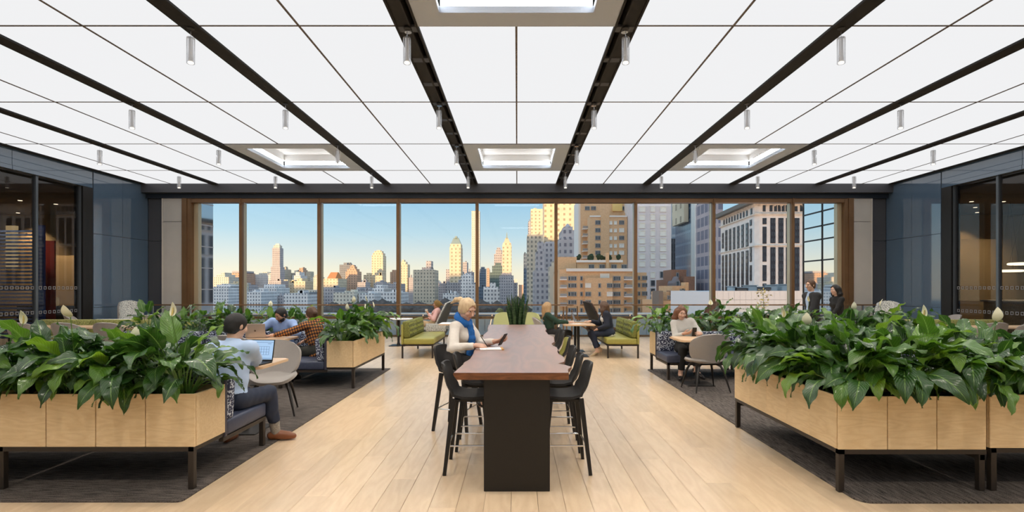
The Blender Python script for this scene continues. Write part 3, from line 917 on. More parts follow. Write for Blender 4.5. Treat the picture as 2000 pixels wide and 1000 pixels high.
M_COPPER = mat('copper_green_roof', (0.30, 0.36, 0.33), 0.6)
M_TILE = mat('orange_tile_roof', (0.70, 0.28, 0.10), 0.7)
M_STONE = mat('spire_stone', (0.70, 0.56, 0.36), 0.6)
far = [
 # first pane
 ('apartment_block', 'cream distant apartment block with stepped top in the first window bay', 413, 447, 541, 820, 'cream', 40, ((420, 436, 536), (426, 432, 532))),
 ('apartment_block', 'pinkish distant tower just left of the first bronze mullion', 444, 476, 533, 900, 'brick', 40, ((450, 476, 529, 'grey'),)),
 ('apartment_block', 'grey-white block with small windows low in the first window bay', 411, 446, 560, 560, 'white', 40, ((418, 446, 556),)),
 ('apartment_block', 'pale tall slab beside the first mullion above the grey-white block', 446, 461, 553, 640, 'gold', 30, ()),
 ('apartment_block', 'lilac grey block low behind the first mullion', 460, 482, 556, 700, 'grey', 30, ()),
 # second pane
 ('apartment_block', 'small brick block right beside the first mullion in the second bay', 480, 488, 543, 1000, 'brick', 30, ()),
 ('apartment_block', 'white ziggurat block left of the tall slender tower', 495, 531, 536, 950, 'white', 40, ((503, 527, 533, 'cream'), (507, 517, 531, 'cream'))),
 ('slender_tower', 'tall slender faceted grey tower with a rounded crown, second bay', 529, 547, 521, 900, 'grey', 18, ((530.5, 545.5, 484), (532, 544, 479, 'cream'), (533, 543, 475, 'cream', 535, 541))),
 ('apartment_block', 'tan stepped block touching the right side of the slender tower', 546, 555, 526, 960, 'tan', 30, ()),
 ('apartment_block', 'dark narrow tower flaring at the top right of the slender tower', 553, 559, 536, 980, 'dark', 20, ((552, 560, 526),)),
 ('apartment_block', 'pinkish white block in the middle of the second bay', 559, 579, 533, 1000, 'cream', 30, ()),
 ('apartment_block', 'bright white block with stepped shoulders in the second bay', 571, 587, 538, 930, 'white', 30, ((575, 583, 531),)),
 ('apartment_block', 'orange brick tower with rounded top in the second bay', 582, 592, 527, 1000, 'brick', 22, ((583.5, 590.5, 523),)),
 ('apartment_block', 'tan pointed tower between orange tower and second mullion', 595, 608, 540, 980, 'tan', 22, ((597, 605, 530),)),
 ('apartment_block', 'cream block touching the left side of the second mullion', 606, 622, 541, 960, 'cream', 30, ()),
 ('apartment_block', 'grey block with a wide parapet below the slender tower', 525, 549, 548, 760, 'grey', 25, ()),
 ('apartment_block', 'golden mid-rise block below the dark narrow tower', 548, 574, 552, 800, 'gold', 30, ((552, 560, 546),)),
 ('apartment_block', 'golden stepped block below the bright white block', 574, 596, 549, 780, 'gold', 30, ((578, 588, 544),)),
 ('apartment_block', 'pale blue-white mansard block low in the second bay', 505, 540, 562, 600, 'white', 35, ((512, 534, 555),)),
 ('apartment_block', 'grey low block at the left end of the second bay', 478, 510, 570, 520, 'white', 35, ()),
 ('apartment_block', 'wide white block with a dense window grid low in the second bay', 554, 601, 573, 480, 'white', 35, ((590, 602, 571, 'dark'),)),
 ('apartment_block', 'cream block low against the second mullion', 598, 624, 566, 600, 'cream', 35, ()),
 ('apartment_block', 'grey vaulted block low centre of the second bay', 512, 556, 577, 540, 'grey', 35, ()),
 # third pane
 ('apartment_block', 'golden block with a steep orange tile roof beside the second mullion', 630, 660, 544, 760, 'gold', 40, ((636, 653, 531, M_TILE, 637.5, 651.5),)),
 ('slender_tower', 'dark grey flat tower behind the orange-lit brick tower', 663, 687, 517, 980, 'dark', 25, ((670, 677, 513),)),
 ('apartment_block', 'orange-lit brick tower with stepped gable top in the third bay', 675, 698, 530, 820, 'brick', 22, ((677, 695, 525), (681, 691, 520), (683, 688, 517))),
 ('apartment_block', 'golden twin-winged block below the domed tower, left wing', 710, 725, 537, 860, 'gold', 20, ((715, 721, 533),)),
 ('apartment_block', 'golden twin-winged block below the domed tower, right wing', 733, 747, 538, 850, 'gold', 20, ()),
 ('slender_tower', 'golden tower with a rounded dome crown in the third bay', 726, 748, 499, 900, 'gold', 22, ((727, 747, 494), (729.5, 744.5, 490), (733, 741, 488))),
 ('apartment_block', 'pink brick tower with pointed cap left of the third mullion', 762, 778, 531, 950, 'brick', 24, ((765, 772, 527),)),
 ('apartment_block', 'grey-lilac block between brick tower and domed tower', 698, 714, 551, 800, 'grey', 25, ()),
 ('apartment_block', 'grey stepped block low right in the third bay', 730, 748, 553, 620, 'grey', 30, ((733, 745, 550),)),
 ('apartment_block', 'grey block low beside the third mullion', 748, 782, 554, 680, 'grey', 30, ()),
 ('apartment_block', 'lilac block with dark windows low beside the second mullion', 629, 653, 561, 520, 'grey', 35, ()),
 ('apartment_block', 'wide cream block with a cornice low in the third bay', 651, 692, 571, 470, 'cream', 35, ()),
 ('apartment_block', 'blue-grey block right of the wide cream block', 691, 719, 567, 560, 'grey', 35, ((694, 700, 561),)),
 ('apartment_block', 'white block with square windows low in the third bay', 700, 731, 573, 480, 'white', 35, ()),
 ('apartment_block', 'pale block with square windows low against the third mullion', 744, 782, 571, 460, 'white', 35, ()),
 ('apartment_block', 'pale blue block with a penthouse behind the white blocks', 727, 750, 563, 500, 'white', 30, ((733, 745, 556),)),
 # fourth pane
 ('slender_tower', 'golden crowned tower right beside the third mullion', 781, 796, 516, 900, 'gold', 20, ((782, 792, 511), (784, 788, 507))),
 ('apartment_block', 'pale lilac tower left of the grey gridded slab', 798, 808, 542, 900, 'grey', 20, ()),
 ('apartment_block', 'olive-grey gridded slab with a rooftop tower in the fourth bay', 807, 849, 527, 520, 'tan', 25, ((823, 840, 522, 'grey'), (830, 840, 509, 'grey'))),
 ('apartment_block', 'small lilac block right of the grey gridded slab', 848, 860, 554, 800, 'grey', 20, ()),
 ('apartment_block', 'pale block in the gap left of the golden hotel tower', 858, 874, 553, 700, 'grey', 25, ()),
 ('hotel_tower', 'golden hotel tower with a green mansard crown in the fourth bay', 878, 900, 482, 620, 'gold', 22, ((878.5, 899.5, 476), (879, 899, 463, M_COPPER, 884, 894), (887, 891, 460, M_COPPER))),
 ('apartment_block', 'grey slab left of the golden hotel tower', 871, 880, 526, 700, 'grey', 20, ()),
 ('apartment_block', 'grey slab right of the golden hotel tower', 899, 912, 512, 720, 'grey', 20, ()),
 ('apartment_block', 'grey stone base block in front of the golden hotel tower', 871, 900, 552, 560, 'grey', 25, ()),
 ('apartment_block', 'low white block with dark roof edge before the stone base', 865, 892, 573, 480, 'white', 25, ()),
 ('apartment_block', 'white gridded office block beside the hotel tower', 900, 921, 538, 520, 'white', 22, ((904, 917, 535),)),
 ('apartment_block', 'white gridded wing stepping down beside the fourth mullion', 917, 929, 555, 510, 'white', 22, ()),
 ('apartment_block', 'grey stepped block left of the needle tower', 913, 924, 531, 760, 'grey', 20, ()),
 ('slender_tower', 'very tall white needle tower half hidden by the fourth mullion', 921, 937, 412, 980, 'cream', 16, ()),
 # fifth pane
 ('apartment_block', 'blue-grey tower right of the fourth mullion', 936, 949, 525, 800, 'blue', 20, ((939, 946, 521),)),
 ('apartment_block', 'small pink brick tower beside the green glass tower', 948, 956, 526, 900, 'brick', 20, ()),
 ('apartment_block', 'green glass stepped tower in the fifth bay', 956, 981, 532, 640, 'green', 22, ((961, 981, 519), (967, 978, 513))),
 ('apartment_block', 'grey stone tower with stepped crown behind the spired tower', 965, 982, 496, 700, 'grey', 20, ((968, 980, 488), (970, 977, 483))),
 ('hotel_tower', 'golden spired hotel tower with a steep pyramid roof, fifth bay', 981, 999, 478, 600, 'gold', 16, ((982, 998, 474), (983.5, 996.5, 464, M_STONE, 987, 992), (988, 991.5, 452, M_COPPER, 989.5, 990))),
 ('hotel_building', 'wide grey stone lower wings of the spired hotel tower', 975, 1003, 538, 590, 'grey', 8, ((979, 999, 534),)),
 ('apartment_block', 'stepped grey shoulder right of the spired hotel', 1000, 1011, 552, 585, 'grey', 20, ()),
 ('office_block', 'white office block with ribbon windows in the fifth bay', 944, 975, 565, 430, 'white', 20, ((944, 972, 560), (956, 967, 552))),
 ('apartment_block', 'dark blue block between needle tower and white office block', 935, 946, 560, 560, 'blue', 20, ()),
 ('apartment_block', 'small pink tower deep in the street gap', 1013, 1022, 556, 1200, 'brick', 20, ()),
 ('apartment_block', 'blue glass slab at the left edge of the street wall', 1023, 1032, 495, 520, 'blue', 30, ()),
 ('apartment_block', 'tan slab with a dark roof band in the street wall', 1030, 1060, 458, 400, 'tan', 30, ()),
 ('office_tower', 'ribbed golden office tower rising behind the tan slab', 1037, 1068, 408, 640, 'gold', 30, ()),
 ('apartment_block', 'grey slit-windowed sliver left of the ribbed golden tower', 1032, 1039, 432, 700, 'grey', 30, ()),
 ('hotel_tower', 'tall golden stone tower behind the fifth mullion', 1063, 1086, 380, 430, 'gold', 26, ()),
 ('apartment_block', 'grey stone block with setbacks left of the fifth mullion', 1061, 1088, 475, 330, 'grey', 26, ((1066, 1084, 471),)),
 ('apartment_block', 'dark grey narrow block in the street wall', 1036, 1050, 528, 420, 'dark', 20, ()),
 ('apartment_block', 'grey stone block with vertical piers in the street wall', 1043, 1072, 528, 300, 'grey', 26, ((1048, 1064, 490), (1052, 1062, 470))),
 ('apartment_block', 'brown apartment sliver with balconies beside the fifth mullion', 1074, 1092, 520, 210, 'tan', 12, ((1080, 1092, 510),)),
 # sixth pane
 ('hotel_tower', 'broad golden hotel slab behind the grey pyramid-topped tower', 1088, 1135, 380, 420, 'gold', 30, ()),
 ('apartment_block', 'grey tower with a pyramid top before the golden slab', 1093, 1132, 466, 250, 'grey', 22, ((1098, 1128, 448), (1103, 1121, 440), (1106, 1119, 432, 'grey', 1111, 1114))),
]
for (n, lab, x0, x1, yt, d, fac, deep, tops) in far:
    city(n, lab, x0, x1, yt, d, fac, deep, tops)
# a low far row closing the horizon
rs = random.Random(3)
k = 0
for x in range(408, 1012, 14):
    k += 1
    city('row_building', 'low hazy building of the far horizon row, number %d from the left edge' % k if False else 'low hazy roof in the far horizon row, %s of those behind the %s bay' % (ORD[(x - 408) % 154 // 14], ORD[min(4, (x - 408) // 154)]),
         x, x + 13.6, 549 + rs.uniform(-5, 7), 1300 + 8 * (x % 5), rs.choice(['cream', 'grey', 'tan', 'white']), 30)

# winter trees of the park
M_TREE1 = mat('bare_branches', (0.11, 0.085, 0.075), 0.9, var=0.4, scale=0.6)
M_TREE2 = mat('yellowed_leaves', (0.24, 0.20, 0.07), 0.9, var=0.4, scale=0.6)
pk = MB()
for i in range(160):
    d = rs.uniform(230, 420)
    x = rs.uniform(640, 1012)
    z = at(x, rs.uniform(603, 610), d).z
    p = at(x, 600, d)
    pk.blob((p.x, d, z - 2), rs.uniform(5, 8), 1, (1, 1, 0.9), 0.18)
tag(stuff(pk.build('park_trees', M_TREE1)), 'mass of bare winter trees in the park below', 'trees')
for i, (x, y, d) in enumerate(((955, 604, 205), (975, 600, 212), (996, 606, 200))):
    t = thing('park_tree', 'yellow-leaved park tree, %s from the left below the white office block' % ORD[i], 'tree', (at(x, y, d).x, d, GZ))
    h = at(x, y, d).z - GZ
    c = MB()
    for q in range(7):
        c.blob((rs.uniform(-1, 1), rs.uniform(-1, 1), h - 3 + rs.uniform(-1.5, 1.5)), rs.uniform(1.0, 1.6), 2, (1, 1, 0.9), 0.15)
    c.build('crown', M_TREE2, t)
    MB().bar((0, 0, 0), (0, 0, h - 3), 0.6, 0.3, 8).build('trunk', M_TREE1, t)

# ---- nearer buildings with windows of their own
def windows(t, pts, me, lab=None):
    for p in pts:
        o = put('window', me, None, t, p)

M_BRICKT = mat('tan_brick', (0.72, 0.47, 0.27), 0.85, var=0.12, scale=4, bump=0.2)
M_BRICKD = mat('brown_brick', (0.36, 0.19, 0.125), 0.85, var=0.15, scale=3)
M_WIN = mat('window_dark', (0.05, 0.065, 0.085), 0.15, ior=1.8)
M_WINF = mat('window_frame_grey', (0.30, 0.31, 0.32), 0.6)
M_BLIND = mat('window_blind', (0.86, 0.86, 0.80), 0.6)
M_BALC = mat('balcony_white', (0.84, 0.80, 0.75), 0.7)

def win_mesh(w, h, lights=3, blind=False):
    """Recess-look window: frame proud of the glass, with upright bars."""
    m = MB()
    m.box((-w / 2, -0.02, 0), (w / 2, 0.1, h))
    me = m.mesh('window')
    me.materials.append(M_BLIND if blind else M_WIN)
    b = MB()
    b.bm.from_mesh(me)
    n0 = len(b.bm.faces)
    t = 0.12
    b.box((-w / 2 - t, -0.12, -t), (w / 2 + t, 0.02, 0)).box((-w / 2 - t, -0.12, h), (w / 2 + t, 0.02, h + t))
    b.box((-w / 2 - t, -0.12, 0), (-w / 2, 0.02, h)).box((w / 2, -0.12, 0), (w / 2 + t, 0.02, h))
    for k in range(1, lights):
        x = -w / 2 + w * k / lights
        b.box((x - 0.06, -0.08, 0), (x + 0.06, 0.02, h))
    b.bm.faces.ensure_lookup_table()
    for f in b.bm.faces[n0:]:
        f.material_index = 1
    b.bm.to_mesh(me)
    b.bm.free()
    me.materials.append(M_BALC if blind else M_WINF)
    return me

# tan brick apartment house, front block (d = 100)
D = 100.0
ap = thing('apartment_house', 'tan brick apartment house with terraces and balconies in the sixth bay', 'building', (at(1165, 0, D).x, D, GZ))
def lx(x, d=D, o=None):
    return at(x, 0, d).x - (o or ap).location.x
def lz(y, d=D):
    return at(0, y, d).z - GZ
MB().box((lx(1092), 0, 0), (lx(1240), 16, lz(526))).build('front_block', M_BRICKT, ap)
MB().box((lx(1141), -1.2, 0), (lx(1194), 0.1, lz(543))).build('centre_bay', M_BRICKT, ap)
MB().box((lx(1092), 3, lz(526) - 0.5), (lx(1130), 14, lz(500))).build('penthouse', M_BRICKT, ap)
MB().box((lx(1129), 3, lz(526) - 0.5), (lx(1222), 14, lz(508))).build('penthouse', M_BRICKT, ap)
MB().box((lx(1106), -0.4, lz(526) - 0.4), (lx(1240), 0.3, lz(524.5))).build('parapet', M_BALC, ap)
MB().box((lx(1129), 2.6, lz(508) - 0.3), (lx(1222), 3.2, lz(506.5))).build('parapet', M_BALC, ap)
MB().box((lx(1188), 2.4, lz(526)), (lx(1194), 5, lz(492))).build('chimney', M_BRICKT, ap)
MB().box((lx(1244), 4, 0), (lx(1273), 18, lz(531))).build('side_wing', M_BRICKT, ap)
MB().box((lx(1240), 2, 0), (lx(1246), 10, lz(524))).build('side_wing', M_BRICKT, ap)
w3 = win_mesh(0.82, 0.62, 3)
w3b = win_mesh(0.82, 0.62, 3, True)
w1 = win_mesh(0.25, 0.6, 1)
wL = win_mesh(1.15, 0.62, 4)
rows = [543, 557, 573.5, 589.5, 605, 620, 636]
for r, y in enumerate(rows):
    z = lz(y + 4)
    for x, me, yy in ((1112, w1, -0.03), (1120.5, w3, -0.03), (1135.5, w1, -0.03), (1147, w3b if r in (1,) else w3, -1.23), (1169, w1, -1.23),
                      (1188.5, w3b if r in (2, 5) else w3, -1.23), (1204.5, wL, -0.03), (1221, w1, -0.03)):
        if r == 0 and x in (1147, 1169, 1188.5):
            continue
        put('window', me, None, ap, (lx(x), yy, z))
    for x in (1248, 1259):
        put('window', w3 if x > 1250 else w1, None, ap, (lx(x, D + 4), 3.97, lz(y + 3, D + 4)))
for x in (1155, 1176, 1199, 1219):
    put('window', w3, None, ap, (lx(x, D + 3), 2.97, lz(524, D + 3)))
put('window', win_mesh(1.5, 0.7, 5, True), None, ap, (lx(1181), -0.03, lz(543)))
# balconies left and right of the front
for x0, x1 in ((1093, 1106), (1218, 1233)):
    for y in (546, 562, 579, 596, 612, 628):
        b = MB().box((lx(x0), -1.3, lz(y) - 0.12), (lx(x1), 0, lz(y) + 0.06)).build('balcony', M_BALC, ap)
        MB().box((lx(x0), -1.3, lz(y) + 0.06), (lx(x1), -1.25, lz(y) + 0.55)).build('balcony_rail', mat('rail_grey', (0.34, 0.33, 0.33), 0.6), b)
M_SHRUB = mat('roof_shrub', (0.03, 0.05, 0.02), 0.9, var=0.4, scale=3)
for i, x in enumerate((1134, 1157, 1160, 1175, 1184, 1197, 1216)):
    c = MB()
    for q in range(4):
        c.blob((lx(x) + rs.uniform(-0.3, 0.3), 3.6 + rs.uniform(-0.2, 0.2), lz(506) + 0.25 + rs.uniform(0, 0.5)), rs.uniform(0.25, 0.5), 2, (1, 1, 1.1), 0.2)
    c.build('terrace_shrub', M_SHRUB, ap)

# tan brick tower behind (d = 135)
D2 = 135.0
tw = thing('apartment_tower', 'tall tan brick tower with corner balconies behind the terraced house', 'building', (at(1190, 0, D2).x, D2, GZ))
T = lambda x: lx(x, D2, tw)
Z = lambda y: lz(y, D2)
MB().box((T(1152), 0, 0), (T(1225), 18, Z(422))).build('main_shaft', M_BRICKT, tw)
MB().box((T(1140), 6, 0), (T(1240), 22, Z(380))).build('rear_shaft', M_BRICKT, tw)
MB().box((T(1224), 3, 0), (T(1236), 20, Z(412))).build('side_shaft', M_BRICKT, tw)
MB().box((T(1136), 7, 0), (T(1141), 18, Z(380))).build('white_quoin', M_BALC, tw)
MB().box((T(1173), -0.3, Z(510)), (T(1190), 0.5, Z(380))).build('central_pier', M_BRICKT, tw)
MB().box((T(1204), 5.6, Z(406)), (T(1224), 6.3, Z(380))).build('sunlit_panel', mat('painted_sunlight_gold', (0.85, 0.60, 0.22), 0.5), tw)  # gold base colour stands in for sunlight on the tower
MB().box((T(1152), -0.2, Z(424)), (T(1225), 0.4, Z(421))).build('parapet', M_BALC, tw)
v3, v3b, v1 = win_mesh(1.05, 0.85, 3), win_mesh(1.05, 0.85, 2, True), win_mesh(0.5, 0.7, 1, True)
for r, y in enumerate((434, 449, 464, 479, 493)):
    put('window', v3, None, tw, (T(1167.5), -0.03, Z(y + 4)))
    put('window', v1, None, tw, (T(1193), -0.03, Z(y + 4)))
    put('window', v1, None, tw, (T(1202), -0.03, Z(y + 4)))
    put('window', v3b if r in (1, 3, 4) else v3, None, tw, (T(1214), -0.03, Z(y + 4)))
    put('window', v3, None, tw, (lx(1229, D2 + 3, tw), 2.97, lz(y + 7, D2 + 3)))
    b = MB().box((T(1142), 3.5, Z(y + 10)), (T(1152), 6.2, Z(y + 8.5))).build('balcony', M_BALC, tw)
    MB().box((T(1142), 3.5, Z(y + 8.5)), (T(1152), 3.6, Z(y + 4))).build('balcony_rail', mat('rail_grey', (0.34, 0.33, 0.33), 0.6), b)
for x in (1147, 1159, 1215):
    put('window', v3, None, tw, (lx(x, D2 + 6, tw), 5.97, lz(410, D2 + 6)))
put('window', v3, None, tw, (lx(1229, D2 + 3, tw), 2.97, lz(515, D2 + 3)))

# lilac slab with three window columns
D3 = 125.0
sl = thing('hotel_slab', 'pale lilac slab with three columns of white windows in the seventh bay', 'building', (at(1275, 0, D3).x, D3, GZ))
S = lambda x: lx(x, D3, sl)
ZS = lambda y: lz(y, D3)
M_LILAC = mat('lilac_stone', (0.72, 0.68, 0.70), 0.7, var=0.04, scale=0.5)
MB().box((S(1243), 0, 0), (S(1311), 14, ZS(375))).build('slab', M_LILAC, sl)
a1, a2 = win_mesh(1.25, 1.1, 1, True), win_mesh(0.9, 1.2, 1, True)
d1, d2 = win_mesh(1.25, 1.3, 2), win_mesh(0.85, 1.2, 1)
for r, y in enumerate((408, 424, 440, 455, 470, 485, 500, 515)):
    put('window', a1, None, sl, (S(1254), -0.03, ZS(y + 5)))
    put('window', a2, None, sl, (S(1275), -0.03, ZS(y + 5)))
    put('window', a1, None, sl, (S(1295), -0.03, ZS(y + 5)))
for r, y in enumerate((537, 553, 569, 585, 600)):
    put('window', d2 if r else a2, None, sl, (S(1275), -0.03, ZS(y + 5)))
    put('window', d1, None, sl, (S(1295), -0.03, ZS(y + 5)))

# dark curved glass tower and its neighbours
M_DGLASS = facade('dark_glass_grid', (0.05, 0.06, 0.075), (0.015, 0.02, 0.03), 3.2, 2.4, 0.75, 0.8, 0.12)
M_LGLASS = facade('pale_glass_grid', (0.34, 0.40, 0.46), (0.20, 0.26, 0.33), 3.2, 2.0, 0.7, 0.7, 0.15)
gt = thing('glass_tower', 'dark glass tower with a curved shoulder right of the lilac slab', 'building', (at(1330, 0, 190).x, 190, GZ))
G = lambda x: lx(x, 190, gt)
prof = [(1308, 394), (1310, 394)] 
poly = [(G(1306), 0), (G(1306), lz(466, 190)), (G(1322), lz(466, 190)), (G(1330), lz(470, 190)), (G(1337), lz(477, 190)), (G(1344), lz(490, 190)),
        (G(1349), lz(508, 190)), (G(1350), 0)]
m_ = MB()
fv = [m_.bm.verts.new((x, 0, z)) for x, z in poly]
bv = [m_.bm.verts.new((x, 20, z)) for x, z in poly]
for i in range(len(poly)):
    j = (i + 1) % len(poly)
    m_.bm.faces.new((fv[i], fv[j], bv[j], bv[i]))
m_.bm.faces.new(fv); m_.bm.faces.new(bv[::-1])
m_.build('curved_block', M_DGLASS, gt)
MB().box((G(1309), 4, lz(470, 190)), (G(1332), 20, lz(375, 190))).build('upper_shaft', M_LGLASS, gt)
city('slender_tower', 'thin golden tower seen in the gap right of the glass tower', 1331, 1343, 406, 330, 'gold', 12, ())
city('apartment_block', 'grey sliver below the thin golden tower', 1336, 1351, 462, 340, 'tan', 12, ())
city('apartment_block', 'dark sliver in the gap between glass towers', 1348, 1360, 484, 260, 'grey', 12, ())
bt = thing('glass_tower', 'blue glass tower beside the seventh mullion with a pale edge fin', 'building', (at(1375, 0, 150).x, 150, GZ))
Q = lambda x: lx(x, 150, bt)
M_BGLASS = facade('blue_mirror_grid', (0.15, 0.21, 0.29), (0.06, 0.10, 0.17), 3.4, 1.6, 0.75, 0.8, 0.1)
MB().box((Q(1360), 0, 0), (Q(1392), 20, lz(375, 150))).build('shaft', M_BGLASS, bt)
MB().box((Q(1356.5), -0.4, 0), (Q(1360), 3, lz(375, 150))).build('edge_fin', M_BALC, bt)
MB().box((Q(1349), 6, lz(428, 150)), (Q(1358), 18, lz(375, 150))).build('overhang', FAC['gold'], bt)

# brown low roofs below
lb = thing('brick_church_house', 'dark brown brick house with gables low in the seventh bay', 'building', (at(1340, 0, 105).x, 105, GZ))
P = lambda x: lx(x, 105, lb)
MB().box((P(1318), 4, 0), (P(1352), 14, lz(545, 105))).build('house_block', M_BRICKD, lb)
MB().box((P(1317), 2, 0), (P(1347), 8, lz(526, 105))).build('stair_tower', M_BRICKD, lb)
MB().box((P(1335), 0, 0), (P(1357), 8, lz(540, 105))).build('side_block', M_BRICKD, lb)
gb = MB()
tri = [(P(1315), lz(575, 105)), (P(1315), lz(553, 105)), (P(1320.5), lz(540, 105)), (P(1326), lz(553, 105)), (P(1326), lz(575, 105))]
fa = [gb.bm.verts.new((x, -1, z)) for x, z in tri]; fb = [gb.bm.verts.new((x, 4, z)) for x, z in tri]
for i in range(5):
    gb.bm.faces.new((fa[i], fa[(i + 1) % 5], fb[(i + 1) % 5], fb[i]))
gb.bm.faces.new(fa); gb.bm.faces.new(fb[::-1])
gb.build('gable', mat('grey_gable', (0.28, 0.24, 0.25), 0.8), lb)
put('window', win_mesh(0.5, 1.2, 1), None, lb, (P(1320.5), -1.03, lz(562, 105)))
put('window', win_mesh(0.3, 0.8, 1), None, lb, (P(1329), 1.97, lz(541, 105)))
tb = thing('brick_rooftop', 'stepped tan brick rooftop with chimneys above the planter foliage', 'building', (at(1340, 0, 80).x, 80, GZ))
R_ = lambda x: lx(x, 80, tb)
MB().box((R_(1297), 2, 0), (R_(1386), 14, lz(588, 80))).build('roof_block', M_BRICKT, tb)
MB().box((R_(1328), 4, 0), (R_(1362), 12, lz(558, 80))).build('roof_house', M_BRICKT, tb)
MB().box((R_(1305), 3, 0), (R_(1330), 10, lz(570, 80))).build('roof_house', M_BRICKT, tb)
MB().box((R_(1354), 3.6, 0), (R_(1360), 6, lz(551, 80))).build('chimney', M_BRICKT, tb)
MB().box((R_(1363), 2, 0), (R_(1369), 5, lz(567, 80))).build('chimney', M_BRICKT, tb)
MB().box((R_(1320), 2.5, 0), (R_(1326), 5, lz(568, 80))).build('chimney', M_BRICKD, tb)
MB().box((R_(1287), 0, 0), (R_(1295), 4, lz(568, 80))).build('chimney', mat('grey_brown', (0.22, 0.18, 0.15), 0.8), tb)
MB().box((R_(1328), 3.8, lz(575, 80)), (R_(1386), 4.0, lz(573, 80))).build('white_coping', M_BALC, tb)
for x, y in ((1347, 571), (1352, 571), (1314, 584), (1350, 592), (1372, 596)):
    put('window', win_mesh(0.35, 0.4, 2), None, tb, (R_(x), 1.97 if y > 580 else 3.97, lz(y, 80)))

# white stone building on the corner
CX, CY = at(1476, 0, 70).x, 70.0
wb = thing('stone_office_building', 'white stone corner building with tall dark window strips and heavy cornice', 'building', (CX, CY, GZ))
M_WSTONE = mat('white_stone', (0.84, 0.81, 0.78), 0.75, var=0.08, scale=1.2, bump=0.1)
M_STRIP = mat('dark_spandrel', (0.035, 0.042, 0.058), 0.3)
M_WTRIM = mat('stone_trim', (0.74, 0.68, 0.60), 0.8, var=0.2, scale=2)
hz = lambda y, d=70.0: at(0, y, d).z - GZ
H = hz(398)
WR, WL = 12.5, 15.0
DIRL = Vector((0.075, 1.0, 0)).normalized()     # the left flank runs back from the corner
m_ = MB()
c0, c1 = Vector((0, 0, 0)), Vector((WR, 0, 0))
c3 = DIRL * WL
c2 = c3 + Vector((WR, 0, 0))
m_.prism([(p.x, p.y) for p in (c0 + Vector((0.5, 0, 0)), c1, c2, c3, DIRL * 0.5)], 0, H)
m_.build('stone_body', M_WSTONE, wb)
rotL = Matrix.Rotation(math.atan2(-DIRL.x, DIRL.y) , 4, 'Z') @ Matrix.Rotation(-PI / 2, 4, 'Z')
def strip_mesh(w, h, n, arch=False):
    m = MB().box((-w / 2, -0.06, 0), (w / 2, 0.2, h))
    for k in range(n):
        z = h * (k + 0.15) / n
        m.box((-w / 2 + 0.08, -0.1, z), (-0.04, 0.0, z + h / n * 0.62)).box((0.04, -0.1, z), (w / 2 - 0.08, 0.0, z + h / n * 0.62))
    me = m.mesh('window_strip')
    me.materials.append(M_STRIP); me.materials.append(M_WIN)
    for i, p in enumerate(me.polygons):
        p.material_index = 0 if i < 6 else 1
    return me
def strips(us, w, y0, y1, n, left):
    d = 70.0
    me = strip_mesh(w, hz(y0) - hz(y1), n)
    for u in us:
        if left:
            p = DIRL * u
            o = put('window_strip', me, None, wb, (p.x, p.y, hz(y1)))
            o.rotation_euler = (0, 0, math.atan2(DIRL.y, DIRL.x) + PI)
        else:
            put('window_strip', me, None, wb, (u, 0, hz(y1)))
RU = [2.25, 3.3, 4.3, 5.4, 6.5, 7.6, 8.8, 10.0, 11.2]
LU = [3.1, 4.9, 6.7, 8.5, 10.3, 12.1]
strips([1.15], 0.5, 426, 438, 1, False); strips([1.15], 0.5, 443, 476, 2, False); strips([1.15], 0.5, 481, 511, 2, False); strips([1.15], 0.5, 518, 549, 2, False); strips([1.15], 0.5, 554, 600, 3, False)
strips(RU, 0.66, 426, 475, 4, False); strips(RU, 0.66, 483, 600, 8, False)
strips([1.7], 0.7, 426, 438, 1, True); strips([1.7], 0.7, 444, 472, 2, True); strips([1.7], 0.7, 481, 510, 2, True); strips([1.7], 0.7, 517, 548, 2, True)
strips(LU, 0.95, 430, 478, 4, True); strips(LU, 0.95, 486, 600, 8, True); strips([13.8], 0.8, 434, 470, 3, True); strips([13.8], 0.8, 486, 570, 6, True)
strips([1.1] + [2.0, 2.6, 3.1, 3.6, 4.1, 4.7, 5.3, 6.0, 6.7, 7.4], 0.36, 401, 413, 1, False)
strips([1.5] + [3.2 + 1.25 * k for k in range(9)], 0.55, 404, 417, 1, True)
def band(z0, z1, out, name, mm):
    m = MB()
    p = [c0 + Vector((-out, -out, 0)), c1 + Vector((out, -out, 0)), c2 + Vector((out, 0, 0)), c3 + Vector((-out, 0.2, 0))]
    m.prism([(q.x, q.y) for q in p], z0, z1)
    return m.build(name, mm, wb)
band(hz(419.5), hz(417), 0.25, 'string_course', M_WTRIM)
band(hz(480.5), hz(478.5), 0.15, 'string_course', M_WTRIM)
band(hz(401), hz(398.5), 0.4, 'cornice', M_WTRIM)
band(hz(398.5), hz(390), 1.1, 'cornice', mat('dark_cornice', (0.16, 0.15, 0.13), 0.7))
for k in range(13):
    MB().box((0.3 + k * 0.95, -0.35, hz(403)), (0.6 + k * 0.95, 0.05, hz(399))).build('corbel', M_WTRIM, wb)
for k in range(15):
    p = DIRL * (0.6 + k * 0.95)
    MB().box((p.x - 0.35, p.y - 0.15, hz(403)), (p.x + 0.05, p.y + 0.15, hz(399))).build('corbel', M_WTRIM, wb)
# bluish gridded neighbour at its left
city('office_block', 'lilac gridded office wall left of the white stone building', 1394, 1412, 385, 100, facade('lilac_grid', (0.42, 0.38, 0.42), (0.16, 0.17, 0.24), 2.6, 2.2, 0.8, 0.7), 10, ())

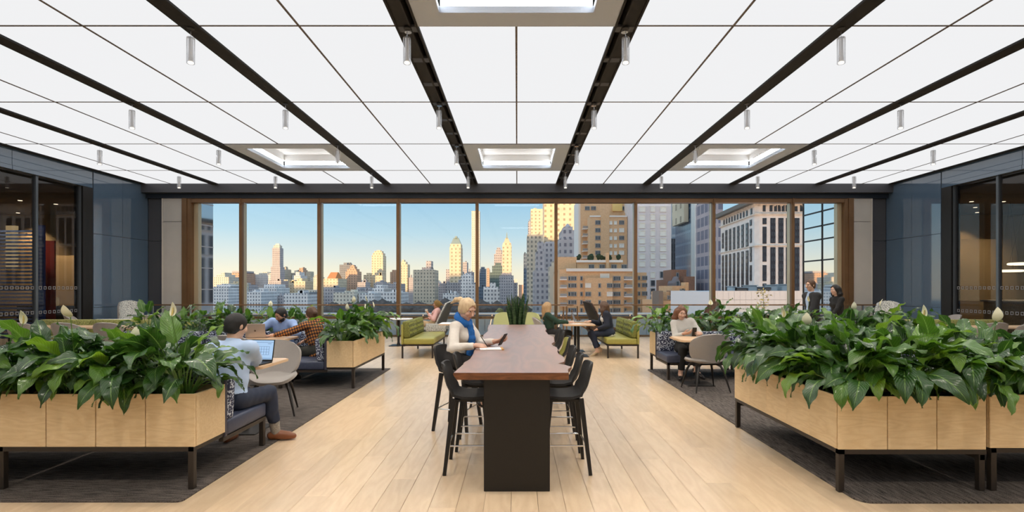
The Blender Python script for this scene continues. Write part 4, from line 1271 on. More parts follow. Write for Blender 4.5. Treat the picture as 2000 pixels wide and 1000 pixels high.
# pale panelled low roof in front of it
lr = thing('panelled_rooftop', 'pale panelled rooftop with ventilation units before the white building', 'building', (at(1480, 0, 45).x, 45, GZ))
V = lambda x: lx(x, 45, lr)
zr = at(0, 568, 45).z - GZ
M_PALE = mat('pale_metal_panel', (0.74, 0.77, 0.80), 0.5)
MB().box((V(1390), 0.1, 0), (V(1600), 12, zr - 0.05)).build('roof_block', M_PALE, lr)
for k in range(19):
    xa = V(1390) + k * 0.48
    for z0, z1 in ((zr - 0.75, zr), (zr - 2.2, zr - 0.77), (zr - 3.7, zr - 2.22)):
        MB().box((xa + 0.008, 0, z0), (xa + 0.472, 0.1, z1)).build('metal_panel', M_PALE, lr)
M_UNIT = mat('vent_grey', (0.42, 0.43, 0.43), 0.6)
for x0, x1, y, mm in ((1449, 1455, 560, M_UNIT), (1459, 1479, 562, mat('vent_brown', (0.17, 0.13, 0.11), 0.8)), (1482, 1500, 558, M_UNIT), (1499, 1528, 561, mat('vent_brown', (0.17, 0.13, 0.11), 0.8)), (1528, 1541, 557, M_UNIT), (1551, 1564, 556, M_UNIT)):
    u = MB().box((V(x0), 2, zr - 0.1), (V(x1), 3.2, at(0, y, 47).z - GZ), 0.05, 1).build('vent_unit', mm, lr)
    MB().box((V(x0) - 0.05, 1.9, at(0, y, 47).z - GZ), (V(x1) + 0.05, 3.3, at(0, y, 47).z - GZ + 0.06)).build('vent_cap', M_UNIT, u)

# mirror-glass wings of this building left and right of the windows
M_MIRROR = mat('mirror_glass', (0.80, 0.82, 0.83), 0.02, 1.0)
M_MIRD = mat('dim_mirror_glass', (0.42, 0.45, 0.50), 0.04, 1.0)
rw = thing('glass_wing', 'mirror-glass wing with black glazing bars outside the last window', 'building', (20.0, 0, 0))
ys = [31.0, 32.9, 34.9, 37.2]
zs = [-6.0, -2.4, 1.0, 3.3, 4.75, 5.72, 6.7, 8.0]
zs = [-6.0, -2.6, 1.57 - 0.0, 3.42, 4.79, 5.68, 6.63, 7.9]
zs[2] = 0.5
for a in range(3):
    for b in range(7):
        MB().box((0, ys[a] + 0.05, zs[b] + 0.05), (0.1, ys[a + 1] - 0.05, zs[b + 1] - 0.05)).build('mirror_pane', M_MIRROR, rw)
for y in ys:
    MB().box((-0.04, y - 0.045, -6), (0.2, y + 0.045, 8)).build('upright_bar', M_BLACK, rw)
for z in zs:
    MB().box((-0.04, 31, z - 0.045), (0.2, 37.2, z + 0.045)).build('level_bar', M_BLACK, rw)
lw = thing('glass_wing', 'dark reflective glass wing at the left edge of the windows', 'building', (-19.85, 33.0, 0), math.radians(-10.85))
for b in range(7):
    z0 = -1.2 + b * 1.35
    MB().box((-0.1, -1.2, z0 + 0.03), (0, 1.35, z0 + 1.32)).build('mirror_pane', M_MIRD, lw)
MB().box((-2, -1.2, -6), (-0.1, 1.35, 9)).build('wing_core', M_GREYPANEL, lw)
for b in range(8):
    MB().box((-0.12, -1.2, -1.2 + b * 1.35 - 0.03), (0.03, 1.35, -1.2 + b * 1.35 + 0.03)).build('level_bar', mat('grey_bar', (0.3, 0.31, 0.33), 0.5), lw)
MB().box((-0.1, -1.2, -6), (0.0, 1.35, -1.23)).build('pale_base', M_PALE, lw)

# parapet of the terrace just outside
pr = thing('terrace_parapet', 'blue-grey terrace parapet with white coping just outside the windows', 'parapet', (0, 19.6, 0))
M_PAR = mat('parapet_blue', (0.36, 0.45, 0.53), 0.4)
for k in range(20):
    MB().box((-11.9 + k * 1.19 + 0.01, 0, -0.88), (-10.71 + k * 1.19 - 0.01, 0.08, 0.50)).build('parapet_panel', M_PAR, pr)
MB().box((-11.9, -0.15, 0.60), (11.9, 0.25, 0.66), 0.01, 1).build('coping', mat('coping_white', (0.66, 0.70, 0.74), 0.4), pr)
MB().box((-11.9, 0.0, 0.48), (11.9, 0.12, 0.60)).build('coping_web', mat('coping_blue', (0.10, 0.17, 0.30), 0.4), pr)
for k in range(10):
    MB().bar((-11.2 + k * 2.5, -0.02, -0.9), (-10.9 + k * 2.5, -0.3, 0.62), 0.012, 0.012).build('cable_strut', M_CHROME, pr)
struct(MB().box((-14, YB + 0.3, -1.0), (14, 19.8, -0.9)).build('terrace_floor', mat('terrace_grey', (0.3, 0.33, 0.36), 0.6)), 'grey terrace floor outside the windows')
# unseen blocks added behind the viewer to cast evening shade over the lower city
blk = thing('shade_block', 'unseen block added behind the viewer to shade the lower city', 'building', (0, -160, GZ))
for xa, xb, h in ((-1500, -450, 51.0), (-450, -200, 55.0), (-200, 900, 68.0)):
    MB().box((xa, 0, 0), (xb - 0.5, 60, h + 1.57 - GZ)).build('block_body', FAC['grey'], blk)
# ------------------------------------------------------------------ planter benches
def grid_panels(t, n, length, z0, z1, y, face, m=M_ASH):
    """n veneer panels side by side along x (face 'f') or along y (face 's') with a 3 mm joint."""
    w = length / n
    for k in range(n):
        a = -length / 2 + k * w
        if face == 'f':
            MB().box((a + 0.003, y, z0), (a + w - 0.003, y + 0.016, z1), 0.002, 1).build('panel', m, t)

ZB, ZT = 0.33, 0.74
M_JOINT_SHADE = mat('joint_shade', (0.10, 0.05, 0.02), 0.8)  # dark sheet added behind the panels in place of shade in their joints
def soil(t, x0, x1, y0, y1):
    n, m_ = max(4, int((x1 - x0) / 0.09)), max(3, int((y1 - y0) / 0.09))
    r = random.Random(int((x1 - x0) * 100))
    x0, x1, y0, y1 = x0 + 0.006, x1 - 0.006, y0 + 0.006, y1 - 0.006
    P = [[(x0 + (x1 - x0) * i / n, y0 + (y1 - y0) * j / m_, ZT - 0.05 + r.uniform(-0.015, 0.02)) for j in range(m_ + 1)] for i in range(n + 1)]
    stuff(MB().sheet(P, 0.012).build('soil', M_SOIL, t))

def leg_frame(t, xs, y_front, y_back, L):
    for x in xs:
        MB().box((x - 0.022, y_front, 0), (x + 0.022, y_front + 0.045, ZB - 0.03), 0.003, 1).build('leg', M_LEG, t)
        MB().box((x - 0.022, y_back - 0.045, 0), (x + 0.022, y_back, 0.285), 0.003, 1).build('leg', M_LEG, t)
    m_ = MB()
    m_.box((-L / 2 + 0.01, y_front, ZB - 0.035), (L / 2 - 0.01, y_front + 0.04, ZB))
    m_.box((-L / 2 + 0.01, y_back - 0.04, 0.25), (L / 2 - 0.01, y_back, 0.285))
    for s in (-1, 1):
        x = s * (L / 2 - 0.032)
        m_.box((x - 0.02, y_front, ZB - 0.035), (x + 0.02, 0.46, ZB))
        m_.box((x - 0.02, 0.42, 0.25), (x + 0.02, y_back, 0.285))
    m_.build('frame', M_LEG, t)

BEDS = []
def planter_bench(label, loc, rz, L, n, back=True):
    t = thing('planter_bench', label, 'planter bench', loc, rz, None)
    q = [Matrix.Rotation(rz, 3, 'Z') @ Vector(p) + Vector(loc) for p in ((-L / 2, 0, 0), (L / 2, 0.425, 0))]
    BEDS.append((min(q[0].x, q[1].x), max(q[0].x, q[1].x), min(q[0].y, q[1].y), max(q[0].y, q[1].y)))
    grid_panels(t, n, L, ZB, ZT, 0.0, 'f')
    for s in (-1, 1):
        x = s * L / 2
        MB().box((x - s * 0.02, 0.02, ZB), (x, 0.425, ZT), 0.002, 1).build('end_panel', M_ASH, t)
    MB().box((-L / 2 + 0.02, 0.405, ZB), (L / 2 - 0.02, 0.425, ZT)).build('inner_panel', M_ASH_PLAIN, t)
    MB().box((-L / 2 + 0.02, 0.02, ZB), (L / 2 - 0.02, 0.405, ZB + 0.02)).build('planter_floor', M_DARK, t)
    MB().box((-L / 2 + 0.02, 0.0165, ZB), (L / 2 - 0.02, 0.02, ZT - 0.004)).build('joint_backing', M_JOINT_SHADE, t)
    soil(t, -L / 2 + 0.02, L / 2 - 0.02, 0.02, 0.405)
    MB().box((-L / 2, 0.425, 0.285), (L / 2, 0.465, 0.77), 0.008, 2).build('back_panel', M_NAVY_BACK, t, smooth=0.6)
    # upholstery
    MB().box((-L / 2 + 0.005, 0.465, 0.285), (L / 2 - 0.005, 1.19, 0.425), 0.03, 3).build('seat_cushion', M_NAVY, t, smooth=0.7)
    nb = max(1, round(L / 0.97))
    w = L / nb
    for k in range(nb):
        a = -L / 2 + k * w
        M = Matrix.Translation((0, 0.465, 0.425)) @ Matrix.Rotation(-0.10, 4, 'X')
        MB().box((a + 0.006, 0.0, 0.0), (a + w - 0.006, 0.12, 0.36), 0.03, 3, M).build('back_cushion', M_PATT, t, smooth=0.7)
    leg_frame(t, (-L / 2 + 0.035, L / 2 - 0.035), 0.0, 1.18, L)
    return t

planter_bench('ash planter bench at the front left where the man with the laptop sits', (-3.262, 4.12, 0), 0, 1.54, 4)
planter_bench('ash planter bench cut by the left edge of the photo, front row', (-4.83, 4.12, 0), 0, 1.54, 4)
planter_bench('ash planter bench behind the person in the orange plaid shirt', (-2.53, 9.22, 0), PI / 2, 1.92, 5)
planter_bench('planter bench behind the man in the blue shirt, back left row', (-4.72, 10.25, 0), PI, 1.88, 5)
planter_bench('farthest left planter bench at the end of the back row', (-6.42, 10.25, 0), PI, 1.44, 4)
planter_bench('planter bench on which the woman in the grey blouse sits', (3.30, 10.22, 0), PI, 1.52, 4)
planter_bench('planter bench joined to the right end of the grey blouse woman\'s bench', (4.84, 10.22, 0), PI, 1.52, 4)
planter_bench('planter bench half hidden in the middle of the right foliage', (5.30, 8.25, 0), PI, 1.46, 4)
planter_bench('ash planter bench cut by the right edge of the photo, front row', (4.41, 4.09, 0), 0, 1.56, 4)

# corner planter, front right
def corner_planter():
    t = thing('corner_planter', 'L-shaped ash corner planter overflowing with foliage at the front right', 'planter', (2.466, 4.09, 0))
    W, Lg, d = 1.14, 1.95, 0.43
    BEDS.append((2.466, 2.466 + W, 4.09, 4.09 + d))
    BEDS.append((2.466, 2.466 + d, 4.09, 4.09 + Lg))
    for k in range(3):
        a = k * W / 3
        MB().box((a + 0.003, 0, ZB), (a + W / 3 - 0.003, 0.016, ZT), 0.002, 1).build('panel', M_ASH, t)
    pm = MB().box((-Lg / 10 + 0.004, 0, ZB), (Lg / 10 - 0.004, 0.016, ZT), 0.002, 1).mesh('panel')
    pm.materials.append(M_ASH)
    for k in range(5):
        put('panel', pm, None, t, (0, 0.02 + (k + 0.5) * (Lg - 0.02) / 5, 0), (0, 0, -PI / 2))
    MB().box((0.02, 0.0165, ZB), (W - 0.02, 0.02, ZT - 0.004)).box((0.0165, 0.02, ZB), (0.02, Lg - 0.02, ZT - 0.004)).build('joint_backing', M_JOINT_SHADE, t)
    MB().box((W - 0.02, 0.02, ZB), (W, d, ZT)).build('end_panel', M_ASH, t)
    MB().box((0.02, Lg - 0.02, ZB), (d, Lg, ZT)).build('end_panel', M_ASH, t)
    MB().box((d, d - 0.02, ZB), (W - 0.02, d, ZT)).build('inner_panel', M_ASH_PLAIN, t)
    MB().box((d - 0.02, d, ZB), (d, Lg - 0.02, ZT)).build('inner_panel', M_ASH_PLAIN, t)
    MB().box((0.02, 0.02, ZB), (W - 0.02, d - 0.02, ZB + 0.02)).box((0.02, d - 0.02, ZB), (d - 0.02, Lg - 0.02, ZB + 0.02)).build('planter_floor', M_DARK, t)
    soil(t, 0.02, W - 0.02, 0.02, d - 0.02)
    soil(t, 0.02, d - 0.02, d - 0.02, Lg - 0.02)
    for x, y in ((0.0, 0.0), (W - 0.06, 0.0), (0.0, Lg - 0.05), (W - 0.06, Lg - 0.05)):
        MB().box((x + 0.005, y, 0), (x + 0.05, y + 0.045, ZB - 0.03), 0.003, 1).build('leg', M_LEG, t)
    MB().box((0.005, 0, ZB - 0.035), (W, 0.04, ZB)).box((0.005, 0, ZB - 0.035), (0.05, Lg, ZB)).box((W - 0.05, 0, 0.25), (W - 0.01, Lg, 0.29)).box((0.05, Lg - 0.05, 0.25), (W - 0.01, Lg, 0.29)).build('frame', M_LEG, t)
    MB().box((d + 0.04, d + 0.05, 0.29), (W, Lg, 0.425), 0.03, 3).build('seat_cushion', M_NAVY, t, smooth=0.7)
    MB().box((d, d, 0.29), (d + 0.04, Lg, 0.77)).box((d, d, 0.29), (W, d + 0.04, 0.77)).build('back_panel', M_NAVY_BACK, t)
    MB().box((d + 0.04, d + 0.18, 0.43), (d + 0.16, Lg - 0.02, 0.79), 0.03, 3).box((d + 0.04, d + 0.04, 0.43), (W - 0.02, d + 0.16, 0.79), 0.03, 3).build('back_cushion', M_PATT, t, smooth=0.7)
    return t
corner_planter()

# ------------------------------------------------------------------ olive benches
def olive_bench(label, loc, rz):
    """Seat faces +x; length along y."""
    t = thing('olive_bench', label, 'bench', loc, rz)
    L = 1.92
    MB().box((0.05, -L / 2, 0.31), (0.73, L / 2, 0.445), 0.03, 3).build('seat', M_OLIVE, t, smooth=0.7)
    MB().box((0.0, -L / 2, 0.31), (0.05, L / 2, 0.76), 0.012, 2).build('back_panel', M_OLIVE, t, smooth=0.7)
    for s in (-1, 1):
        M = Matrix.Translation((0.05, 0, 0.44)) @ Matrix.Rotation(-0.12, 4, 'Y').inverted()
        M = Matrix.Translation((0.05, s * L / 4, 0.44)) @ Matrix.Rotation(0.10, 4, 'Y').inverted()
        MB().box((0.0, -L / 4 + 0.01, 0.0), (0.15, L / 4 - 0.01, 0.38), 0.045, 3, M).build('back_cushion', M_OLIVE_P, t, smooth=0.8)
    m_ = MB()
    m_.box((0.01, -L / 2 + 0.01, 0.275), (0.72, -L / 2 + 0.045, 0.31)).box((0.01, L / 2 - 0.045, 0.275), (0.72, L / 2 - 0.01, 0.31))
    m_.box((0.01, -L / 2, 0.275), (0.045, L / 2, 0.31)).box((0.685, -L / 2, 0.275), (0.72, L / 2, 0.31))
    m_.build('frame', M_LEG, t)
    for x in (0.01, 0.685):
        for y in (-L / 2 + 0.01, L / 2 - 0.045):
            MB().box((x, y, 0), (x + 0.035, y + 0.035, 0.28)).build('leg', M_LEG, t)
    return t
olive_bench('empty olive green bench with patterned back cushions left of the long table', (-2.60, 12.88, 0), 0)
olive_bench('olive green bench under the woman in the navy blazer', (2.74, 12.88, 0), PI)

# ------------------------------------------------------------------ long table
def long_table():
    t = thing('long_table', 'long live-edge walnut counter table on a black slab base', 'table', (0, 0, 0))
    left = [(4.05, -0.483), (4.2, -0.476), (4.6, -0.455), (4.95, -0.425), (5.3, -0.43), (5.7, -0.445), (6.2, -0.42), (6.7, -0.435), (7.3, -0.46), (8.0, -0.44), (8.7, -0.475), (9.42, -0.498)]
    right = [(4.05, 0.393), (4.25, 0.405), (4.36, 0.438), (4.46, 0.40), (4.55, 0.35), (4.66, 0.415), (4.9, 0.435), (5.3, 0.405), (5.7, 0.43), (6.1, 0.40), (6.5, 0.455), (7.0, 0.48), (7.5, 0.43), (8.0, 0.425), (8.5, 0.46), (9.0, 0.47), (9.42, 0.48)]
    rj = random.Random(5)
    def dense(P):
        out = []
        for (y0, x0), (y1, x1) in zip(P[:-1], P[1:]):
            n = max(1, int((y1 - y0) / 0.07))
            for k in range(n):
                f = k / n
                f2 = f * f * (3 - 2 * f)
                out.append((y0 + (y1 - y0) * f, x0 + (x1 - x0) * f2 + (rj.uniform(-0.006, 0.006) if 4.1 < y0 + (y1 - y0) * f < 9.3 else 0)))
        out.append(P[-1])
        return out
    lp, rp = dense(left), dense(right)
    poly = [(x, y) for y, x in rp] + [(x, y) for y, x in reversed(lp)]
    zt, zb = 0.927, 0.873
    m_ = MB()
    top = [m_.bm.verts.new((x, y, zt)) for x, y in poly]
    mid = [m_.bm.verts.new((x + (0.006 if 0 < i < len(rp) - 1 else (-0.006 if i > len(rp) else 0)), y, zt - 0.012)) for i, (x, y) in enumerate(poly)]
    bot = [m_.bm.verts.new((x - (0.022 if 0 < i < len(rp) - 1 else (-0.022 if i > len(rp) else 0)), y, zb)) for i, (x, y) in enumerate(poly)]
    n = len(poly)
    m_.bm.faces.new(top)
    m_.bm.faces.new(bot[::-1])
    for A, B in ((top, mid), (mid, bot)):
        for i in range(n):
            j = (i + 1) % n
            m_.bm.faces.new((A[i], A[j], B[j], B[i])).material_index = 1
    me = m_.mesh('tabletop')
    me.materials.append(M_TABLE); me.materials.append(M_TABLE_EDGE)
    put('tabletop', me, None, t)
    MB().box((-0.257, 4.11, 0.0), (0.253, 4.36, zb), 0.004, 1).build('slab_base', M_BLACK, t)
    MB().box((-0.257, 9.05, 0.0), (0.253, 9.30, zb), 0.004, 1).build('slab_base', M_BLACK, t)
    MB().box((-0.06, 4.36, 0.80), (0.06, 9.05, zb)).build('under_beam', M_BLACK, t)
    # bark knot in the notch of the right edge
    MB().blob((0.385, 4.56, 0.905), 0.05, 2, (0.6, 1.2, 0.45), 0.2).build('bark_knot', mat('bark', (0.10, 0.06, 0.04), 0.9, var=0.4, scale=60, bump=0.8), t)
    return t
long_table()

# ------------------------------------------------------------------ counter stools
def stool(label, loc, rz, olive=False):
    """Sitter looks along local +x."""
    t = thing('counter_stool', label, 'stool', loc, rz)
    prof = [(0.22, -0.035), (0.215, -0.012), (0.19, 0.002), (0.12, -0.004), (0.03, -0.012), (-0.06, -0.010), (-0.13, 0.008), (-0.175, 0.045), (-0.20, 0.105), (-0.218, 0.17), (-0.232, 0.225), (-0.24, 0.262), (-0.243, 0.28)]
    P = []
    for i, (x, z) in enumerate(prof):
        f = i / (len(prof) - 1)
        hw = 0.205 if f < 0.5 else 0.205 - 0.035 * (f - 0.5) * 2
        if i == 0: hw *= 0.86
        if i == len(prof) - 1: hw *= 0.90
        row = []
        for j in range(9):
            v = -1 + j / 4
            dx = 0.035 * v * v if f > 0.5 else 0.0
            dz = 0.022 * v * v if f < 0.6 else 0.0
            e = 0.015 * (abs(v) ** 6)
            row.append((x + dx, hw * v, 0.645 + z + dz - (e if f > 0.9 else 0)))
        P.append(row)
    o = MB().sheet(P, -0.022).build('seat_shell', M_STOOL, t, smooth=0.9)
    if olive:
        Q = [[(p[0] + 0.012, p[1] * 0.9, p[2] + 0.004) for p in row] for row in P[6:12]]
        MB().sheet(Q, -0.012).build('back_pad', M_OLIVE, t, smooth=0.9)
    for sx in (-1, 1):
        for sy in (-1, 1):
            a = (0.13 * sx - 0.01, 0.15 * sy, 0.63)
            b = (0.20 * sx - 0.01, 0.215 * sy, 0.0)
            MB().bar(b, a, 0.014, 0.020).build('leg', M_BLACK, t)
    z = 0.24
    f = 0.13 + 0.07 * (1 - z / 0.63)
    g = 0.15 + 0.065 * (1 - z / 0.63)
    MB().path([(-f - 0.01, -g, z), (f - 0.01, -g, z), (f - 0.01, g, z), (-f - 0.01, g, z), (-f - 0.01, -g, z)], 0.0075, 8).build('footrest', M_CHROME, t, smooth=0.6)
    MB().box((-0.14, -0.16, 0.605), (0.13, 0.16, 0.625)).build('under_frame', M_BLACK, t)
    return t
stool('black counter stool nearest the viewer on the left of the long table', (-0.40, 4.68, 0), 0.0)
stool('second black counter stool on the left of the long table, empty', (-0.38, 5.33, 0), 0.03)
stool('black counter stool pulled out under the woman with the blue scarf', (-0.66, 6.0, 0), -0.30)
stool('black counter stool behind the woman with the blue scarf', (-0.40, 7.2, 0), 0.0)
for i, y in enumerate((4.68, 5.30, 5.95, 7.15, 8.05, 8.75)):
    stool(['black counter stool nearest the viewer on the right of the long table', 'second black counter stool on the right of the long table',
           'third black counter stool on the right of the long table', 'counter stool with an olive pad, fourth on the right of the long table',
           'fifth counter stool on the right side, half hidden by the tabletop', 'farthest counter stool on the right side of the long table'][i],
          (0.40 if i < 3 else 0.46, y, 0), PI + (0.03, -0.05, 0.04, 0.0, 0.03, -0.02)[i], i == 3)

# ------------------------------------------------------------------ upholstered shell chairs
def disc(u, v):
    """Square to rounded-square disc."""
    return u * math.sqrt(max(0.0, 1 - v ** 4 * 0.34)), v * math.sqrt(max(0.0, 1 - u ** 4 * 0.34))

def shell_parts():
    n = 13
    S, Bk = [], []
    for i in range(n):
        r1, r2 = [], []
        for j in range(n):
            u, v = -1 + 2 * i / (n - 1), -1 + 2 * j / (n - 1)
            x, y = disc(u, v)
            # seat: x to the side, y front to back
            z = 0.445 + 0.055 * abs(x) ** 3 + (0.05 * max(0, -y) ** 3) - 0.025 * max(0, y) ** 3
            r1.append((x * 0.265, y * 0.245, z))
            # back: x to the side, h upwards
            h = (y + 1) / 2
            wide = 0.275 * (0.80 + 0.30 * math.sin(min(1, h * 1.15) * PI * 0.62))
            bx = x * wide
            by = -0.225 - 0.135 * h + 0.17 * (abs(x) ** 2.2)
            r2.append((bx, by, 0.43 + 0.44 * h + 0.02 * (1 - abs(x))))
        S.append(r1)
        Bk.append(r2)
    a = MB().sheet(S, 0.035).mesh('seat', 0.9)
    b = MB().sheet(Bk, -0.032).mesh('backrest', 0.9)
    a.materials.append(M_GREYFAB)
    b.materials.append(M_GREYFAB)
    return a, b
SEAT_ME, BACK_ME = shell_parts()
M_CHLEG = mat('chair_leg_dark', (0.03, 0.027, 0.024), 0.35, 0.4)
LEG_ME = {}
for sx in (-1, 1):
    for sy in (-1, 1):
        me = MB().path([(0.10 * sx, 0.10 * sy - 0.02, 0.415), (0.17 * sx, 0.15 * sy - 0.02, 0.385), (0.205 * sx, 0.19 * sy - 0.02, 0.30), (0.27 * sx, 0.26 * sy - 0.02, 0.0)], [0.012, 0.019, 0.018, 0.010], 10).mesh('leg', 0.9)
        me.materials.append(M_CHLEG)
        LEG_ME[(sx, sy)] = me
PAD_ME = MB().lathe([(0.19, 0.455), (0.215, 0.465), (0.20, 0.485)], (0, 0.0, 0), 24).mesh('seat_pad', 0.8)
PAD_ME.materials.append(M_BLUEPAD)
def shell_chair(label, loc, rz, pad=False):
    """Sitter looks along local +y."""
    t = thing('shell_chair', label, 'chair', loc, rz)
    put('seat', SEAT_ME, None, t)
    put('backrest', BACK_ME, None, t)
    for k, me in LEG_ME.items():
        put('leg', me, None, t)
    MB().box((-0.11, -0.13, 0.395), (0.11, 0.10, 0.415)).build('under_plate', M_CHLEG, t)
    if pad:
        put('seat_pad', PAD_ME, None, t)
    return t
shell_chair('grey upholstered shell chair opposite the man with the black laptop', (-3.04, 6.62, 0), PI + 0.32)
shell_chair('grey shell chair whose back shows behind the black laptop screen', (-4.12, 8.0, 0), -0.2)
shell_chair('grey upholstered shell chair seen from behind, facing the woman in the grey blouse', (2.88, 8.18, 0), 0.12)
for i, (x, y, rz) in enumerate(((-10.05, 11.0, 0.0), (-9.15, 11.0, 0.0), (-8.3, 11.0, 0.05))):
    shell_chair('grey shell chair with blue pad at the far left banquette, %s from the left' % ORD[i], (x, y, 0), rz, True)
shell_chair('grey shell chair left of the white table by the far left wall', (-11.52, 14.1, 0), -PI / 2 + 0.5, True)
shell_chair('grey shell chair right of the white table by the far left wall', (-9.86, 14.1, 0), PI / 2 - 0.5, True)
for i, (x, y, rz) in enumerate(((9.65, 11.0, 0.0), (10.45, 11.0, 0.0))):
    shell_chair('grey shell chair with blue pad at the far right banquette, %s from the left' % ORD[i], (x, y, 0), rz, True)
shell_chair('grey shell chair behind the leaf tips near the far right banquette', (11.2, 14.0, 0), PI / 2 - 0.2, True)
shell_chair('dark-shadowed grey shell chair under the woman in the green sweater', (0.74, 12.62, 0), -PI / 2)

# ------------------------------------------------------------------ small tables
def cafe_table(label, loc, sx, sy, top=M_LIGHTTOP, edge=M_ASH_PLAIN, white=False, base=0.44):
    t = thing('cafe_table', label, 'table', loc)
    c = 0.05
    poly = [(-sx / 2 + c, -sy / 2), (sx / 2 - c, -sy / 2), (sx / 2, -sy / 2 + c), (sx / 2, sy / 2 - c), (sx / 2 - c, sy / 2), (-sx / 2 + c, sy / 2), (-sx / 2, sy / 2 - c), (-sx / 2, -sy / 2 + c)]
    MB().prism(poly, 0.715, 0.742).build('tabletop', top, t)
    MB().prism([(x * 0.985, y * 0.985) for x, y in poly], 0.742, 0.745).build('top_laminate', M_WHITE if white else top, t)
    MB().lathe([(0.05, 0.012), (0.045, 0.05), (0.032, 0.08), (0.032, 0.70), (0.05, 0.715)], (0, 0, 0), 18).build('pedestal', M_BLACK, t, smooth=0.5)
    MB().box((-base / 2, -base / 2, 0), (base / 2, base / 2, 0.014), 0.004, 1).build('base_plate', M_DARK, t)
    MB().box((-0.16, -0.16, 0.70), (0.16, 0.16, 0.715)).build('top_plate', M_DARK, t)
    return t
cafe_table('square wooden cafe table carrying the black laptop', (-3.0, 5.86, 0), 0.70, 0.72)
cafe_table('square wooden cafe table carrying the gold laptop', (-4.05, 8.72, 0), 0.72, 0.66)
cafe_table('square wooden cafe table at which the woman in the grey blouse sits', (2.93, 8.66, 0), 0.72, 0.72)
cafe_table('front one of the two cafe tables between green sweater and navy blazer', (1.42, 12.35, 0), 0.72, 0.62)
cafe_table('rear one of the two cafe tables between green sweater and navy blazer', (1.45, 13.3, 0), 0.72, 0.62)
cafe_table('white-topped cafe table behind the woman with the blue scarf', (-1.45, 12.6, 0), 0.74, 0.66, M_LIGHTTOP, white=True)
cafe_table('white-topped cafe table between two grey chairs at the far left wall', (-10.7, 14.0, 0), 0.95, 0.6, M_WHITE, white=True)
cafe_table('white side table beside the empty olive green bench', (-3.25, 14.6, 0), 0.7, 0.5, M_WHITE, white=True)
cafe_table('white-topped low table among the right foliage', (9.15, 9.3, 0), 0.5, 0.5, M_WHITE, white=True)
def banquette(side, x0, x1):
    t = thing('banquette', 'long green speckled banquette along the far %s side' % side, 'banquette', ((x0 + x1) / 2, 12.2, 0))
    w = (x1 - x0) / 2
    n = 3
    for k in range(n):
        a = -w + 2 * w * k / n
        MB().box((a + 0.005, 0.0, 0.12), (a + 2 * w / n - 0.005, 0.62, 0.45), 0.03, 2).build('seat', M_GREEN_SPECK, t, smooth=0.7)
        MB().box((a + 0.005, 0.48, 0.45), (a + 2 * w / n - 0.005, 0.66, 0.82), 0.03, 2).build('backrest', M_GREEN_SPECK, t, smooth=0.7)
    MB().box((-w, 0.04, 0), (w, 0.6, 0.12)).build('plinth', M_BLACK, t)
    t2 = thing('dining_table', 'long wooden table before the far %s banquette' % side, 'table', ((x0 + x1) / 2, 11.55, 0))
    MB().box((-w, -0.35, 0.71), (w, 0.35, 0.745), 0.004, 1).build('tabletop', M_LIGHTTOP, t2)
    for x in (-w + 0.15, w - 0.15, 0):
        for y in (-0.28, 0.28):
            MB().box((x - 0.03, y - 0.03, 0), (x + 0.03, y + 0.03, 0.71)).build('leg', M_DARK, t2)
banquette('left', -11.4, -7.75)
banquette('right', 8.55, 11.6)

# ------------------------------------------------------------------ high-backed lounge chairs
def lounge(label, loc, rz, shell, inner, narrow=1.0):
    """Sitter looks along local +x."""
    t = thing('lounge_chair', label, 'armchair', loc, rz)
    P, Q = [], []
    for i in range(13):
        h = i / 12
        a, b = [], []
        for j in range(13):
            v = -1 + j / 6
            w = (0.34 - 0.05 * h ** 2) * narrow * (1 - 0.10 * max(0, h - 0.85) / 0.15)
            x = -0.22 - 0.30 * h + 0.20 * abs(v) ** 2.4 * (1 - 0.35 * h)
            z = 0.36 + 0.84 * h - 0.05 * abs(v) ** 3 * h
            a.append((x, v * w, z))
            b.append((x + 0.05, v * w * 0.93, z + 0.0))
        P.append(a)
        Q.append(b)
    MB().sheet(P, 0.035).build('back_shell', shell, t, smooth=0.9)
    MB().sheet(Q[1:], 0.05).build('back_cushion', inner, t, smooth=0.9)
    m_ = MB()
    m_.frustum((-0.24, -0.22), (0.26, 0.22), 0.22, (-0.34, -0.33), (0.36, 0.33), 0.40)
    m_.build('seat_shell', shell, t)
    MB().box((-0.26, -0.27, 0.39), (0.36, 0.27, 0.49), 0.04, 3).build('seat_cushion', inner, t, smooth=0.8)
    for s in (-1, 1):
        MB().box((-0.34, s * 0.27, 0.38), (0.22, s * 0.345, 0.60), 0.03, 3).build('armrest', inner if shell != inner else shell, t, smooth=0.8)
    MB().bar((0, 0, 0.03), (0, 0, 0.23), 0.025, 0.025, 12).build('pedestal', M_CHROME, t)
    for k in range(4):
        a = PI / 4 + k * PI / 2
        MB().bar((0, 0, 0.05), (0.30 * math.cos(a), 0.30 * math.sin(a), 0.015), 0.018, 0.012, 6).build('foot', M_CHROME, t)
    return t
M_CHAR = mat('charcoal_shell', (0.05, 0.055, 0.058), 0.75, var=0.15, scale=120)
M_BROWNP = two_tone('brown_print', (0.13, 0.06, 0.03), (0.03, 0.018, 0.012), 60, thr=0.5, soft=0.06)
lounge('charcoal high-backed lounge chair with speckled lining holding the woman with the cup', (-2.30, 14.95, 0), PI, M_CHAR, M_SPECK)
lounge('black high-backed lounge chair with brown print lining behind the navy blazer', (2.35, 14.9, 0), 0.15, mat('black_shell', (0.02, 0.018, 0.018), 0.6), M_BROWNP)
lounge('grey lounge chair with pale speckled back before the left lacquer wall', (-11.1, 15.4, 0), -0.7, M_GREYFAB, M_SPECK)
lounge('pale speckled lounge chair before the right lacquer wall', (10.35, 14.9, 0), PI + 0.9, M_SPECK, M_SPECK)
lounge('dark lounge chair top showing above the right foliage', (4.95, 14.3, 0), PI + 0.1, M_CHAR, M_BROWNP)
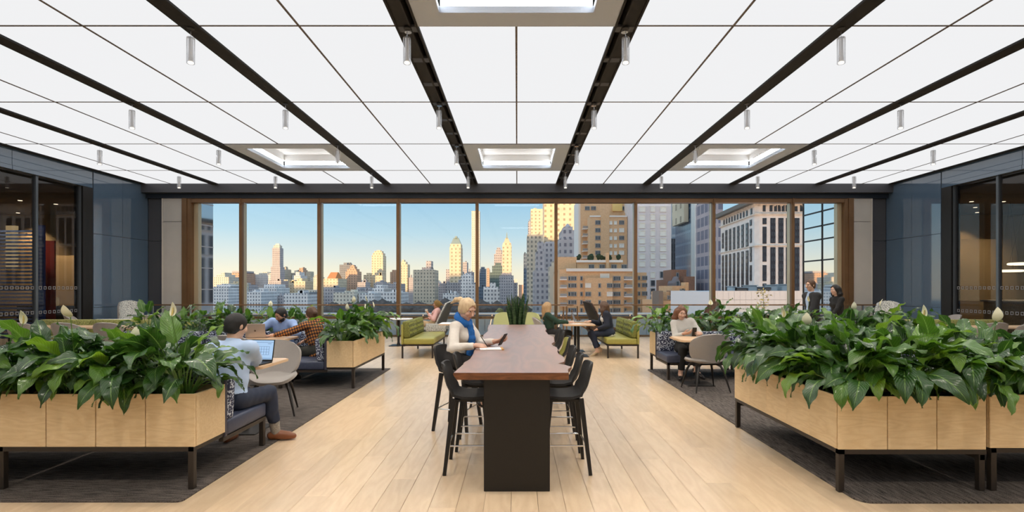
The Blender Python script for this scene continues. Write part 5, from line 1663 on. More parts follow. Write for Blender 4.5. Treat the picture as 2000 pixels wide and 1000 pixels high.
lounge('pale green low lounge chair left of the snake plant', (-0.34, 13.5, 0), -PI / 2, mat('pale_green', (0.44, 0.45, 0.20), 0.7), mat('pale_green', (0.44, 0.45, 0.20), 0.7)).scale = (0.85, 0.85, 0.78)
lounge('pale green low lounge chair right of the snake plant', (0.34, 13.5, 0), -PI / 2, mat('pale_green', (0.44, 0.45, 0.20), 0.7), mat('pale_green', (0.44, 0.45, 0.20), 0.7)).scale = (0.85, 0.85, 0.78)

# ------------------------------------------------------------------ things on the tables
def screen_mat(name):
    m = bpy.data.materials.new(name)
    N, L, b = nodes_of(m)
    b.inputs['Base Color'].default_value = (0.02, 0.02, 0.02, 1)
    b.inputs['Emission Color'].default_value = (0.42, 0.64, 0.92, 1)
    b.inputs['Emission Strength'].default_value = 0.85
    return m
M_SCREEN = screen_mat('lit_screen')
M_SLINE = emission('screen_line', (0.06, 0.10, 0.28), 0.6)
def laptop(label, loc, rz, body, lid_angle, screen=None, w=0.33, d=0.23):
    """User sits at local -y; lid hinges at +y."""
    t = thing('laptop', label, 'laptop', loc, rz)
    b = MB().box((-w / 2, -d / 2, 0), (w / 2, d / 2, 0.016), 0.005, 2).build('keyboard_deck', body, t)
    k = MB()
    for r in range(5):
        for c in range(13):
            k.box((-w / 2 + 0.025 + c * (w - 0.05) / 13, -0.01 + r * 0.02, 0.0155), (-w / 2 + 0.022 + (c + 0.88) * (w - 0.05) / 13, 0.007 + r * 0.02, 0.018))
    stuff(k.build('keys', M_BLACK, b))
    M = Matrix.Translation((0, d / 2, 0.014)) @ Matrix.Rotation(-lid_angle, 4, 'X')
    l = MB().box((-w / 2, 0, 0), (w / 2, 0.008, d + 0.005), 0.004, 2, M).build('lid', body, t)
    if screen:
        MB().box((-w / 2 + 0.01, -0.0015, 0.02), (w / 2 - 0.01, 0.001, d - 0.006), 0, 1, M).build('screen', M_SCREEN, l)
        s = MB()
        y0, y1 = -0.0025, -0.0014
        s.box((-w / 2 + 0.012, y0, d - 0.030), (w / 2 - 0.012, y1, d - 0.027), 0, 1, M).box((-w / 2 + 0.012, y0, 0.030), (w / 2 - 0.012, y1, 0.034), 0, 1, M)
        for i in range(5):
            s.box((0.0 + i * 0.03, y0, 0.07), (0.002 + i * 0.03, y1, 0.16), 0, 1, M)
        for i in range(4):
            s.box((0.0, y0, 0.07 + i * 0.03), (0.122, y1, 0.072 + i * 0.03), 0, 1, M)
        s.box((0.10, y0, d - 0.045), (0.14, y1, d - 0.042), 0, 1, M)
        s.box((-0.13, y0, 0.06), (-0.128, y1, 0.18), 0, 1, M).box((-0.13, y0, 0.178), (-0.05, y1, 0.18), 0, 1, M).box((-0.13, y0, 0.10), (-0.05, y1, 0.102), 0, 1, M)
        stuff(s.build('drawing_lines', M_SLINE, l))
    else:
        # round emblem on the lid's outside
        g = MB().lathe([(0.014, 0), (0.014, 0.0012)], n=20)
        e = g.mesh('emblem')
        e.materials.append(mat('emblem_dark', (0.16, 0.11, 0.08), 0.3, 0.6))
        e.transform(M @ Matrix.Translation((0, 0.008, d / 2)) @ Matrix.Rotation(-PI / 2, 4, 'X'))
        put('emblem', e, None, l)
    return t
laptop('black laptop with a lit floor plan before the man in the pale blue shirt', (-2.86, 5.72, 0.745), -0.10, M_BLACK, 0.22, True, 0.35, 0.235)
laptop('gold laptop seen from its lid before the man in the blue shirt', (-4.27, 8.78, 0.745), PI + 0.10, mat('gold_aluminium', (0.52, 0.42, 0.35), 0.35, 0.6), 0.12, None, 0.315, 0.22)
laptop('thin grey laptop standing open on the rear cafe table', (1.55, 13.2, 0.745), 1.35, mat('grey_aluminium', (0.5, 0.5, 0.52), 0.3, 0.7), 0.35, None, 0.31, 0.22)

def phone(label, p, rz, tilt, col=M_BLACK):
    t = thing('phone', label, 'phone', p)
    t.rotation_euler = (tilt, 0, rz)
    MB().box((-0.037, -0.004, -0.075), (0.037, 0.004, 0.075), 0.004, 2).build('phone_body', col, t)
    MB().box((-0.034, -0.0052, -0.070), (0.034, -0.0038, 0.070)).build('phone_glass', mat('phone_glass', (0.03, 0.03, 0.035), 0.08), t)
    return t
phone('dark phone held up by the woman with the blue scarf', (-0.155, 5.80, 1.012), -2.0, -0.55)
phone('black phone held by the woman in the grey blouse', (2.99, 8.98, 0.835), PI + 0.05, -0.25)
nb = thing('notebook', 'white notebook with a wooden spine on the long table', 'notebook', (-0.27, 5.60, 0.927), 0.12)
MB().box((-0.125, -0.09, 0), (0.10, 0.09, 0.012), 0.002, 1).build('pages', mat('paper', (0.82, 0.81, 0.78), 0.8), nb)
MB().box((0.10, -0.09, 0), (0.125, 0.09, 0.014), 0.002, 1).build('spine', mat('spine_wood', (0.60, 0.33, 0.10), 0.5), nb)
pen = thing('pen', 'black pen in the hand of the woman with the blue scarf', 'pen', (-0.345, 5.64, 0.99))
MB().bar((0.035, 0.0, -0.045), (-0.045, 0.03, 0.075), 0.004, 0.005, 8).build('barrel', M_BLACK, pen)
MB().bar((0.045, -0.004, -0.058), (0.035, 0.0, -0.045), 0.001, 0.004, 8).build('tip', M_CHROME, pen)
cup = thing('paper_cup', 'white paper cup held by the woman in the speckled lounge chair', 'cup', (-2.52, 14.78, 0.93))
MB().lathe([(0.028, -0.05), (0.038, 0.05)], n=20).build('cup_body', M_WHITE, cup)
MB().lathe([(0.041, 0.05), (0.041, 0.06), (0.034, 0.066)], n=20).build('lid', mat('tan_lid', (0.5, 0.36, 0.22), 0.5), cup)
nt = thing('paper_pad', 'white paper pad on the front cafe table under a hand', 'paper', (1.36, 12.3, 0.745), 0.2)
MB().box((-0.11, -0.08, 0), (0.11, 0.08, 0.008)).build('pages', mat('paper', (0.82, 0.81, 0.78), 0.8), nt)

# ------------------------------------------------------------------ snake plant in a tall pot
sp = thing('snake_plant', 'dark snake plant with upright sword leaves at the far end of the long table', 'plant', (0.0, 9.9, 0))
MB().lathe([(0.15, 0), (0.19, 0.55), (0.20, 0.78), (0.17, 0.78), (0.16, 0.70)], n=28).build('pot', mat('dark_pot', (0.05, 0.05, 0.05), 0.5), sp, smooth=0.6)
M_SNAKE = two_tone('snake_leaf', (0.018, 0.05, 0.018), (0.07, 0.13, 0.045), 26, rough=0.4, thr=0.55, soft=0.15, stretch=(0.4, 0.4, 1.6))
rs2 = random.Random(11)
for i in range(34):
    a = rs2.uniform(0, 2 * PI)
    r = 0.13 * math.sqrt(rs2.random())
    h = rs2.uniform(0.50, 0.80) * (1.12 - r * 1.6)
    lean = r * 0.8 + rs2.uniform(0, 0.08)
    tw_ = rs2.uniform(0, PI)
    P = []
    for k in range(8):
        f = k / 7
        w = 0.024 * (0.75 + 0.5 * f) * (1 if f < 0.7 else max(0.04, 1 - ((f - 0.7) / 0.3) ** 1.6))
        c = Vector((math.cos(a) * (r + lean * f * f * 0.6), math.sin(a) * (r + lean * f * f * 0.6), 0.70 + h * f))
        tt = tw_ + 0.5 * f
        d = Vector((math.cos(tt), math.sin(tt), 0)) * w
        n_ = Vector((-math.sin(tt), math.cos(tt), 0)) * w * 0.3
        P.append([c - d + n_, c - n_ * 0.3, c + d + n_])
    MB().sheet(P, 0.004).build('leaf', M_SNAKE, sp, smooth=0.9)
# ------------------------------------------------------------------ peace lilies in the planters
def leaf_material():
    m = bpy.data.materials.new('lily_leaf')
    m.use_nodes = True
    N, L = m.node_tree.nodes, m.node_tree.links
    b = N['Principled BSDF']
    out = N['Material Output']
    b.inputs['Roughness'].default_value = 0.30
    b.inputs['Coat Weight'].default_value = 0.5
    b.inputs['Coat Roughness'].default_value = 0.22
    b.inputs['IOR'].default_value = 1.55
    b.inputs['Specular IOR Level'].default_value = 0.5
    uv = N.new('ShaderNodeUVMap'); uv.uv_map = 'leaf'
    sp = N.new('ShaderNodeSeparateXYZ'); L.new(uv.outputs[0], sp.inputs[0])
    u = N.new('ShaderNodeMath'); u.operation = 'ABSOLUTE'; L.new(sp.outputs['X'], u.inputs[0])
    # veins run obliquely from the midrib
    k = N.new('ShaderNodeMath'); k.operation = 'MULTIPLY_ADD'; k.inputs[1].default_value = -0.30
    L.new(u.outputs[0], k.inputs[0]); L.new(sp.outputs['Y'], k.inputs[2])
    s = N.new('ShaderNodeMath'); s.operation = 'MULTIPLY'; s.inputs[1].default_value = 75
    L.new(k.outputs[0], s.inputs[0])
    si = N.new('ShaderNodeMath'); si.operation = 'SINE'; L.new(s.outputs[0], si.inputs[0])
    bp = N.new('ShaderNodeBump'); bp.inputs['Strength'].default_value = 0.8; bp.inputs['Distance'].default_value = 0.003
    L.new(si.outputs[0], bp.inputs['Height']); L.new(bp.outputs[0], b.inputs['Normal'])
    oi = N.new('ShaderNodeObjectInfo')
    rp = N.new('ShaderNodeValToRGB'); L.new(oi.outputs['Random'], rp.inputs[0])
    e = rp.color_ramp.elements
    e[0].position = 0; e[0].color = (0.014, 0.052, 0.009, 1)
    e[1].position = 1; e[1].color = (0.17, 0.32, 0.03, 1)
    for p, c in ((0.45, (0.030, 0.10, 0.014)), (0.8, (0.075, 0.19, 0.022))):
        q = e.new(p); q.color = c + (1,)
    mid = N.new('ShaderNodeMapRange'); mid.inputs['From Min'].default_value = 0.03; mid.inputs['From Max'].default_value = 0.09
    mid.inputs['To Min'].default_value = 1.0; mid.inputs['To Max'].default_value = 0.0
    L.new(u.outputs[0], mid.inputs['Value'])
    mx = N.new('ShaderNodeMix'); mx.data_type = 'RGBA'
    L.new(mid.outputs[0], mx.inputs['Factor']); L.new(rp.outputs[0], mx.inputs['A'])
    mx.inputs['B'].default_value = (0.14, 0.27, 0.06, 1)
    L.new(mx.outputs['Result'], b.inputs['Base Color'])
    vr = N.new('ShaderNodeMapRange'); vr.inputs['From Min'].default_value = -1; vr.inputs['From Max'].default_value = 1
    vr.inputs['To Min'].default_value = 0.72; vr.inputs['To Max'].default_value = 1.28
    L.new(si.outputs[0], vr.inputs['Value'])
    vh = N.new('ShaderNodeHueSaturation'); L.new(vr.outputs[0], vh.inputs['Value'])
    L.new(mx.outputs['Result'], vh.inputs['Color']); L.new(vh.outputs[0], b.inputs['Base Color'])
    tr = N.new('ShaderNodeBsdfTranslucent')
    hs = N.new('ShaderNodeHueSaturation'); hs.inputs['Value'].default_value = 2.3; hs.inputs['Hue'].default_value = 0.485; hs.inputs['Saturation'].default_value = 1.05
    L.new(mx.outputs['Result'], hs.inputs['Color']); L.new(hs.outputs[0], tr.inputs[0])
    ms = N.new('ShaderNodeMixShader'); ms.inputs[0].default_value = 0.24
    L.new(b.outputs[0], ms.inputs[1]); L.new(tr.outputs[0], ms.inputs[2])
    L.new(ms.outputs[0], out.inputs[0])
    return m
M_LEAF = leaf_material()
M_SPATHE = mat('cream_spathe', (0.80, 0.78, 0.58), 0.45)
M_SPADIX = mat('spadix', (0.62, 0.50, 0.18), 0.7)
M_STALK = mat('lily_stalk', (0.10, 0.20, 0.03), 0.5)

LINE = {}
def pierces(o, base):
    """True when a leaf would cut through a planter board."""
    M = np.array(Matrix.LocRotScale(Vector(base) + o.location, o.rotation_euler, o.scale))
    B, P = LINE[o.data.name]
    for L_ in (P, B[:, 0], B[:, 1], B[:, 2]):
        Q = L_ @ M[:3, :3].T + M[:3, 3]
        ins = np.zeros(len(Q), bool)
        for a, b, c, d in BEDS:
            ins |= (Q[:, 0] > a) & (Q[:, 0] < b) & (Q[:, 1] > c) & (Q[:, 1] < d)
        cr_ = ins[1:] != ins[:-1]
        if (cr_ & (np.minimum(Q[1:, 2], Q[:-1, 2]) < ZT + 0.012)).any():
            return True
    return False

def leaf_mesh(seed, pet, blade, width, a0, a1, a2, roll=0.0):
    """One leaf: petiole of length pet, blade of length blade, heading angles (above level) at base, collar and tip."""
    r = random.Random(seed)
    bm = bmesh.new()
    uvl = bm.loops.layers.uv.new('leaf')
    # centre line
    pts, ang = [Vector((0, 0, 0))], a0
    NP, NB = 5, 13
    for i in range(NP):
        ang = a0 + (a1 - a0) * (i + 0.5) / NP
        pts.append(pts[-1] + Vector((math.cos(ang), 0, math.sin(ang))) * pet / NP)
    col = len(pts) - 1
    for i in range(NB):
        f = (i + 0.5) / NB
        ang = a1 + (a2 - a1) * (f ** 0.9)
        side = math.sin(roll) * 0.25 * f
        pts.append(pts[-1] + Vector((math.cos(ang) * math.cos(side), math.sin(side), math.sin(ang))) * blade / NB)
    # petiole tube, three-sided
    rings = []
    for i in range(col + 1):
        rad = 0.0062 - 0.0032 * i / col
        d = (pts[i + 1] - pts[max(0, i - 1)]).normalized()
        n = Vector((-d.z, 0, d.x))
        s = Vector((0, 1, 0))
        rings.append([bm.verts.new(pts[i] + (s * math.cos(q * 2 * PI / 3) + n * math.sin(q * 2 * PI / 3)) * rad) for q in range(3)])
    for i in range(col):
        for q in range(3):
            f = bm.faces.new((rings[i][q], rings[i][(q + 1) % 3], rings[i + 1][(q + 1) % 3], rings[i + 1][q]))
            for lp in f.loops:
                lp[uvl].uv = (0.0, 0.0)
    # blade
    ph, am = r.uniform(0, 6), r.uniform(0.006, 0.014)
    rows = []
    US = (-1, -0.62, -0.3, 0, 0.3, 0.62, 1)
    for i in range(NB + 1):
        t = i / NB
        w = 0.86 * width * (math.sin(PI * min(1, t ** 0.72)) ** 0.85 if 0 < t < 1 else 0.0) * (1.0 if t < 0.8 else (1 - (t - 0.8) * 1.1))
        w = max(w, 0.0012)
        p = pts[col + i]
        d = (pts[min(col + i + 1, len(pts) - 1)] - pts[col + i - 1]).normalized()
        s = Vector((-math.sin(roll * t) * 0.0, 1, 0))
        s = (s - d * s.dot(d)).normalized()
        n = d.cross(s).normalized()
        if n.z < 0 and a2 > -1.2:
            n = -n
        rr = roll * t
        s2 = s * math.cos(rr) + n * math.sin(rr)
        n2 = n * math.cos(rr) - s * math.sin(rr)
        row = []
        for uu in US:
            rip = am * math.sin(ph + t * 17 + (2 if uu > 0 else 0)) * abs(uu) ** 2
            fold = 0.30 * w * abs(uu) - 0.12 * w * uu * uu
            row.append(bm.verts.new(p + s2 * (w * uu) + n2 * (fold + rip)))
        rows.append((row, t))
    for i in range(NB):
        (A, ta), (B, tb) = rows[i], rows[i + 1]
        for j in range(len(US) - 1):
            f = bm.faces.new((A[j], A[j + 1], B[j + 1], B[j]))
            for lp, (uu, tt) in zip(f.loops, ((US[j], ta), (US[j + 1], ta), (US[j + 1], tb), (US[j], tb))):
                lp[uvl].uv = (uu, tt)
            f.smooth = True
    me = bpy.data.meshes.new('leaf')
    LINE[me.name] = np.array([[list(v.co) for v in (rw[0], rw[3], rw[6])] for rw, _ in rows] , float), np.array([list(p) for p in pts[:col + 1]], float)
    bm.to_mesh(me)
    bm.free()
    me.materials.append(M_LEAF)
    return me
R = math.radians
INNER = [leaf_mesh(1, 0.34, 0.25, 0.060, R(86), R(72), R(25)), leaf_mesh(2, 0.30, 0.27, 0.068, R(84), R(66), R(0), 0.4),
         leaf_mesh(3, 0.27, 0.24, 0.057, R(82), R(74), R(50), -0.3), leaf_mesh(4, 0.36, 0.22, 0.062, R(87), R(60), R(-12), 0.2)]
MIDS = [leaf_mesh(5, 0.31, 0.30, 0.070, R(74), R(48), R(-42), 0.5), leaf_mesh(6, 0.26, 0.28, 0.064, R(70), R(40), R(-50), -0.5),
        leaf_mesh(7, 0.33, 0.31, 0.072, R(76), R(42), R(-58), 0.15), leaf_mesh(8, 0.28, 0.27, 0.060, R(72), R(52), R(-30), -0.2)]
OUTER = [leaf_mesh(9, 0.26, 0.29, 0.068, R(62), R(24), R(-82), 0.4), leaf_mesh(10, 0.22, 0.28, 0.063, R(56), R(14), R(-88), -0.4),
         leaf_mesh(11, 0.29, 0.31, 0.070, R(66), R(18), R(-95), 0.1), leaf_mesh(12, 0.23, 0.25, 0.056, R(58), R(16), R(-74), -0.15)]
LOW = [leaf_mesh(13, 0.17, 0.24, 0.058, R(62), R(22), R(-92), 0.3), leaf_mesh(14, 0.15, 0.22, 0.052, R(66), R(30), R(-66), -0.3),
       leaf_mesh(15, 0.17, 0.24, 0.055, R(75), R(45), R(-25), 0.2)]

def spathe_mesh():
    P = []
    for i in range(9):
        t = i / 8
        w = 0.042 * (math.sin(PI * t ** 0.75) ** 0.8 if 0 < t < 1 else 0.02)
        row = []
        for j in range(7):
            v = -1 + j / 3
            row.append((v * w, -0.010 * math.cos(v * 1.3) * math.sin(PI * min(1, t * 1.1)) + 0.03 * t * t, 0.115 * t))
        P.append(row)
    me = MB().sheet(P, 0.0012).mesh('spathe', 0.9)
    me.materials.append(M_SPATHE)
    return me
SPATHE = spathe_mesh()
SPADIX = MB().path([(0, 0.0, 0.0), (0, -0.004, 0.03), (0, 0.0, 0.065)], [0.005, 0.0075, 0.004], 8).mesh('spadix', 0.9)
SPADIX.materials.append(M_SPADIX)

NLEAF = [0]
def lily(label, x, y, n=34, size=1.0, flowers=0, seed=0, z=ZT - 0.055, lean=None):
    r = random.Random(seed * 13 + 5)
    t = thing('peace_lily', label, 'plant', (x, y, z))
    for i in range(n):
        f = i / n
        pool = INNER if f < 0.20 else MIDS if f < 0.50 else OUTER if f < 0.80 else LOW
        a = i * 2.39996 + r.uniform(-0.45, 0.45)
        s = size * r.uniform(0.74, 1.18)
        rad = 0.02 + 0.055 * f
        o = bpy.data.objects.new('leaf', r.choice(pool))
        COL.objects.link(o)
        o.parent = t
        o.location = (rad * math.cos(a), rad * math.sin(a), 0.055 if f >= 0.8 else 0.03 if f >= 0.5 else 0.0)
        o.rotation_euler = (r.uniform(-0.35, 0.35), r.uniform(-0.28, 0.15), a)
        o.scale = (s, s * r.uniform(0.9, 1.15), s)
        for k in range(8):
            if not pierces(o, (x, y, z)):
                break
            o.rotation_euler = (r.uniform(-0.35, 0.35), r.uniform(-0.35, 0.0) - 0.05 * k, a + r.uniform(-0.9, 0.9))
            if k >= 5:
                o.data = r.choice(MIDS)
        else:
            bpy.data.objects.remove(o)
            continue
        NLEAF[0] += 1
    for k in range(flowers):
        a = r.uniform(0, 2 * PI)
        h = size * r.uniform(0.44, 0.60)
        px, py = 0.10 * math.cos(a), 0.10 * math.sin(a)
        f = MB().path([(0, 0, 0), (px * 0.5, py * 0.5, h * 0.6), (px, py, h)], [0.005, 0.004, 0.003], 6).build('flower_stalk', M_STALK, t)
        rz = r.uniform(0, 2 * PI)
        tl = r.uniform(-0.2, 0.9)
        put('spathe', SPATHE, None, f, (px, py, h - 0.01), (tl, 0, rz))
        put('spadix', SPADIX, None, f, (px, py, h), (tl * 0.6, 0, rz))
    return t

def row(fmt, pts, seed, n, size, fl=(0, 1, 0, 2, 0, 1)):
    for i, (x, y) in enumerate(pts):
        r = random.Random(seed + i)
        nf = fl[i % len(fl)]
        lily(fmt % ORD[i], x + r.uniform(-0.03, 0.03), y + r.uniform(-0.03, 0.03), n, size * r.uniform(0.93, 1.08), nf, seed + i)
row('peace lily in the front left planter, %s from its right end', [(-2.66 - 0.235 * k, 4.33 + (0.05 if k % 2 else -0.03)) for k in range(6)], 100, 42, 1.10, (1, 0, 1, 0, 1, 0))
row('peace lily in the front planter at the left photo edge, %s from its right end', [(-4.14 - 0.25 * k, 4.33) for k in range(3)], 140, 40, 1.10, (1, 2, 0))
row('peace lily in the planter behind the orange plaid shirt, %s counted from the near end', [(-2.735, 8.40 + 0.272 * k) for k in range(7)], 160, 34, 1.08, (0, 1, 0, 1, 1, 0, 2))
row('peace lily in the back left row, %s from its right end', [(-3.98 - 0.33 * k, 10.04) for k in range(10)], 200, 26, 1.02, (0, 0, 1, 0, 0, 1, 0, 0))
row('peace lily along the front face of the front right corner planter, %s from the corner', [(2.66 + 0.225 * k, 4.30 + (0.04 if k % 2 else -0.02)) for k in range(5)], 240, 42, 1.14, (0, 0, 0, 1, 0))
row('peace lily along the flank of the front right corner planter, %s behind the corner', [(2.68, 4.56 + 0.245 * k) for k in range(6)], 270, 42, 1.20, (0, 1, 0, 0, 1, 0))
row('peace lily in the front planter at the right photo edge, %s from its left end', [(3.78 + 0.25 * k, 4.30) for k in range(3)], 300, 42, 1.14, (1, 0, 0))
row('peace lily behind the woman in the grey blouse, %s from the left end', [(2.66 + 0.30 * k, 10.02) for k in range(5)], 320, 30, 1.05, (0, 0, 0, 1, 0))
row('peace lily in the second planter of the back right row, %s from its left end', [(4.22 + 0.30 * k, 10.02) for k in range(5)], 340, 28, 1.05, (0, 1, 0, 0, 1))
row('peace lily in the middle planter of the right foliage, %s from its left end', [(4.72 + 0.29 * k, 8.03) for k in range(5)], 360, 36, 1.14, (0, 1, 0, 1, 0))
# a pale yellow-leaved sprig standing above the back right row
yl = thing('yellow_sprig', 'pale yellow-leaved sprig above the back right foliage before the white rooftop', 'plant', (4.62, 10.0, ZT - 0.06))
M_YEL = mat('yellow_sprig_leaf', (0.42, 0.33, 0.10), 0.6)
ry = random.Random(4)
MB().path([(0, 0, 0), (0.02, 0, 0.4), (0.0, 0, 0.82)], [0.008, 0.006, 0.003], 6).build('stem', M_STALK, yl)
YLEAF = MB().sheet([[(0.0, -0.002, 0), (0, 0.002, 0)], [(0.03, -0.014, 0.006), (0.03, 0.014, 0.006)], [(0.065, -0.002, 0), (0.065, 0.002, 0)]], 0.001).mesh('leaf')
YLEAF.materials.append(M_YEL)
for i in range(60):
    h = ry.uniform(0.5, 0.86)
    o = put('leaf', YLEAF, None, yl, (ry.uniform(-0.11, 0.11), ry.uniform(-0.08, 0.08), h), (ry.uniform(-0.6, 0.6), ry.uniform(-1.0, 0.4), ry.uniform(0, 6.28)))
# ------------------------------------------------------------------ people: one continuous surface each, grown from a distance field
BIG = np.float32(0.6)

class Field:
    def __init__(self, vox):
        self.v = vox
        self.pr = []

    def rc(self, a, b, r1, r2=None, k=0.02, tag=0, cut=False, cut0=False, flat=None):
        """Tapered capsule; cut makes the b end flat (cut0 the a end); flat=(axis, factor) thins it along an axis."""
        self.pr.append(('rc', np.array(a, np.float32), np.array(b, np.float32), r1, r1 if r2 is None else r2, k, tag, cut, cut0, flat))
        return self

    def el(self, c, rad, axes=None, k=0.02, tag=0, sub=False):
        A = np.eye(3, dtype=np.float32) if axes is None else np.array([list(x) for x in axes], np.float32)
        self.pr.append(('el', np.array(c, np.float32), A, np.array(rad, np.float32), k, tag, sub))
        return self

    def plane(self, c, n, box=0.5):
        """Keep only the side that n points away from, near c."""
        self.pr.append(('pl', np.array(c, np.float32), np.array(n, np.float32), box))
        return self

    def mesh(self, wrinkle=0.0, wscale=26.0, seed=0):
        v = self.v
        lo = np.full(3, 1e9)
        hi = -lo
        for p in self.pr:
            if p[0] == 'rc':
                r = max(p[3], p[4]) + 0.02
                for q in (p[1], p[2]):
                    lo = np.minimum(lo, q - r); hi = np.maximum(hi, q + r)
            elif p[0] == 'el' and not p[6]:
                r = p[3].max() + 0.02
                lo = np.minimum(lo, p[1] - r); hi = np.maximum(hi, p[1] + r)
        lo = lo - 3 * v
        n = np.ceil((hi - lo) / v).astype(int) + 4
        D = np.full(n, BIG, np.float32)
        T = np.zeros(n, np.int8)
        ax = [lo[i] + v * np.arange(n[i]) for i in range(3)]
        for p in self.pr:
            if p[0] == 'rc':
                _, a, b, r1, r2, k, tg, cut, cut0, flat = p
                m = max(r1, r2) + k + 2.5 * v
                bl, bh = np.minimum(a, b) - m, np.maximum(a, b) + m
            elif p[0] == 'el':
                _, c, A, rad, k, tg, sub = p
                m = rad.max() + k + 2.5 * v
                bl, bh = c - m, c + m
            else:
                _, c, nn, bx = p
                bl, bh = c - bx, c + bx
            i0 = np.clip(np.floor((bl - lo) / v).astype(int), 0, n)
            i1 = np.clip(np.ceil((bh - lo) / v).astype(int) + 1, 0, n)
            if (i1 <= i0).any():
                continue
            sl = tuple(slice(i0[i], i1[i]) for i in range(3))
            X, Y, Z = np.meshgrid(*(ax[i][sl[i]].astype(np.float32) for i in range(3)), indexing='ij')
            if p[0] == 'rc':
                ba = b - a
                L2 = float(ba @ ba) + 1e-9
                pa = (X - a[0], Y - a[1], Z - a[2])
                t = (pa[0] * ba[0] + pa[1] * ba[1] + pa[2] * ba[2]) / L2
                tc = np.clip(t, 0, 1)
                q = [pa[i] - tc * ba[i] for i in range(3)]
                if flat is not None:
                    fa, ff = flat
                    s = (q[0] * fa[0] + q[1] * fa[1] + q[2] * fa[2]) * (ff - 1)
                    q = [q[i] + s * fa[i] for i in range(3)]
                d = np.sqrt(q[0] ** 2 + q[1] ** 2 + q[2] ** 2) - (r1 + (r2 - r1) * tc)
                if flat is not None:
                    d = d / max(1.0, flat[1] ** 0.5)
                if cut:
                    d = np.maximum(d, (t - 1) * math.sqrt(L2))
                if cut0:
                    d = np.maximum(d, -t * math.sqrt(L2))
            elif p[0] == 'el':
                q = [X - c[0], Y - c[1], Z - c[2]]
                l = [(q[0] * A[i][0] + q[1] * A[i][1] + q[2] * A[i][2]) for i in range(3)]
                k0 = np.sqrt(sum((l[i] / rad[i]) ** 2 for i in range(3)))
                k1 = np.sqrt(sum((l[i] / rad[i] ** 2) ** 2 for i in range(3))) + 1e-9
                d = k0 * (k0 - 1) / k1
                d = np.where(k0 < 1e-4, -rad.min(), d)
                if sub:
                    D[sl] = np.maximum(D[sl], -d)
                    continue
            else:
                d = (X - c[0]) * nn[0] + (Y - c[1]) * nn[1] + (Z - c[2]) * nn[2]
                D[sl] = np.maximum(D[sl], d)
                continue
            d = d.astype(np.float32)
            cur = D[sl]
            T[sl] = np.where(d < cur, tg, T[sl])
            if k > 0:
                h = np.maximum(k - np.abs(cur - d), 0) / k
                D[sl] = np.minimum(cur, d) - h * h * k * 0.25
            else:
                D[sl] = np.minimum(cur, d)
        if wrinkle:
            X, Y, Z = np.meshgrid(*(a.astype(np.float32) for a in ax), indexing='ij')
            s = wscale
            w = np.sin(s * X + 1.7 * np.sin(s * 0.6 * Z + seed)) * np.sin(s * 0.8 * Z + 1.3 * np.sin(s * 0.5 * Y + 2 * seed)) + 0.6 * np.sin(1.9 * s * (X + Y) + 2 * np.sin(s * Z))
            D = D + wrinkle * w.astype(np.float32)
        return self.nets(D, T, lo)

    def nets(self, D, T, lo):
        v = self.v
        S = D < 0
        c = [S[i:S.shape[0] - 1 + i, j:S.shape[1] - 1 + j, k:S.shape[2] - 1 + k] for i in (0, 1) for j in (0, 1) for k in (0, 1)]
        cnt = sum(x.astype(np.int8) for x in c)
        I = np.argwhere((cnt > 0) & (cnt < 8))
        idx = np.full(cnt.shape, -1, np.int32)
        idx[tuple(I.T)] = np.arange(len(I))
        P = np.zeros((len(I), 3))
        W = np.zeros(len(I))
        cor = [(i, j, k) for i in (0, 1) for j in (0, 1) for k in (0, 1)]
        val = {o: D[I[:, 0] + o[0], I[:, 1] + o[1], I[:, 2] + o[2]] for o in cor}
        for a in cor:
            for ax_ in range(3):
                if a[ax_]:
                    continue
                b = list(a); b[ax_] = 1; b = tuple(b)
                da, db = val[a], val[b]
                m = (da < 0) != (db < 0)
                t = np.where(m, da / (da - db + 1e-12), 0)
                q = np.array(a, float)[None, :].repeat(len(I), 0)
                q[:, ax_] += t
                P[m] += q[m]
                W[m] += 1
        P = P / W[:, None]
        V = lo + v * (I + P)
        Tv = T[tuple(np.minimum(I + np.round(P).astype(int), np.array(T.shape) - 1).T)]
        quads = []
        for ax_ in range(3):
            o1, o2 = [(1, 2), (2, 0), (0, 1)][ax_]
            s0 = [slice(1, -1)] * 3
            s1 = [slice(1, -1)] * 3
            s0[ax_] = slice(0, -1)
            s1[ax_] = slice(1, None)
            A, B = S[tuple(s0)], S[tuple(s1)]
            E = np.argwhere(A != B)
            if not len(E):
                continue
            fl = A[tuple(E.T)]
            base = E + 1
            base[:, ax_] -= 1
            def cell(d1, d2):
                q = base.copy()
                q[:, o1] -= d1
                q[:, o2] -= d2
                return idx[tuple(q.T)]
            f = np.stack([cell(1, 1), cell(0, 1), cell(0, 0), cell(1, 0)], 1)
            f[~fl] = f[~fl][:, ::-1]
            quads.append(f)
        Q = np.concatenate(quads)
        Q = Q[(Q >= 0).all(1)]
        return V, Q, Tv

def relax(V, Q, it=2):
    for _ in range(it):
        A = np.zeros_like(V); n = np.zeros(len(V))
        for i in range(4):
            for j in (1, 3):
                np.add.at(A, Q[:, i], V[Q[:, (i + j) % 4]]); np.add.at(n, Q[:, i], 1)
        V = V * 0.5 + 0.5 * A / np.maximum(n, 1)[:, None]
    return V

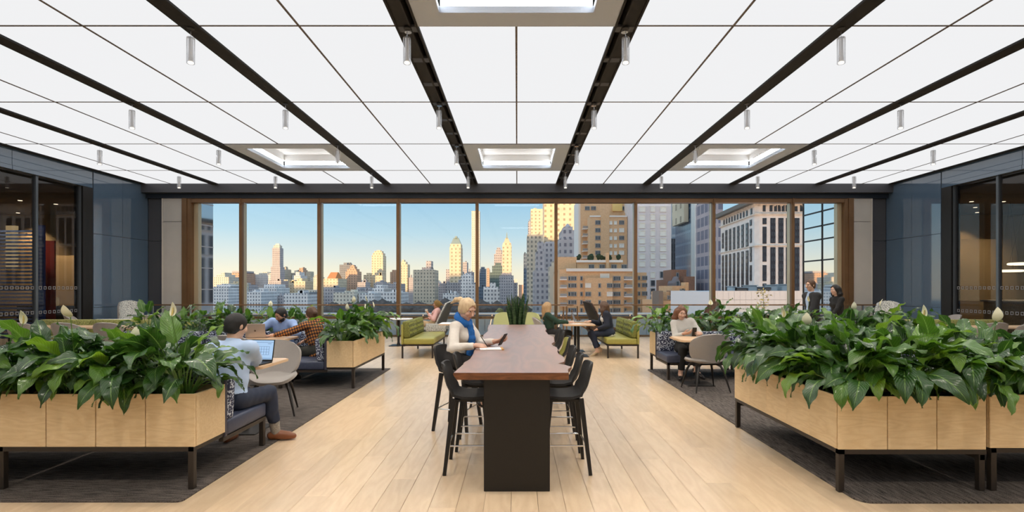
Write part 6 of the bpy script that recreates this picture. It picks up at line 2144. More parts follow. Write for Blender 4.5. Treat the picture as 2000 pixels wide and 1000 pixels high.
def field_obj(name, fld, mats, parent, origin, wrinkle=0.0, wscale=26.0, seed=0):
    V, Q, Tv = fld.mesh(wrinkle, wscale, seed)
    if name != 'body':
        V = relax(V, Q)
    me = bpy.data.meshes.new(name)
    V = V - np.array(origin)
    me.vertices.add(len(V)); me.vertices.foreach_set('co', V.astype(np.float32).ravel())
    me.loops.add(len(Q) * 4); me.loops.foreach_set('vertex_index', Q.astype(np.int32).ravel())
    me.polygons.add(len(Q))
    me.polygons.foreach_set('loop_start', (np.arange(len(Q)) * 4).astype(np.int32))
    for m in mats:
        me.materials.append(m)
    me.polygons.foreach_set('material_index', np.minimum(Tv[Q[:, 0]], len(mats) - 1).astype(np.int32))
    me.polygons.foreach_set('use_smooth', np.ones(len(Q), bool))
    me.update(calc_edges=True)
    me.validate()
    return put(name, me, None, parent)

def ik(a, c, l1, l2, hint):
    a, c, hint = Vector(a), Vector(c), Vector(hint)
    d = c - a
    L = d.length
    if L > (l1 + l2) * 0.995:
        k = L / ((l1 + l2) * 0.995)
        l1, l2 = l1 * k, l2 * k
    L = max(L, 1e-4)
    x = (l1 * l1 - l2 * l2 + L * L) / (2 * L)
    h = math.sqrt(max(0, l1 * l1 - x * x))
    u = d / L
    hh = hint - u * hint.dot(u)
    hh = hh.normalized() if hh.length > 1e-5 else Vector((0, 0, -1))
    return a + u * x + hh * h

EYE = mat('eye_white', (0.70, 0.68, 0.65), 0.3)
IRIS = mat('eye_dark', (0.03, 0.02, 0.015), 0.2)

def person(label, pel, fwd, neck, headc, hfwd, lh, rh, lf, rf, skin, lips, brow, vox=0.008, s=1.0, sex='m',
           shirt=None, pants=None, shoe=None, hair=None, shirt_to=None, knee_hint=None, elbow=(None, None), tuck=True, sleeve=1.0,
           collar=False, jacket=None, sock=None, loose=0.012, beard=None, pant_cut=0.90, heel=0.0):
    """lh/rh: (wrist, hand direction, palm normal, curl); lf/rf: (ankle, toe direction)."""
    pel, neck, headc = Vector(pel), Vector(neck), Vector(headc)
    fwd = Vector(fwd).normalized()
    up = (neck - pel).normalized()
    r = fwd.cross(up).normalized()            # the person's right
    f = up.cross(r).normalized()
    shw = (0.185 if sex == 'm' else 0.160) * s
    hipw = 0.088 * s
    chest = pel + (neck - pel) * 0.68
    belly = pel + (neck - pel) * 0.34
    sh = {1: neck - up * 0.055 * s + r * shw, -1: neck - up * 0.055 * s - r * shw}
    hip = {1: pel + r * hipw - up * 0.02, -1: pel - r * hipw - up * 0.02}
    W, Ft = {1: rh, -1: lh}, {1: rf, -1: lf}
    el_, kn, an = {}, {}, {}
    for q in (1, -1):
        h = elbow[0 if q == -1 else 1]
        el_[q] = ik(sh[q], W[q][0], 0.285 * s, 0.25 * s, h if h is not None else (r * q * 0.5 - up * 1.0 - f * 0.4))
        kh = knee_hint if knee_hint is not None else (f + up * 0.8)
        an[q] = Vector(Ft[q][0])
        kn[q] = ik(hip[q], an[q], 0.43 * s, 0.42 * s, kh)
    t = thing('person', label, 'person', (pel.x, pel.y, min(an[1].z, an[-1].z) - 0.075 if True else 0))
    org = t.location
    g = 1.0 if sex == 'm' else 0.90
    B = Field(vox)
    # head frame
    hf = Vector(hfwd).normalized()
    hr = hf.cross(Vector((0, 0, 1))).normalized()
    hu = hr.cross(hf).normalized()
    H = lambda a, b, c: headc + hr * a * s + hf * b * s + hu * c * s
    ax = (hr, hf, hu)
    # torso
    B.el(pel, (0.155 * s, 0.115 * s, 0.115 * s), (r, f, up), 0.0)
    B.el(belly, (0.135 * g * s, 0.095 * s, 0.15 * s), (r, f, up), 0.05)
    B.el(chest, (0.155 * g * s, 0.105 * s, 0.165 * s), (r, f, up), 0.05)
    if sex == 'f':
        for q in (1, -1):
            B.el(chest + f * 0.075 * s + r * q * 0.065 * s - up * 0.01, (0.062 * s, 0.058 * s, 0.062 * s), (r, f, up), 0.03)
    B.rc(sh[-1] - r * -0.02, sh[1] - r * 0.02, 0.052 * g * s, None, 0.05)
    B.rc(neck - up * 0.03, H(0, -0.025, -0.03), 0.055 * g * s, 0.050 * g * s, 0.035)
    # head
    B.el(H(0, -0.008, 0.022), (0.074 * s, 0.094 * s, 0.090 * s), ax, 0.02)
    B.el(H(0, 0.022, -0.050), (0.056 * s, 0.062 * s, 0.062 * s), ax, 0.03)
    B.rc(H(0, 0.06, -0.098), H(0, 0.045, -0.085), 0.020 * s, 0.028 * s, 0.02)
    B.rc(H(0, 0.086, 0.012), H(0, 0.108, -0.026), 0.009 * s, 0.0145 * s, 0.012)
    B.el(H(0, 0.080, 0.030), (0.055 * s, 0.014 * s, 0.012 * s), ax, 0.015, 0)
    for q in (1, -1):
        B.el(H(q * 0.045, 0.066, -0.022), (0.022 * s, 0.020 * s, 0.024 * s), ax, 0.02)
        B.el(H(q * 0.075, -0.005, 0.0), (0.010 * s, 0.020 * s, 0.031 * s), ax, 0.006)
        B.el(H(q * 0.031, 0.078, 0.010), (0.0145 * s, 0.0105 * s, 0.0075 * s), ax, 0.0, 1)
        B.el(H(q * 0.031, 0.0855, 0.0095), (0.0065 * s, 0.0045 * s, 0.0060 * s), ax, 0.0, 2)
        B.rc(H(q * 0.016, 0.091, 0.030), H(q * 0.046, 0.081, 0.031), 0.0050 * s, 0.0036 * s, 0.0, 4)
    B.el(H(0, 0.082, -0.062), (0.021 * s, 0.0105 * s, 0.0065 * s), ax, 0.004, 3)
    # limbs
    for q in (1, -1):
        e, w = el_[q], Vector(W[q][0])
        B.rc(sh[q], e, 0.046 * g * s, 0.038 * g * s, 0.035)
        B.rc(e, w, 0.039 * g * s, 0.026 * g * s, 0.02)
        k_, a_ = kn[q], an[q]
        B.rc(hip[q], k_, 0.082 * s, 0.056 * s, 0.04)
        B.rc(k_, a_, 0.055 * s, 0.038 * s, 0.03)
        cf = k_ + (a_ - k_) * 0.32 - f * 0.015
        B.el(cf, (0.050 * s, 0.052 * s, 0.10 * s), (r, f, (k_ - a_).normalized()), 0.03)
        td = Vector(Ft[q][1]).normalized()
        B.rc(a_ - Vector((0, 0, 0.02)), a_ - td * 0.035 + Vector((0, 0, -0.045)), 0.036 * s, 0.030 * s, 0.02)
        B.rc(a_ + Vector((0, 0, -0.03)) + td * 0.02, a_ + td * 0.14 * s + Vector((0, 0, -0.055 - heel * 0.6)), 0.034 * s, 0.024 * s, 0.02)
        # hand
        hd = Vector(W[q][1]).normalized()
        pn = Vector(W[q][2])
        pn = (pn - hd * pn.dot(hd)).normalized()
        sd = hd.cross(pn).normalized() * q       # towards the thumb side
        curl = W[q][3]
        hs = s * (1.0 if sex == 'm' else 0.90)
        B.rc(w, w + hd * 0.03 * hs, 0.026 * g * s, 0.026 * hs, 0.015)
        for i in range(4):
            off = (0.030, 0.010, -0.010, -0.029)[i] * hs
            kk = w + hd * (0.092, 0.096, 0.091, 0.082)[i] * hs + sd * off
            B.rc(w + hd * 0.015 * hs + sd * off * 0.55, kk, 0.0145 * hs, 0.0125 * hs, 0.012)
            p, ang = kk, curl * (0.45 + 0.08 * i)
            for j, ln in enumerate(((0.043, 0.026, 0.020), (0.048, 0.030, 0.022), (0.044, 0.028, 0.021), (0.034, 0.021, 0.018))[i]):
                d = hd * math.cos(ang) + pn * math.sin(ang) + sd * (0.10, 0.03, -0.04, -0.11)[i]
                n_ = p + d.normalized() * ln * hs
                rr = (0.0100, 0.0088, 0.0078)[j] * hs
                B.rc(p, n_, rr, rr * 0.90, 0.002)
                p = n_
                ang += curl * (0.75 if j == 0 else 0.55)
        tb = w + hd * 0.028 * hs + sd * 0.024 * hs
        t1 = tb + (hd * 0.60 + sd * 0.75 + pn * 0.25 * (1 + curl)).normalized() * 0.044 * hs
        t2 = t1 + (hd * 0.85 + sd * (0.35 - 0.4 * curl) + pn * 0.45 * curl).normalized() * 0.034 * hs
        t3 = t2 + (hd * 0.95 + sd * (0.1 - 0.5 * curl) + pn * 0.5 * curl).normalized() * 0.026 * hs
        B.rc(tb, t1, 0.0155 * hs, 0.0115 * hs, 0.012)
        B.rc(t1, t2, 0.0112 * hs, 0.0102 * hs, 0.003)
        B.rc(t2, t3, 0.0102 * hs, 0.0085 * hs, 0.002)
    field_obj('body', B, [skin, EYE, IRIS, lips, brow], t, org)
    # trousers
    if pants:
        Pf = Field(vox * 1.15)
        c = 0.013
        Pf.el(pel, (0.155 * s + c, 0.115 * s + c, 0.115 * s + c), (r, f, up), 0.0)
        Pf.el(belly - up * 0.05, (0.135 * g * s + c, 0.098 * s + c, 0.11 * s), (r, f, up), 0.04)
        for q in (1, -1):
            k_, a_ = kn[q], an[q]
            e_ = k_ + (a_ - k_) * pant_cut
            Pf.rc(hip[q], k_, 0.084 * s + c, 0.060 * s + c, 0.04)
            Pf.rc(k_, e_, 0.060 * s + c, 0.044 * s + c, 0.03, cut=True)
            Pf.el(k_ + (a_ - k_) * 0.32 - f * 0.012, (0.050 * s + c, 0.052 * s + c, 0.10 * s + c), (r, f, (k_ - a_).normalized()), 0.03)
        Pf.plane(belly + up * 0.0, up, 0.3)
        field_obj('trousers', Pf, [pants], t, org, 0.0030, 30, 1)
    # shirt or sweater
    Sf = Field(vox * 1.1)
    c = loose
    base = pel - up * (0.06 if not tuck else 0.0)
    Sf.el(base, (0.157 * s + c * 1.5, 0.117 * s + c * 1.5, 0.11 * s), (r, f, up), 0.0)
    Sf.el(belly, (0.14 * g * s + c * 1.4, 0.10 * s + c * 1.4, 0.16 * s), (r, f, up), 0.06)
    Sf.el(chest, (0.157 * g * s + c, 0.108 * s + c, 0.17 * s), (r, f, up), 0.06)
    if sex == 'f':
        for q in (1, -1):
            Sf.el(chest + f * 0.078 * s + r * q * 0.062 * s - up * 0.01, (0.066 * s, 0.060 * s, 0.066 * s), (r, f, up), 0.04)
    Sf.rc(sh[-1] + r * 0.02, sh[1] - r * 0.02, 0.053 * g * s + c, None, 0.05)
    Sf.rc(neck - up * 0.06, neck + (headc - neck).normalized() * 0.03, 0.068 * g * s, 0.060 * g * s, 0.03, cut=True)
    for q in (1, -1):
        e, w = el_[q], Vector(W[q][0])
        w2 = e + (w - e) * sleeve
        Sf.rc(sh[q], e, 0.050 * g * s + c, 0.044 * g * s + c, 0.04)
        Sf.rc(e, w2, 0.044 * g * s + c, 0.032 * g * s + c * 0.6, 0.02, cut=True)
    if tuck:
        Sf.plane(pel + up * 0.045 * s, -up, 0.22)
    field_obj('shirt' if not jacket else 'blouse', Sf, shirt if isinstance(shirt, list) else [shirt], t, org, 0.0022 if tuck else 0.0042, 27, 3)
    if collar:
        Cf = Field(vox)
        nn = (headc - neck).normalized()
        Cf.rc(neck - nn * 0.005, neck + nn * 0.042, 0.069 * g * s, 0.062 * g * s, 0.0, cut=True, cut0=True)
        for q in (1, -1):
            Cf.rc(neck + f * 0.055 * s + r * q * 0.015 + nn * 0.03, neck + f * 0.085 * s + r * q * 0.045 - up * 0.03, 0.014, 0.006, 0.01)
        field_obj('collar', Cf, [shirt if not isinstance(shirt, list) else shirt[0]], t, org)
    if jacket:
        Jf = Field(vox * 1.1)
        c2 = c + 0.012
        Jf.el(pel - up * 0.03, (0.160 * s + c2, 0.120 * s + c2, 0.12 * s), (r, f, up), 0.0)
        Jf.el(belly, (0.142 * g * s + c2, 0.102 * s + c2, 0.16 * s), (r, f, up), 0.06)
        Jf.el(chest, (0.160 * g * s + c2, 0.112 * s + c2, 0.175 * s), (r, f, up), 0.06)
        Jf.rc(sh[-1] + r * 0.02, sh[1] - r * 0.02, 0.056 * g * s + c2, None, 0.05)
        for q in (1, -1):
            e, w = el_[q], Vector(W[q][0])
            Jf.rc(sh[q], e, 0.052 * g * s + c2, 0.046 * g * s + c2, 0.04)
            Jf.rc(e, e + (w - e) * 0.93, 0.046 * g * s + c2, 0.034 * g * s + c2 * 0.7, 0.02, cut=True)
        Jf.el(chest + f * 0.17 * s + up * 0.04, (0.065 * s, 0.12 * s, 0.20 * s), (r, f, up), 0.0, 0, sub=True)
        Jf.el(belly + f * 0.17 * s, (0.035 * s, 0.10 * s, 0.22 * s), (r, f, up), 0.0, 0, sub=True)
        field_obj('jacket', Jf, [jacket], t, org, 0.0035, 24, 5)
    # socks and shoes
    for q in (1, -1):
        a_ = an[q]
        td = Vector(Ft[q][1]).normalized()
        if sock:
            k_ = kn[q]
            Kf = Field(vox)
            Kf.rc(a_ + (k_ - a_) * 0.26, a_ - Vector((0, 0, 0.02)), 0.050 * s, 0.043 * s, 0.0, cut0=True)
            field_obj('sock', Kf, [sock], t, org, 0.0015, 90)
        if shoe:
            Xf = Field(vox * 0.85)
            sole = a_.z - 0.078 * s
            u3 = Vector((0, 0, 1))
            hl = a_ - td * 0.045 * s - u3 * (0.036 - heel * 0.4)
            bl = a_ + td * 0.115 * s - u3 * (0.050 + heel * 0.55)
            tp = a_ + td * 0.165 * s - u3 * (0.055 + heel * 0.6)
            wd = 1.0 if sex == 'm' else 0.82
            sdv = td.cross(u3)
            Xf.rc(hl, bl, 0.041 * s * wd, 0.043 * s * wd, 0.0)
            Xf.rc(bl, tp, 0.042 * s * wd, 0.030 * s * wd, 0.02)
            if sex == 'm':
                Xf.rc(a_ - u3 * 0.02, a_ + td * 0.08 - u3 * 0.035, 0.042 * s, 0.036 * s, 0.02)
            else:
                Xf.el(a_ + td * 0.045 * s + u3 * 0.012, (0.075 * s, 0.036 * s, 0.040 * s), (td, sdv, u3), 0.0, 0, sub=True)
            if heel == 0:
                Xf.plane(Vector((a_.x, a_.y, sole)), -u3, 0.4)
            else:
                Xf.rc(hl - u3 * 0.01, Vector((hl.x, hl.y, a_.z - 0.078 * s - heel)), 0.022 * s, 0.007, 0.01)
            field_obj('shoe', Xf, [shoe], t, org)
    # hair
    if hair:
        kind, hm = hair
        hm2 = hm if isinstance(hm, list) else [hm]
        Hf = Field(vox)
        gr_ = 0.010 if kind == 'short' else 0.016
        Hf.el(H(0, -0.012, 0.028), ((0.074 + gr_) * s, (0.094 + gr_) * s, (0.090 + gr_) * s), ax, 0.0)
        Hf.el(H(0, -0.05, -0.035), (0.066 * s, 0.055 * s, 0.062 * s), ax, 0.03)
        if kind in ('long', 'wavy'):
            ln = 0.30 if kind == 'long' else 0.20
            for q in (1, -1):
                for a0_, b0_, r0_ in ((0.074, -0.005, 0.028), (0.074, -0.04, 0.038)):
                    Hf.rc(H(q * a0_, b0_, 0.03), H(q * (a0_ + 0.018), b0_ - 0.02, -0.10), r0_ * s, (r0_ + 0.008) * s, 0.03)
                    Hf.rc(H(q * (a0_ + 0.018), b0_ - 0.02, -0.10), H(q * (a0_ + 0.006), b0_ - 0.04, -0.10 - ln * 0.5), (r0_ + 0.008) * s, 0.020 * s, 0.03)
            Hf.rc(H(0, -0.075, 0.0), H(0, -0.085, -ln), 0.060 * s, 0.040 * s, 0.05)
            Hf.rc(H(0.04, -0.07, 0.0), H(0.05, -0.075, -ln * 0.9), 0.050 * s, 0.025 * s, 0.05)
            Hf.rc(H(-0.04, -0.07, 0.0), H(-0.05, -0.075, -ln * 0.9), 0.050 * s, 0.025 * s, 0.05)
        Hf.el(H(0, 0.110, -0.022), (0.070 * s, 0.090 * s, 0.112 * s), ax, 0.0, 0, sub=True)
        if kind == 'short':
            Hf.plane(H(0, -0.06, -0.075), -hu, 0.10)
        if kind == 'bun':
            Hf.el(H(0, -0.125, 0.005), (0.045 * s, 0.035 * s, 0.045 * s), ax, 0.01)
        if kind == 'pony':
            P_ = [H(0, -0.09, 0.045), H(0, -0.15, 0.055), H(0, -0.21, 0.025), H(0.01, -0.265, -0.045)]
            for i in range(3):
                Hf.rc(P_[i], P_[i + 1], (0.026, 0.032, 0.028)[i] * s, (0.032, 0.028, 0.009)[i] * s, 0.01)
        field_obj('hair', Hf, hm2, t, org, 0.0026 if kind != 'short' else 0.0012, 60, 2)
    if beard:
        Bf = Field(vox)
        Bf.el(H(0, 0.024, -0.058), (0.061 * s, 0.066 * s, 0.062 * s), ax, 0.0)
        Bf.el(H(0, 0.10, -0.020), (0.062 * s, 0.05 * s, 0.050 * s), ax, 0.0, 0, sub=True)
        Bf.el(H(0, 0.095, -0.062), (0.024 * s, 0.03 * s, 0.010 * s), ax, 0.0, 0, sub=True)
        Bf.plane(H(0, 0.0, -0.012), hu, 0.12)
        Bf.plane(H(0, -0.005, -0.05), -hf, 0.12)
        field_obj('beard', Bf, [beard], t, org)
    return t, dict(neck=neck, up=up, f=f, r=r, chest=chest, headc=headc, H=H, ax=ax, org=org, s=s, belly=belly)

def skin(name, c):
    return mat('skin_' + name, c, 0.55, var=0.05, scale=30)
SK_FAIR = skin('fair', (0.66, 0.41, 0.30))
SK_LIGHT = skin('light', (0.60, 0.37, 0.26))
SK_BROWN = skin('brown', (0.38, 0.205, 0.12))
SK_DARK = skin('dark', (0.17, 0.085, 0.05))
LIP = mat('lip_rose', (0.46, 0.21, 0.17), 0.45)
LIPD = mat('lip_brown', (0.24, 0.09, 0.07), 0.45)
BR_D = mat('brow_dark', (0.05, 0.03, 0.02), 0.7)
BR_L = mat('brow_blond', (0.40, 0.26, 0.13), 0.7)
def hairm(name, c1, c2):
    return two_tone('hair_' + name, c1, c2, 60, rough=0.6, thr=0.5, soft=0.3, kind='noise', stretch=(1, 1, 0.18))
H_BLOND = hairm('blond', (0.52, 0.35, 0.18), (0.78, 0.62, 0.40))
H_BLACK = hairm('black', (0.004, 0.003, 0.003), (0.009, 0.007, 0.006))
H_BROWN = hairm('brown', (0.06, 0.03, 0.016), (0.13, 0.065, 0.035))
H_CHEST = hairm('chestnut', (0.10, 0.042, 0.022), (0.22, 0.095, 0.05))
H_DBLOND = hairm('dark_blond', (0.32, 0.19, 0.085), (0.52, 0.33, 0.16))
H_BRAID = two_tone('hair_braids', (0.02, 0.014, 0.01), (0.45, 0.27, 0.07), 55, thr=0.54, soft=0.06, kind='wave', stretch=(1, 0.3, 1))
C_PALEBLUE = mat('pale_blue_cotton', (0.44, 0.57, 0.78), 0.8, var=0.05, scale=12)
C_BLUE = mat('blue_chambray', (0.30, 0.43, 0.72), 0.8, var=0.08, scale=14)
C_WHITE = mat('ivory_knit', (0.74, 0.69, 0.62), 0.9, var=0.04, scale=50, bump=0.1)
C_GREY = mat('grey_blouse', (0.52, 0.50, 0.46), 0.85, var=0.04, scale=30)
C_GREEN = mat('dark_green_knit', (0.020, 0.050, 0.034), 0.9, var=0.15, scale=60)
C_NAVYJ = mat('navy_blazer', (0.014, 0.018, 0.034), 0.75)
C_NAVYP = mat('navy_trousers', (0.016, 0.024, 0.050), 0.75, var=0.1, scale=30)
C_BLACK = mat('black_cloth', (0.012, 0.011, 0.011), 0.8)
C_WHITEB = mat('white_blouse', (0.75, 0.73, 0.70), 0.8)
C_PINK = mat('pink_top', (0.70, 0.42, 0.40), 0.85)
C_BEIGEP = mat('beige_trousers', (0.50, 0.36, 0.20), 0.8)
C_DARKGREEN = mat('olive_black_trousers', (0.030, 0.030, 0.024), 0.8)
S_BROWN = mat('tan_brown_leather', (0.22, 0.075, 0.03), 0.35)
S_BLACK = mat('black_leather', (0.015, 0.012, 0.012), 0.3)
S_BEIGE = mat('beige_leather', (0.56, 0.42, 0.25), 0.35)
S_RED = mat('dark_red_sole_leather', (0.16, 0.02, 0.02), 0.4)
S_SOCK = mat('grey_knit_sock', (0.30, 0.27, 0.23), 0.95, var=0.3, scale=90)

def plaid():
    m = bpy.data.materials.new('orange_plaid')
    N, L, b = nodes_of(m)
    b.inputs['Roughness'].default_value = 0.85
    tc = N.new('ShaderNodeTexCoord')
    rot = N.new('ShaderNodeMapping'); rot.inputs['Rotation'].default_value = (0.2, 0.35, 0.5)
    L.new(tc.outputs['Object'], rot.inputs[0])
    sp = N.new('ShaderNodeSeparateXYZ'); L.new(rot.outputs[0], sp.inputs[0])
    def stripe(sock, per, thr):
        a = N.new('ShaderNodeMath'); a.operation = 'MULTIPLY'; a.inputs[1].default_value = 2 * PI / per
        L.new(sock, a.inputs[0])
        s_ = N.new('ShaderNodeMath'); s_.operation = 'SINE'; L.new(a.outputs[0], s_.inputs[0])
        g_ = N.new('ShaderNodeMath'); g_.operation = 'GREATER_THAN'; g_.inputs[1].default_value = thr
        L.new(s_.outputs[0], g_.inputs[0])
        return g_.outputs[0]
    ad = N.new('ShaderNodeMath'); ad.operation = 'ADD'
    L.new(sp.outputs['X'], ad.inputs[0]); L.new(sp.outputs['Y'], ad.inputs[1])
    s1, s2 = stripe(ad.outputs[0], 0.055, 0.0), stripe(sp.outputs['Z'], 0.05, 0.1)
    su = N.new('ShaderNodeMath'); su.operation = 'ADD'; L.new(s1, su.inputs[0]); L.new(s2, su.inputs[1])
    hf = N.new('ShaderNodeMath'); hf.operation = 'MULTIPLY'; hf.inputs[1].default_value = 0.5; L.new(su.outputs[0], hf.inputs[0])
    rp = N.new('ShaderNodeValToRGB'); rp.color_ramp.interpolation = 'CONSTANT'
    e = rp.color_ramp.elements
    e[0].position = 0; e[0].color = (0.50, 0.20, 0.045, 1)
    e[1].position = 0.4; e[1].color = (0.15, 0.055, 0.025, 1)
    q = e.new(0.8); q.color = (0.022, 0.016, 0.02, 1)
    L.new(hf.outputs[0], rp.inputs[0]); L.new(rp.outputs[0], b.inputs['Base Color'])
    return m
C_PLAID = plaid()
DN = (0, 0, -1)

# woman with the blue scarf, at the long table
w1_, I = person('white-haired woman in an ivory top and blue scarf writing at the long table', (-0.70, 6.02, 0.765), (0.93, -0.36, 0),
    (-0.615, 5.97, 1.20), (-0.555, 5.92, 1.335), (0.72, -0.60, -0.42),
    ((-0.245, 5.87, 0.985), (0.75, -0.45, 0.12), (0.35, 0.3, 0.75), 0.75), ((-0.435, 5.63, 0.965), (0.85, 0.12, -0.10), (0.0, 0.55, -0.8), 0.85),
    ((-0.38, 6.00, 0.34), (0.9, -0.2, -0.1)), ((-0.36, 5.80, 0.34), (0.9, -0.2, -0.1)), SK_FAIR, LIP, BR_L, 0.0062, 0.97, 'f',
    shirt=C_WHITE, pants=C_BLACK, shoe=S_BLACK, hair=('pony', H_BLOND), tuck=False, sleeve=0.90, elbow=(None, Vector((-0.25, -0.75, -0.9))))
sc = Field(0.006)
nk, up_, f_, r_, ch = I['neck'], I['up'], I['f'], I['r'], I['chest']
for i in range(16):
    a0_, a1_ = i * PI / 8, (i + 1) * PI / 8
    p0 = nk + r_ * 0.078 * math.sin(a0_) + f_ * (0.075 * math.cos(a0_) + 0.012) + up_ * (0.018 - 0.035 * math.cos(a0_))
    p1 = nk + r_ * 0.078 * math.sin(a1_) + f_ * (0.075 * math.cos(a1_) + 0.012) + up_ * (0.018 - 0.035 * math.cos(a1_))
    sc.rc(p0, p1, 0.034, 0.034, 0.015)
a = nk + f_ * 0.11 - up_ * 0.03
for dx in (-0.022, 0.022):
    sc.rc(a + r_ * dx * 0.5, a - up_ * 0.13 + f_ * 0.045 + r_ * dx, 0.028, 0.027, 0.012)
    sc.rc(a - up_ * 0.13 + f_ * 0.045 + r_ * dx, Vector(a - up_ * 0.32 + f_ * 0.055 + r_ * dx * 1.3), 0.027, 0.028, 0.012, cut=True)
field_obj('scarf', sc, [mat('blue_scarf', (0.016, 0.125, 0.42), 0.9, var=0.2, scale=70)], w1_, I['org'], 0.0045, 48, 4)
wc = Field(0.006)

# man with the black laptop
person('dark-haired man in a pale blue shirt seen from behind at the black laptop', (-2.70, 5.00, 0.535), (0.18, 0.98, 0),
    (-2.70, 5.06, 1.055), (-2.685, 5.09, 1.205), (0.42, 0.88, -0.22),
    ((-2.98, 5.58, 0.785), (0.25, 0.9, -0.1), DN, 0.6), ((-2.74, 5.56, 0.785), (-0.35, 0.9, -0.1), DN, 0.6),
    ((-2.94, 5.42, 0.09), (-0.1, 1, 0)), ((-2.49, 5.50, 0.09), (0.97, 0.22, 0)), SK_LIGHT, LIP, BR_D, 0.0075, 1.02, 'm',
    shirt=C_PALEBLUE, pants=C_NAVYP, shoe=S_BROWN, hair=('short', H_BLACK), tuck=True, collar=True, sock=S_SOCK, sleeve=0.97, loose=0.020, pant_cut=0.74,
    elbow=(Vector((-0.8, -0.3, -0.7)), Vector((0.8, -0.3, -0.7))))
# man in the blue shirt
person('bearded man in a blue shirt leaning over the gold laptop', (-4.18, 9.62, 0.535), (0.0, -1, 0),
    (-4.14, 9.38, 1.01), (-4.12, 9.29, 1.105), (-0.38, -0.80, -0.42),
    ((-3.98, 9.03, 0.79), (-0.75, -0.5, 0), DN, 0.5), ((-4.37, 9.08, 0.79), (0.6, -0.6, 0.0), DN, 0.5),
    ((-4.05, 9.12, 0.09), (0.1, -1, 0)), ((-4.32, 9.12, 0.09), (-0.1, -1, 0)), SK_BROWN, LIPD, BR_D, 0.0085, 1.02, 'm',
    shirt=C_BLUE, pants=mat('blue_jeans', (0.045, 0.08, 0.17), 0.85), shoe=S_BLACK, hair=('short', H_BLACK), collar=True, beard=H_BLACK, sleeve=0.95, loose=0.018,
    elbow=(Vector((1, 0.2, -0.4)), Vector((-1, 0.2, -0.4))))
# orange plaid shirt
person('person with a dark hair bun in an orange plaid shirt reaching to the gold laptop', (-3.36, 8.98, 0.535), (-0.93, 0.30, 0),
    (-3.45, 8.96, 1.02), (-3.47, 8.98, 1.135), (-0.80, 0.62, -0.15),
    ((-4.00, 8.72, 0.80), (-0.95, 0.05, -0.05), DN, 0.35), ((-3.66, 9.14, 0.66), (-0.8, -0.1, -0.35), DN, 0.4),
    ((-3.80, 8.86, 0.09), (-1, 0, 0)), ((-3.78, 9.12, 0.09), (-1, 0.1, 0)), SK_FAIR, LIP, BR_D, 0.0085, 0.98, 'm',
    shirt=C_PLAID, pants=C_DARKGREEN, shoe=S_BLACK, hair=('bun', H_BROWN), tuck=False, collar=True, sleeve=0.93, loose=0.018)
# woman in the grey blouse
person('brown-haired woman in a grey blouse looking at her phone on the right', (2.98, 9.50, 0.535), (-0.02, -1, 0),
    (2.925, 9.42, 1.015), (2.89, 9.385, 1.135), (0.06, -0.95, -0.24),
    ((3.12, 9.05, 0.80), (-0.55, -0.75, 0.1), (-0.7, 0.2, -0.5), 0.7), ((2.84, 9.06, 0.80), (0.75, -0.6, 0.15), (0.55, 0.1, 0.55), 0.8),
    ((3.02, 8.98, 0.20), (0.55, -0.75, -0.35)), ((2.78, 9.06, 0.12), (-0.35, -0.9, 0)), SK_FAIR, LIP, BR_D, 0.0085, 0.98, 'f',
    shirt=C_GREY, pants=C_BLACK, shoe=S_BLACK, hair=('wavy', H_CHEST), tuck=False, loose=0.018, sleeve=0.86, heel=0.03, pant_cut=0.86)
# green sweater
person('blond woman in a dark green sweater leaning back at the far cafe tables', (0.78, 12.58, 0.525), (1, 0.05, 0),
    (0.70, 12.55, 1.01), (0.72, 12.55, 1.12), (0.86, 0.48, 0.02),
    ((1.08, 12.75, 0.77), (0.95, 0.0, -0.05), DN, 0.4), ((1.20, 12.34, 0.785), (0.98, 0.1, -0.03), DN, 0.35),
    ((1.22, 12.78, 0.09), (1, -0.1, 0)), ((1.12, 12.48, 0.10), (1, -0.1, -0.15)), SK_FAIR, LIP, BR_L, 0.0095, 1.0, 'f',
    shirt=C_GREEN, pants=C_BLACK, shoe=S_RED, hair=('long', H_DBLOND), tuck=False, loose=0.016, sleeve=0.95, pant_cut=0.92)
# navy blazer
person('long-haired woman in a navy blazer on the right olive bench', (2.16, 12.50, 0.545), (-1, 0.0, 0),
    (2.06, 12.50, 1.03), (2.03, 12.51, 1.145), (-0.62, 0.78, 0.0),
    ((1.86, 12.36, 0.62), (-0.8, 0.1, -0.35), DN, 0.4), ((1.74, 12.66, 0.785), (-0.95, -0.1, 0.0), DN, 0.55),
    ((1.86, 12.36, 0.13), (-0.95, -0.15, -0.25)), ((1.95, 12.60, 0.13), (-0.95, -0.1, -0.25)), SK_FAIR, LIP, BR_D, 0.0095, 0.98, 'f',
    shirt=C_WHITEB, jacket=C_NAVYJ, pants=C_NAVYP, shoe=S_BEIGE, hair=('long', H_BROWN), tuck=False, sleeve=0.90, heel=0.05, pant_cut=0.86)
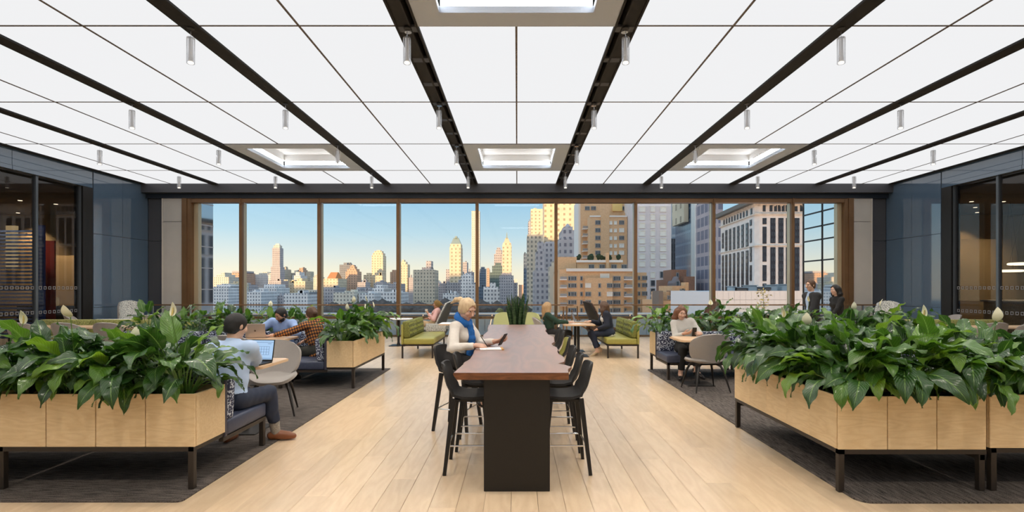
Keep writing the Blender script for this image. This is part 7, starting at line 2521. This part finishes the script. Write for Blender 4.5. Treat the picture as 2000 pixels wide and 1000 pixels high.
# woman with the cup
person('woman with golden braids in a pink top sipping from a cup in a lounge chair', (-2.34, 14.92, 0.57), (-1, -0.05, 0),
    (-2.22, 14.92, 1.00), (-2.25, 14.90, 1.115), (-0.95, -0.25, -0.05),
    ((-2.46, 14.70, 0.88), (-0.35, 0.4, 0.55), (-0.5, 0.5, 0.1), 1.0), ((-2.52, 15.02, 0.72), (-0.9, -0.1, -0.1), DN, 0.4),
    ((-3.02, 14.84, 0.30), (-0.85, 0.0, 0.3)), ((-2.98, 15.02, 0.14), (-1, 0, 0)), SK_BROWN, LIPD, BR_D, 0.0095, 0.97, 'f',
    shirt=C_PINK, pants=C_BEIGEP, shoe=S_BEIGE, hair=('bun', H_BRAID), tuck=False, sleeve=0.95, pant_cut=0.92)
# the two walkers
person('man in a pale shirt and dark vest walking past behind the right foliage', (6.38, 11.5, 0.96), (-1, -0.12, 0),
    (6.36, 11.5, 1.46), (6.33, 11.49, 1.635), (-0.95, -0.30, -0.05),
    ((6.12, 11.28, 0.88), (-0.3, 0, -1), (-0.2, 1, 0), 0.4), ((6.52, 11.74, 0.84), (0.15, 0, -1), (0, -1, 0), 0.4),
    ((6.05, 11.42, 0.09), (-1, 0, 0)), ((6.68, 11.6, 0.14), (-1, 0, -0.3)), SK_LIGHT, LIP, BR_D, 0.0095, 1.0, 'm',
    shirt=C_PALEBLUE, jacket=mat('charcoal_jacket', (0.02, 0.02, 0.022), 0.8), pants=C_BLACK, shoe=S_BLACK, hair=('short', H_BROWN), collar=True, knee_hint=Vector((-1, 0, 0.1)), sleeve=0.97)
person('woman with long black hair in a black top walking behind the dark-vested man', (7.24, 12.0, 0.90), (-1, -0.1, 0),
    (7.20, 12.0, 1.37), (7.16, 11.99, 1.53), (-0.96, -0.25, -0.05),
    ((6.94, 11.82, 0.90), (-0.6, 0, -0.7), (-0.2, 1, 0), 0.4), ((7.30, 12.22, 0.80), (0.1, 0, -1), (0, -1, 0), 0.4),
    ((6.98, 11.92, 0.09), (-1, 0, 0)), ((7.46, 12.1, 0.12), (-1, 0, -0.3)), SK_FAIR, LIP, BR_D, 0.0095, 0.95, 'f',
    shirt=C_BLACK, pants=C_BLACK, shoe=S_BLACK, hair=('long', H_BLACK), tuck=False, knee_hint=Vector((-1, 0, 0.1)), sleeve=0.93)
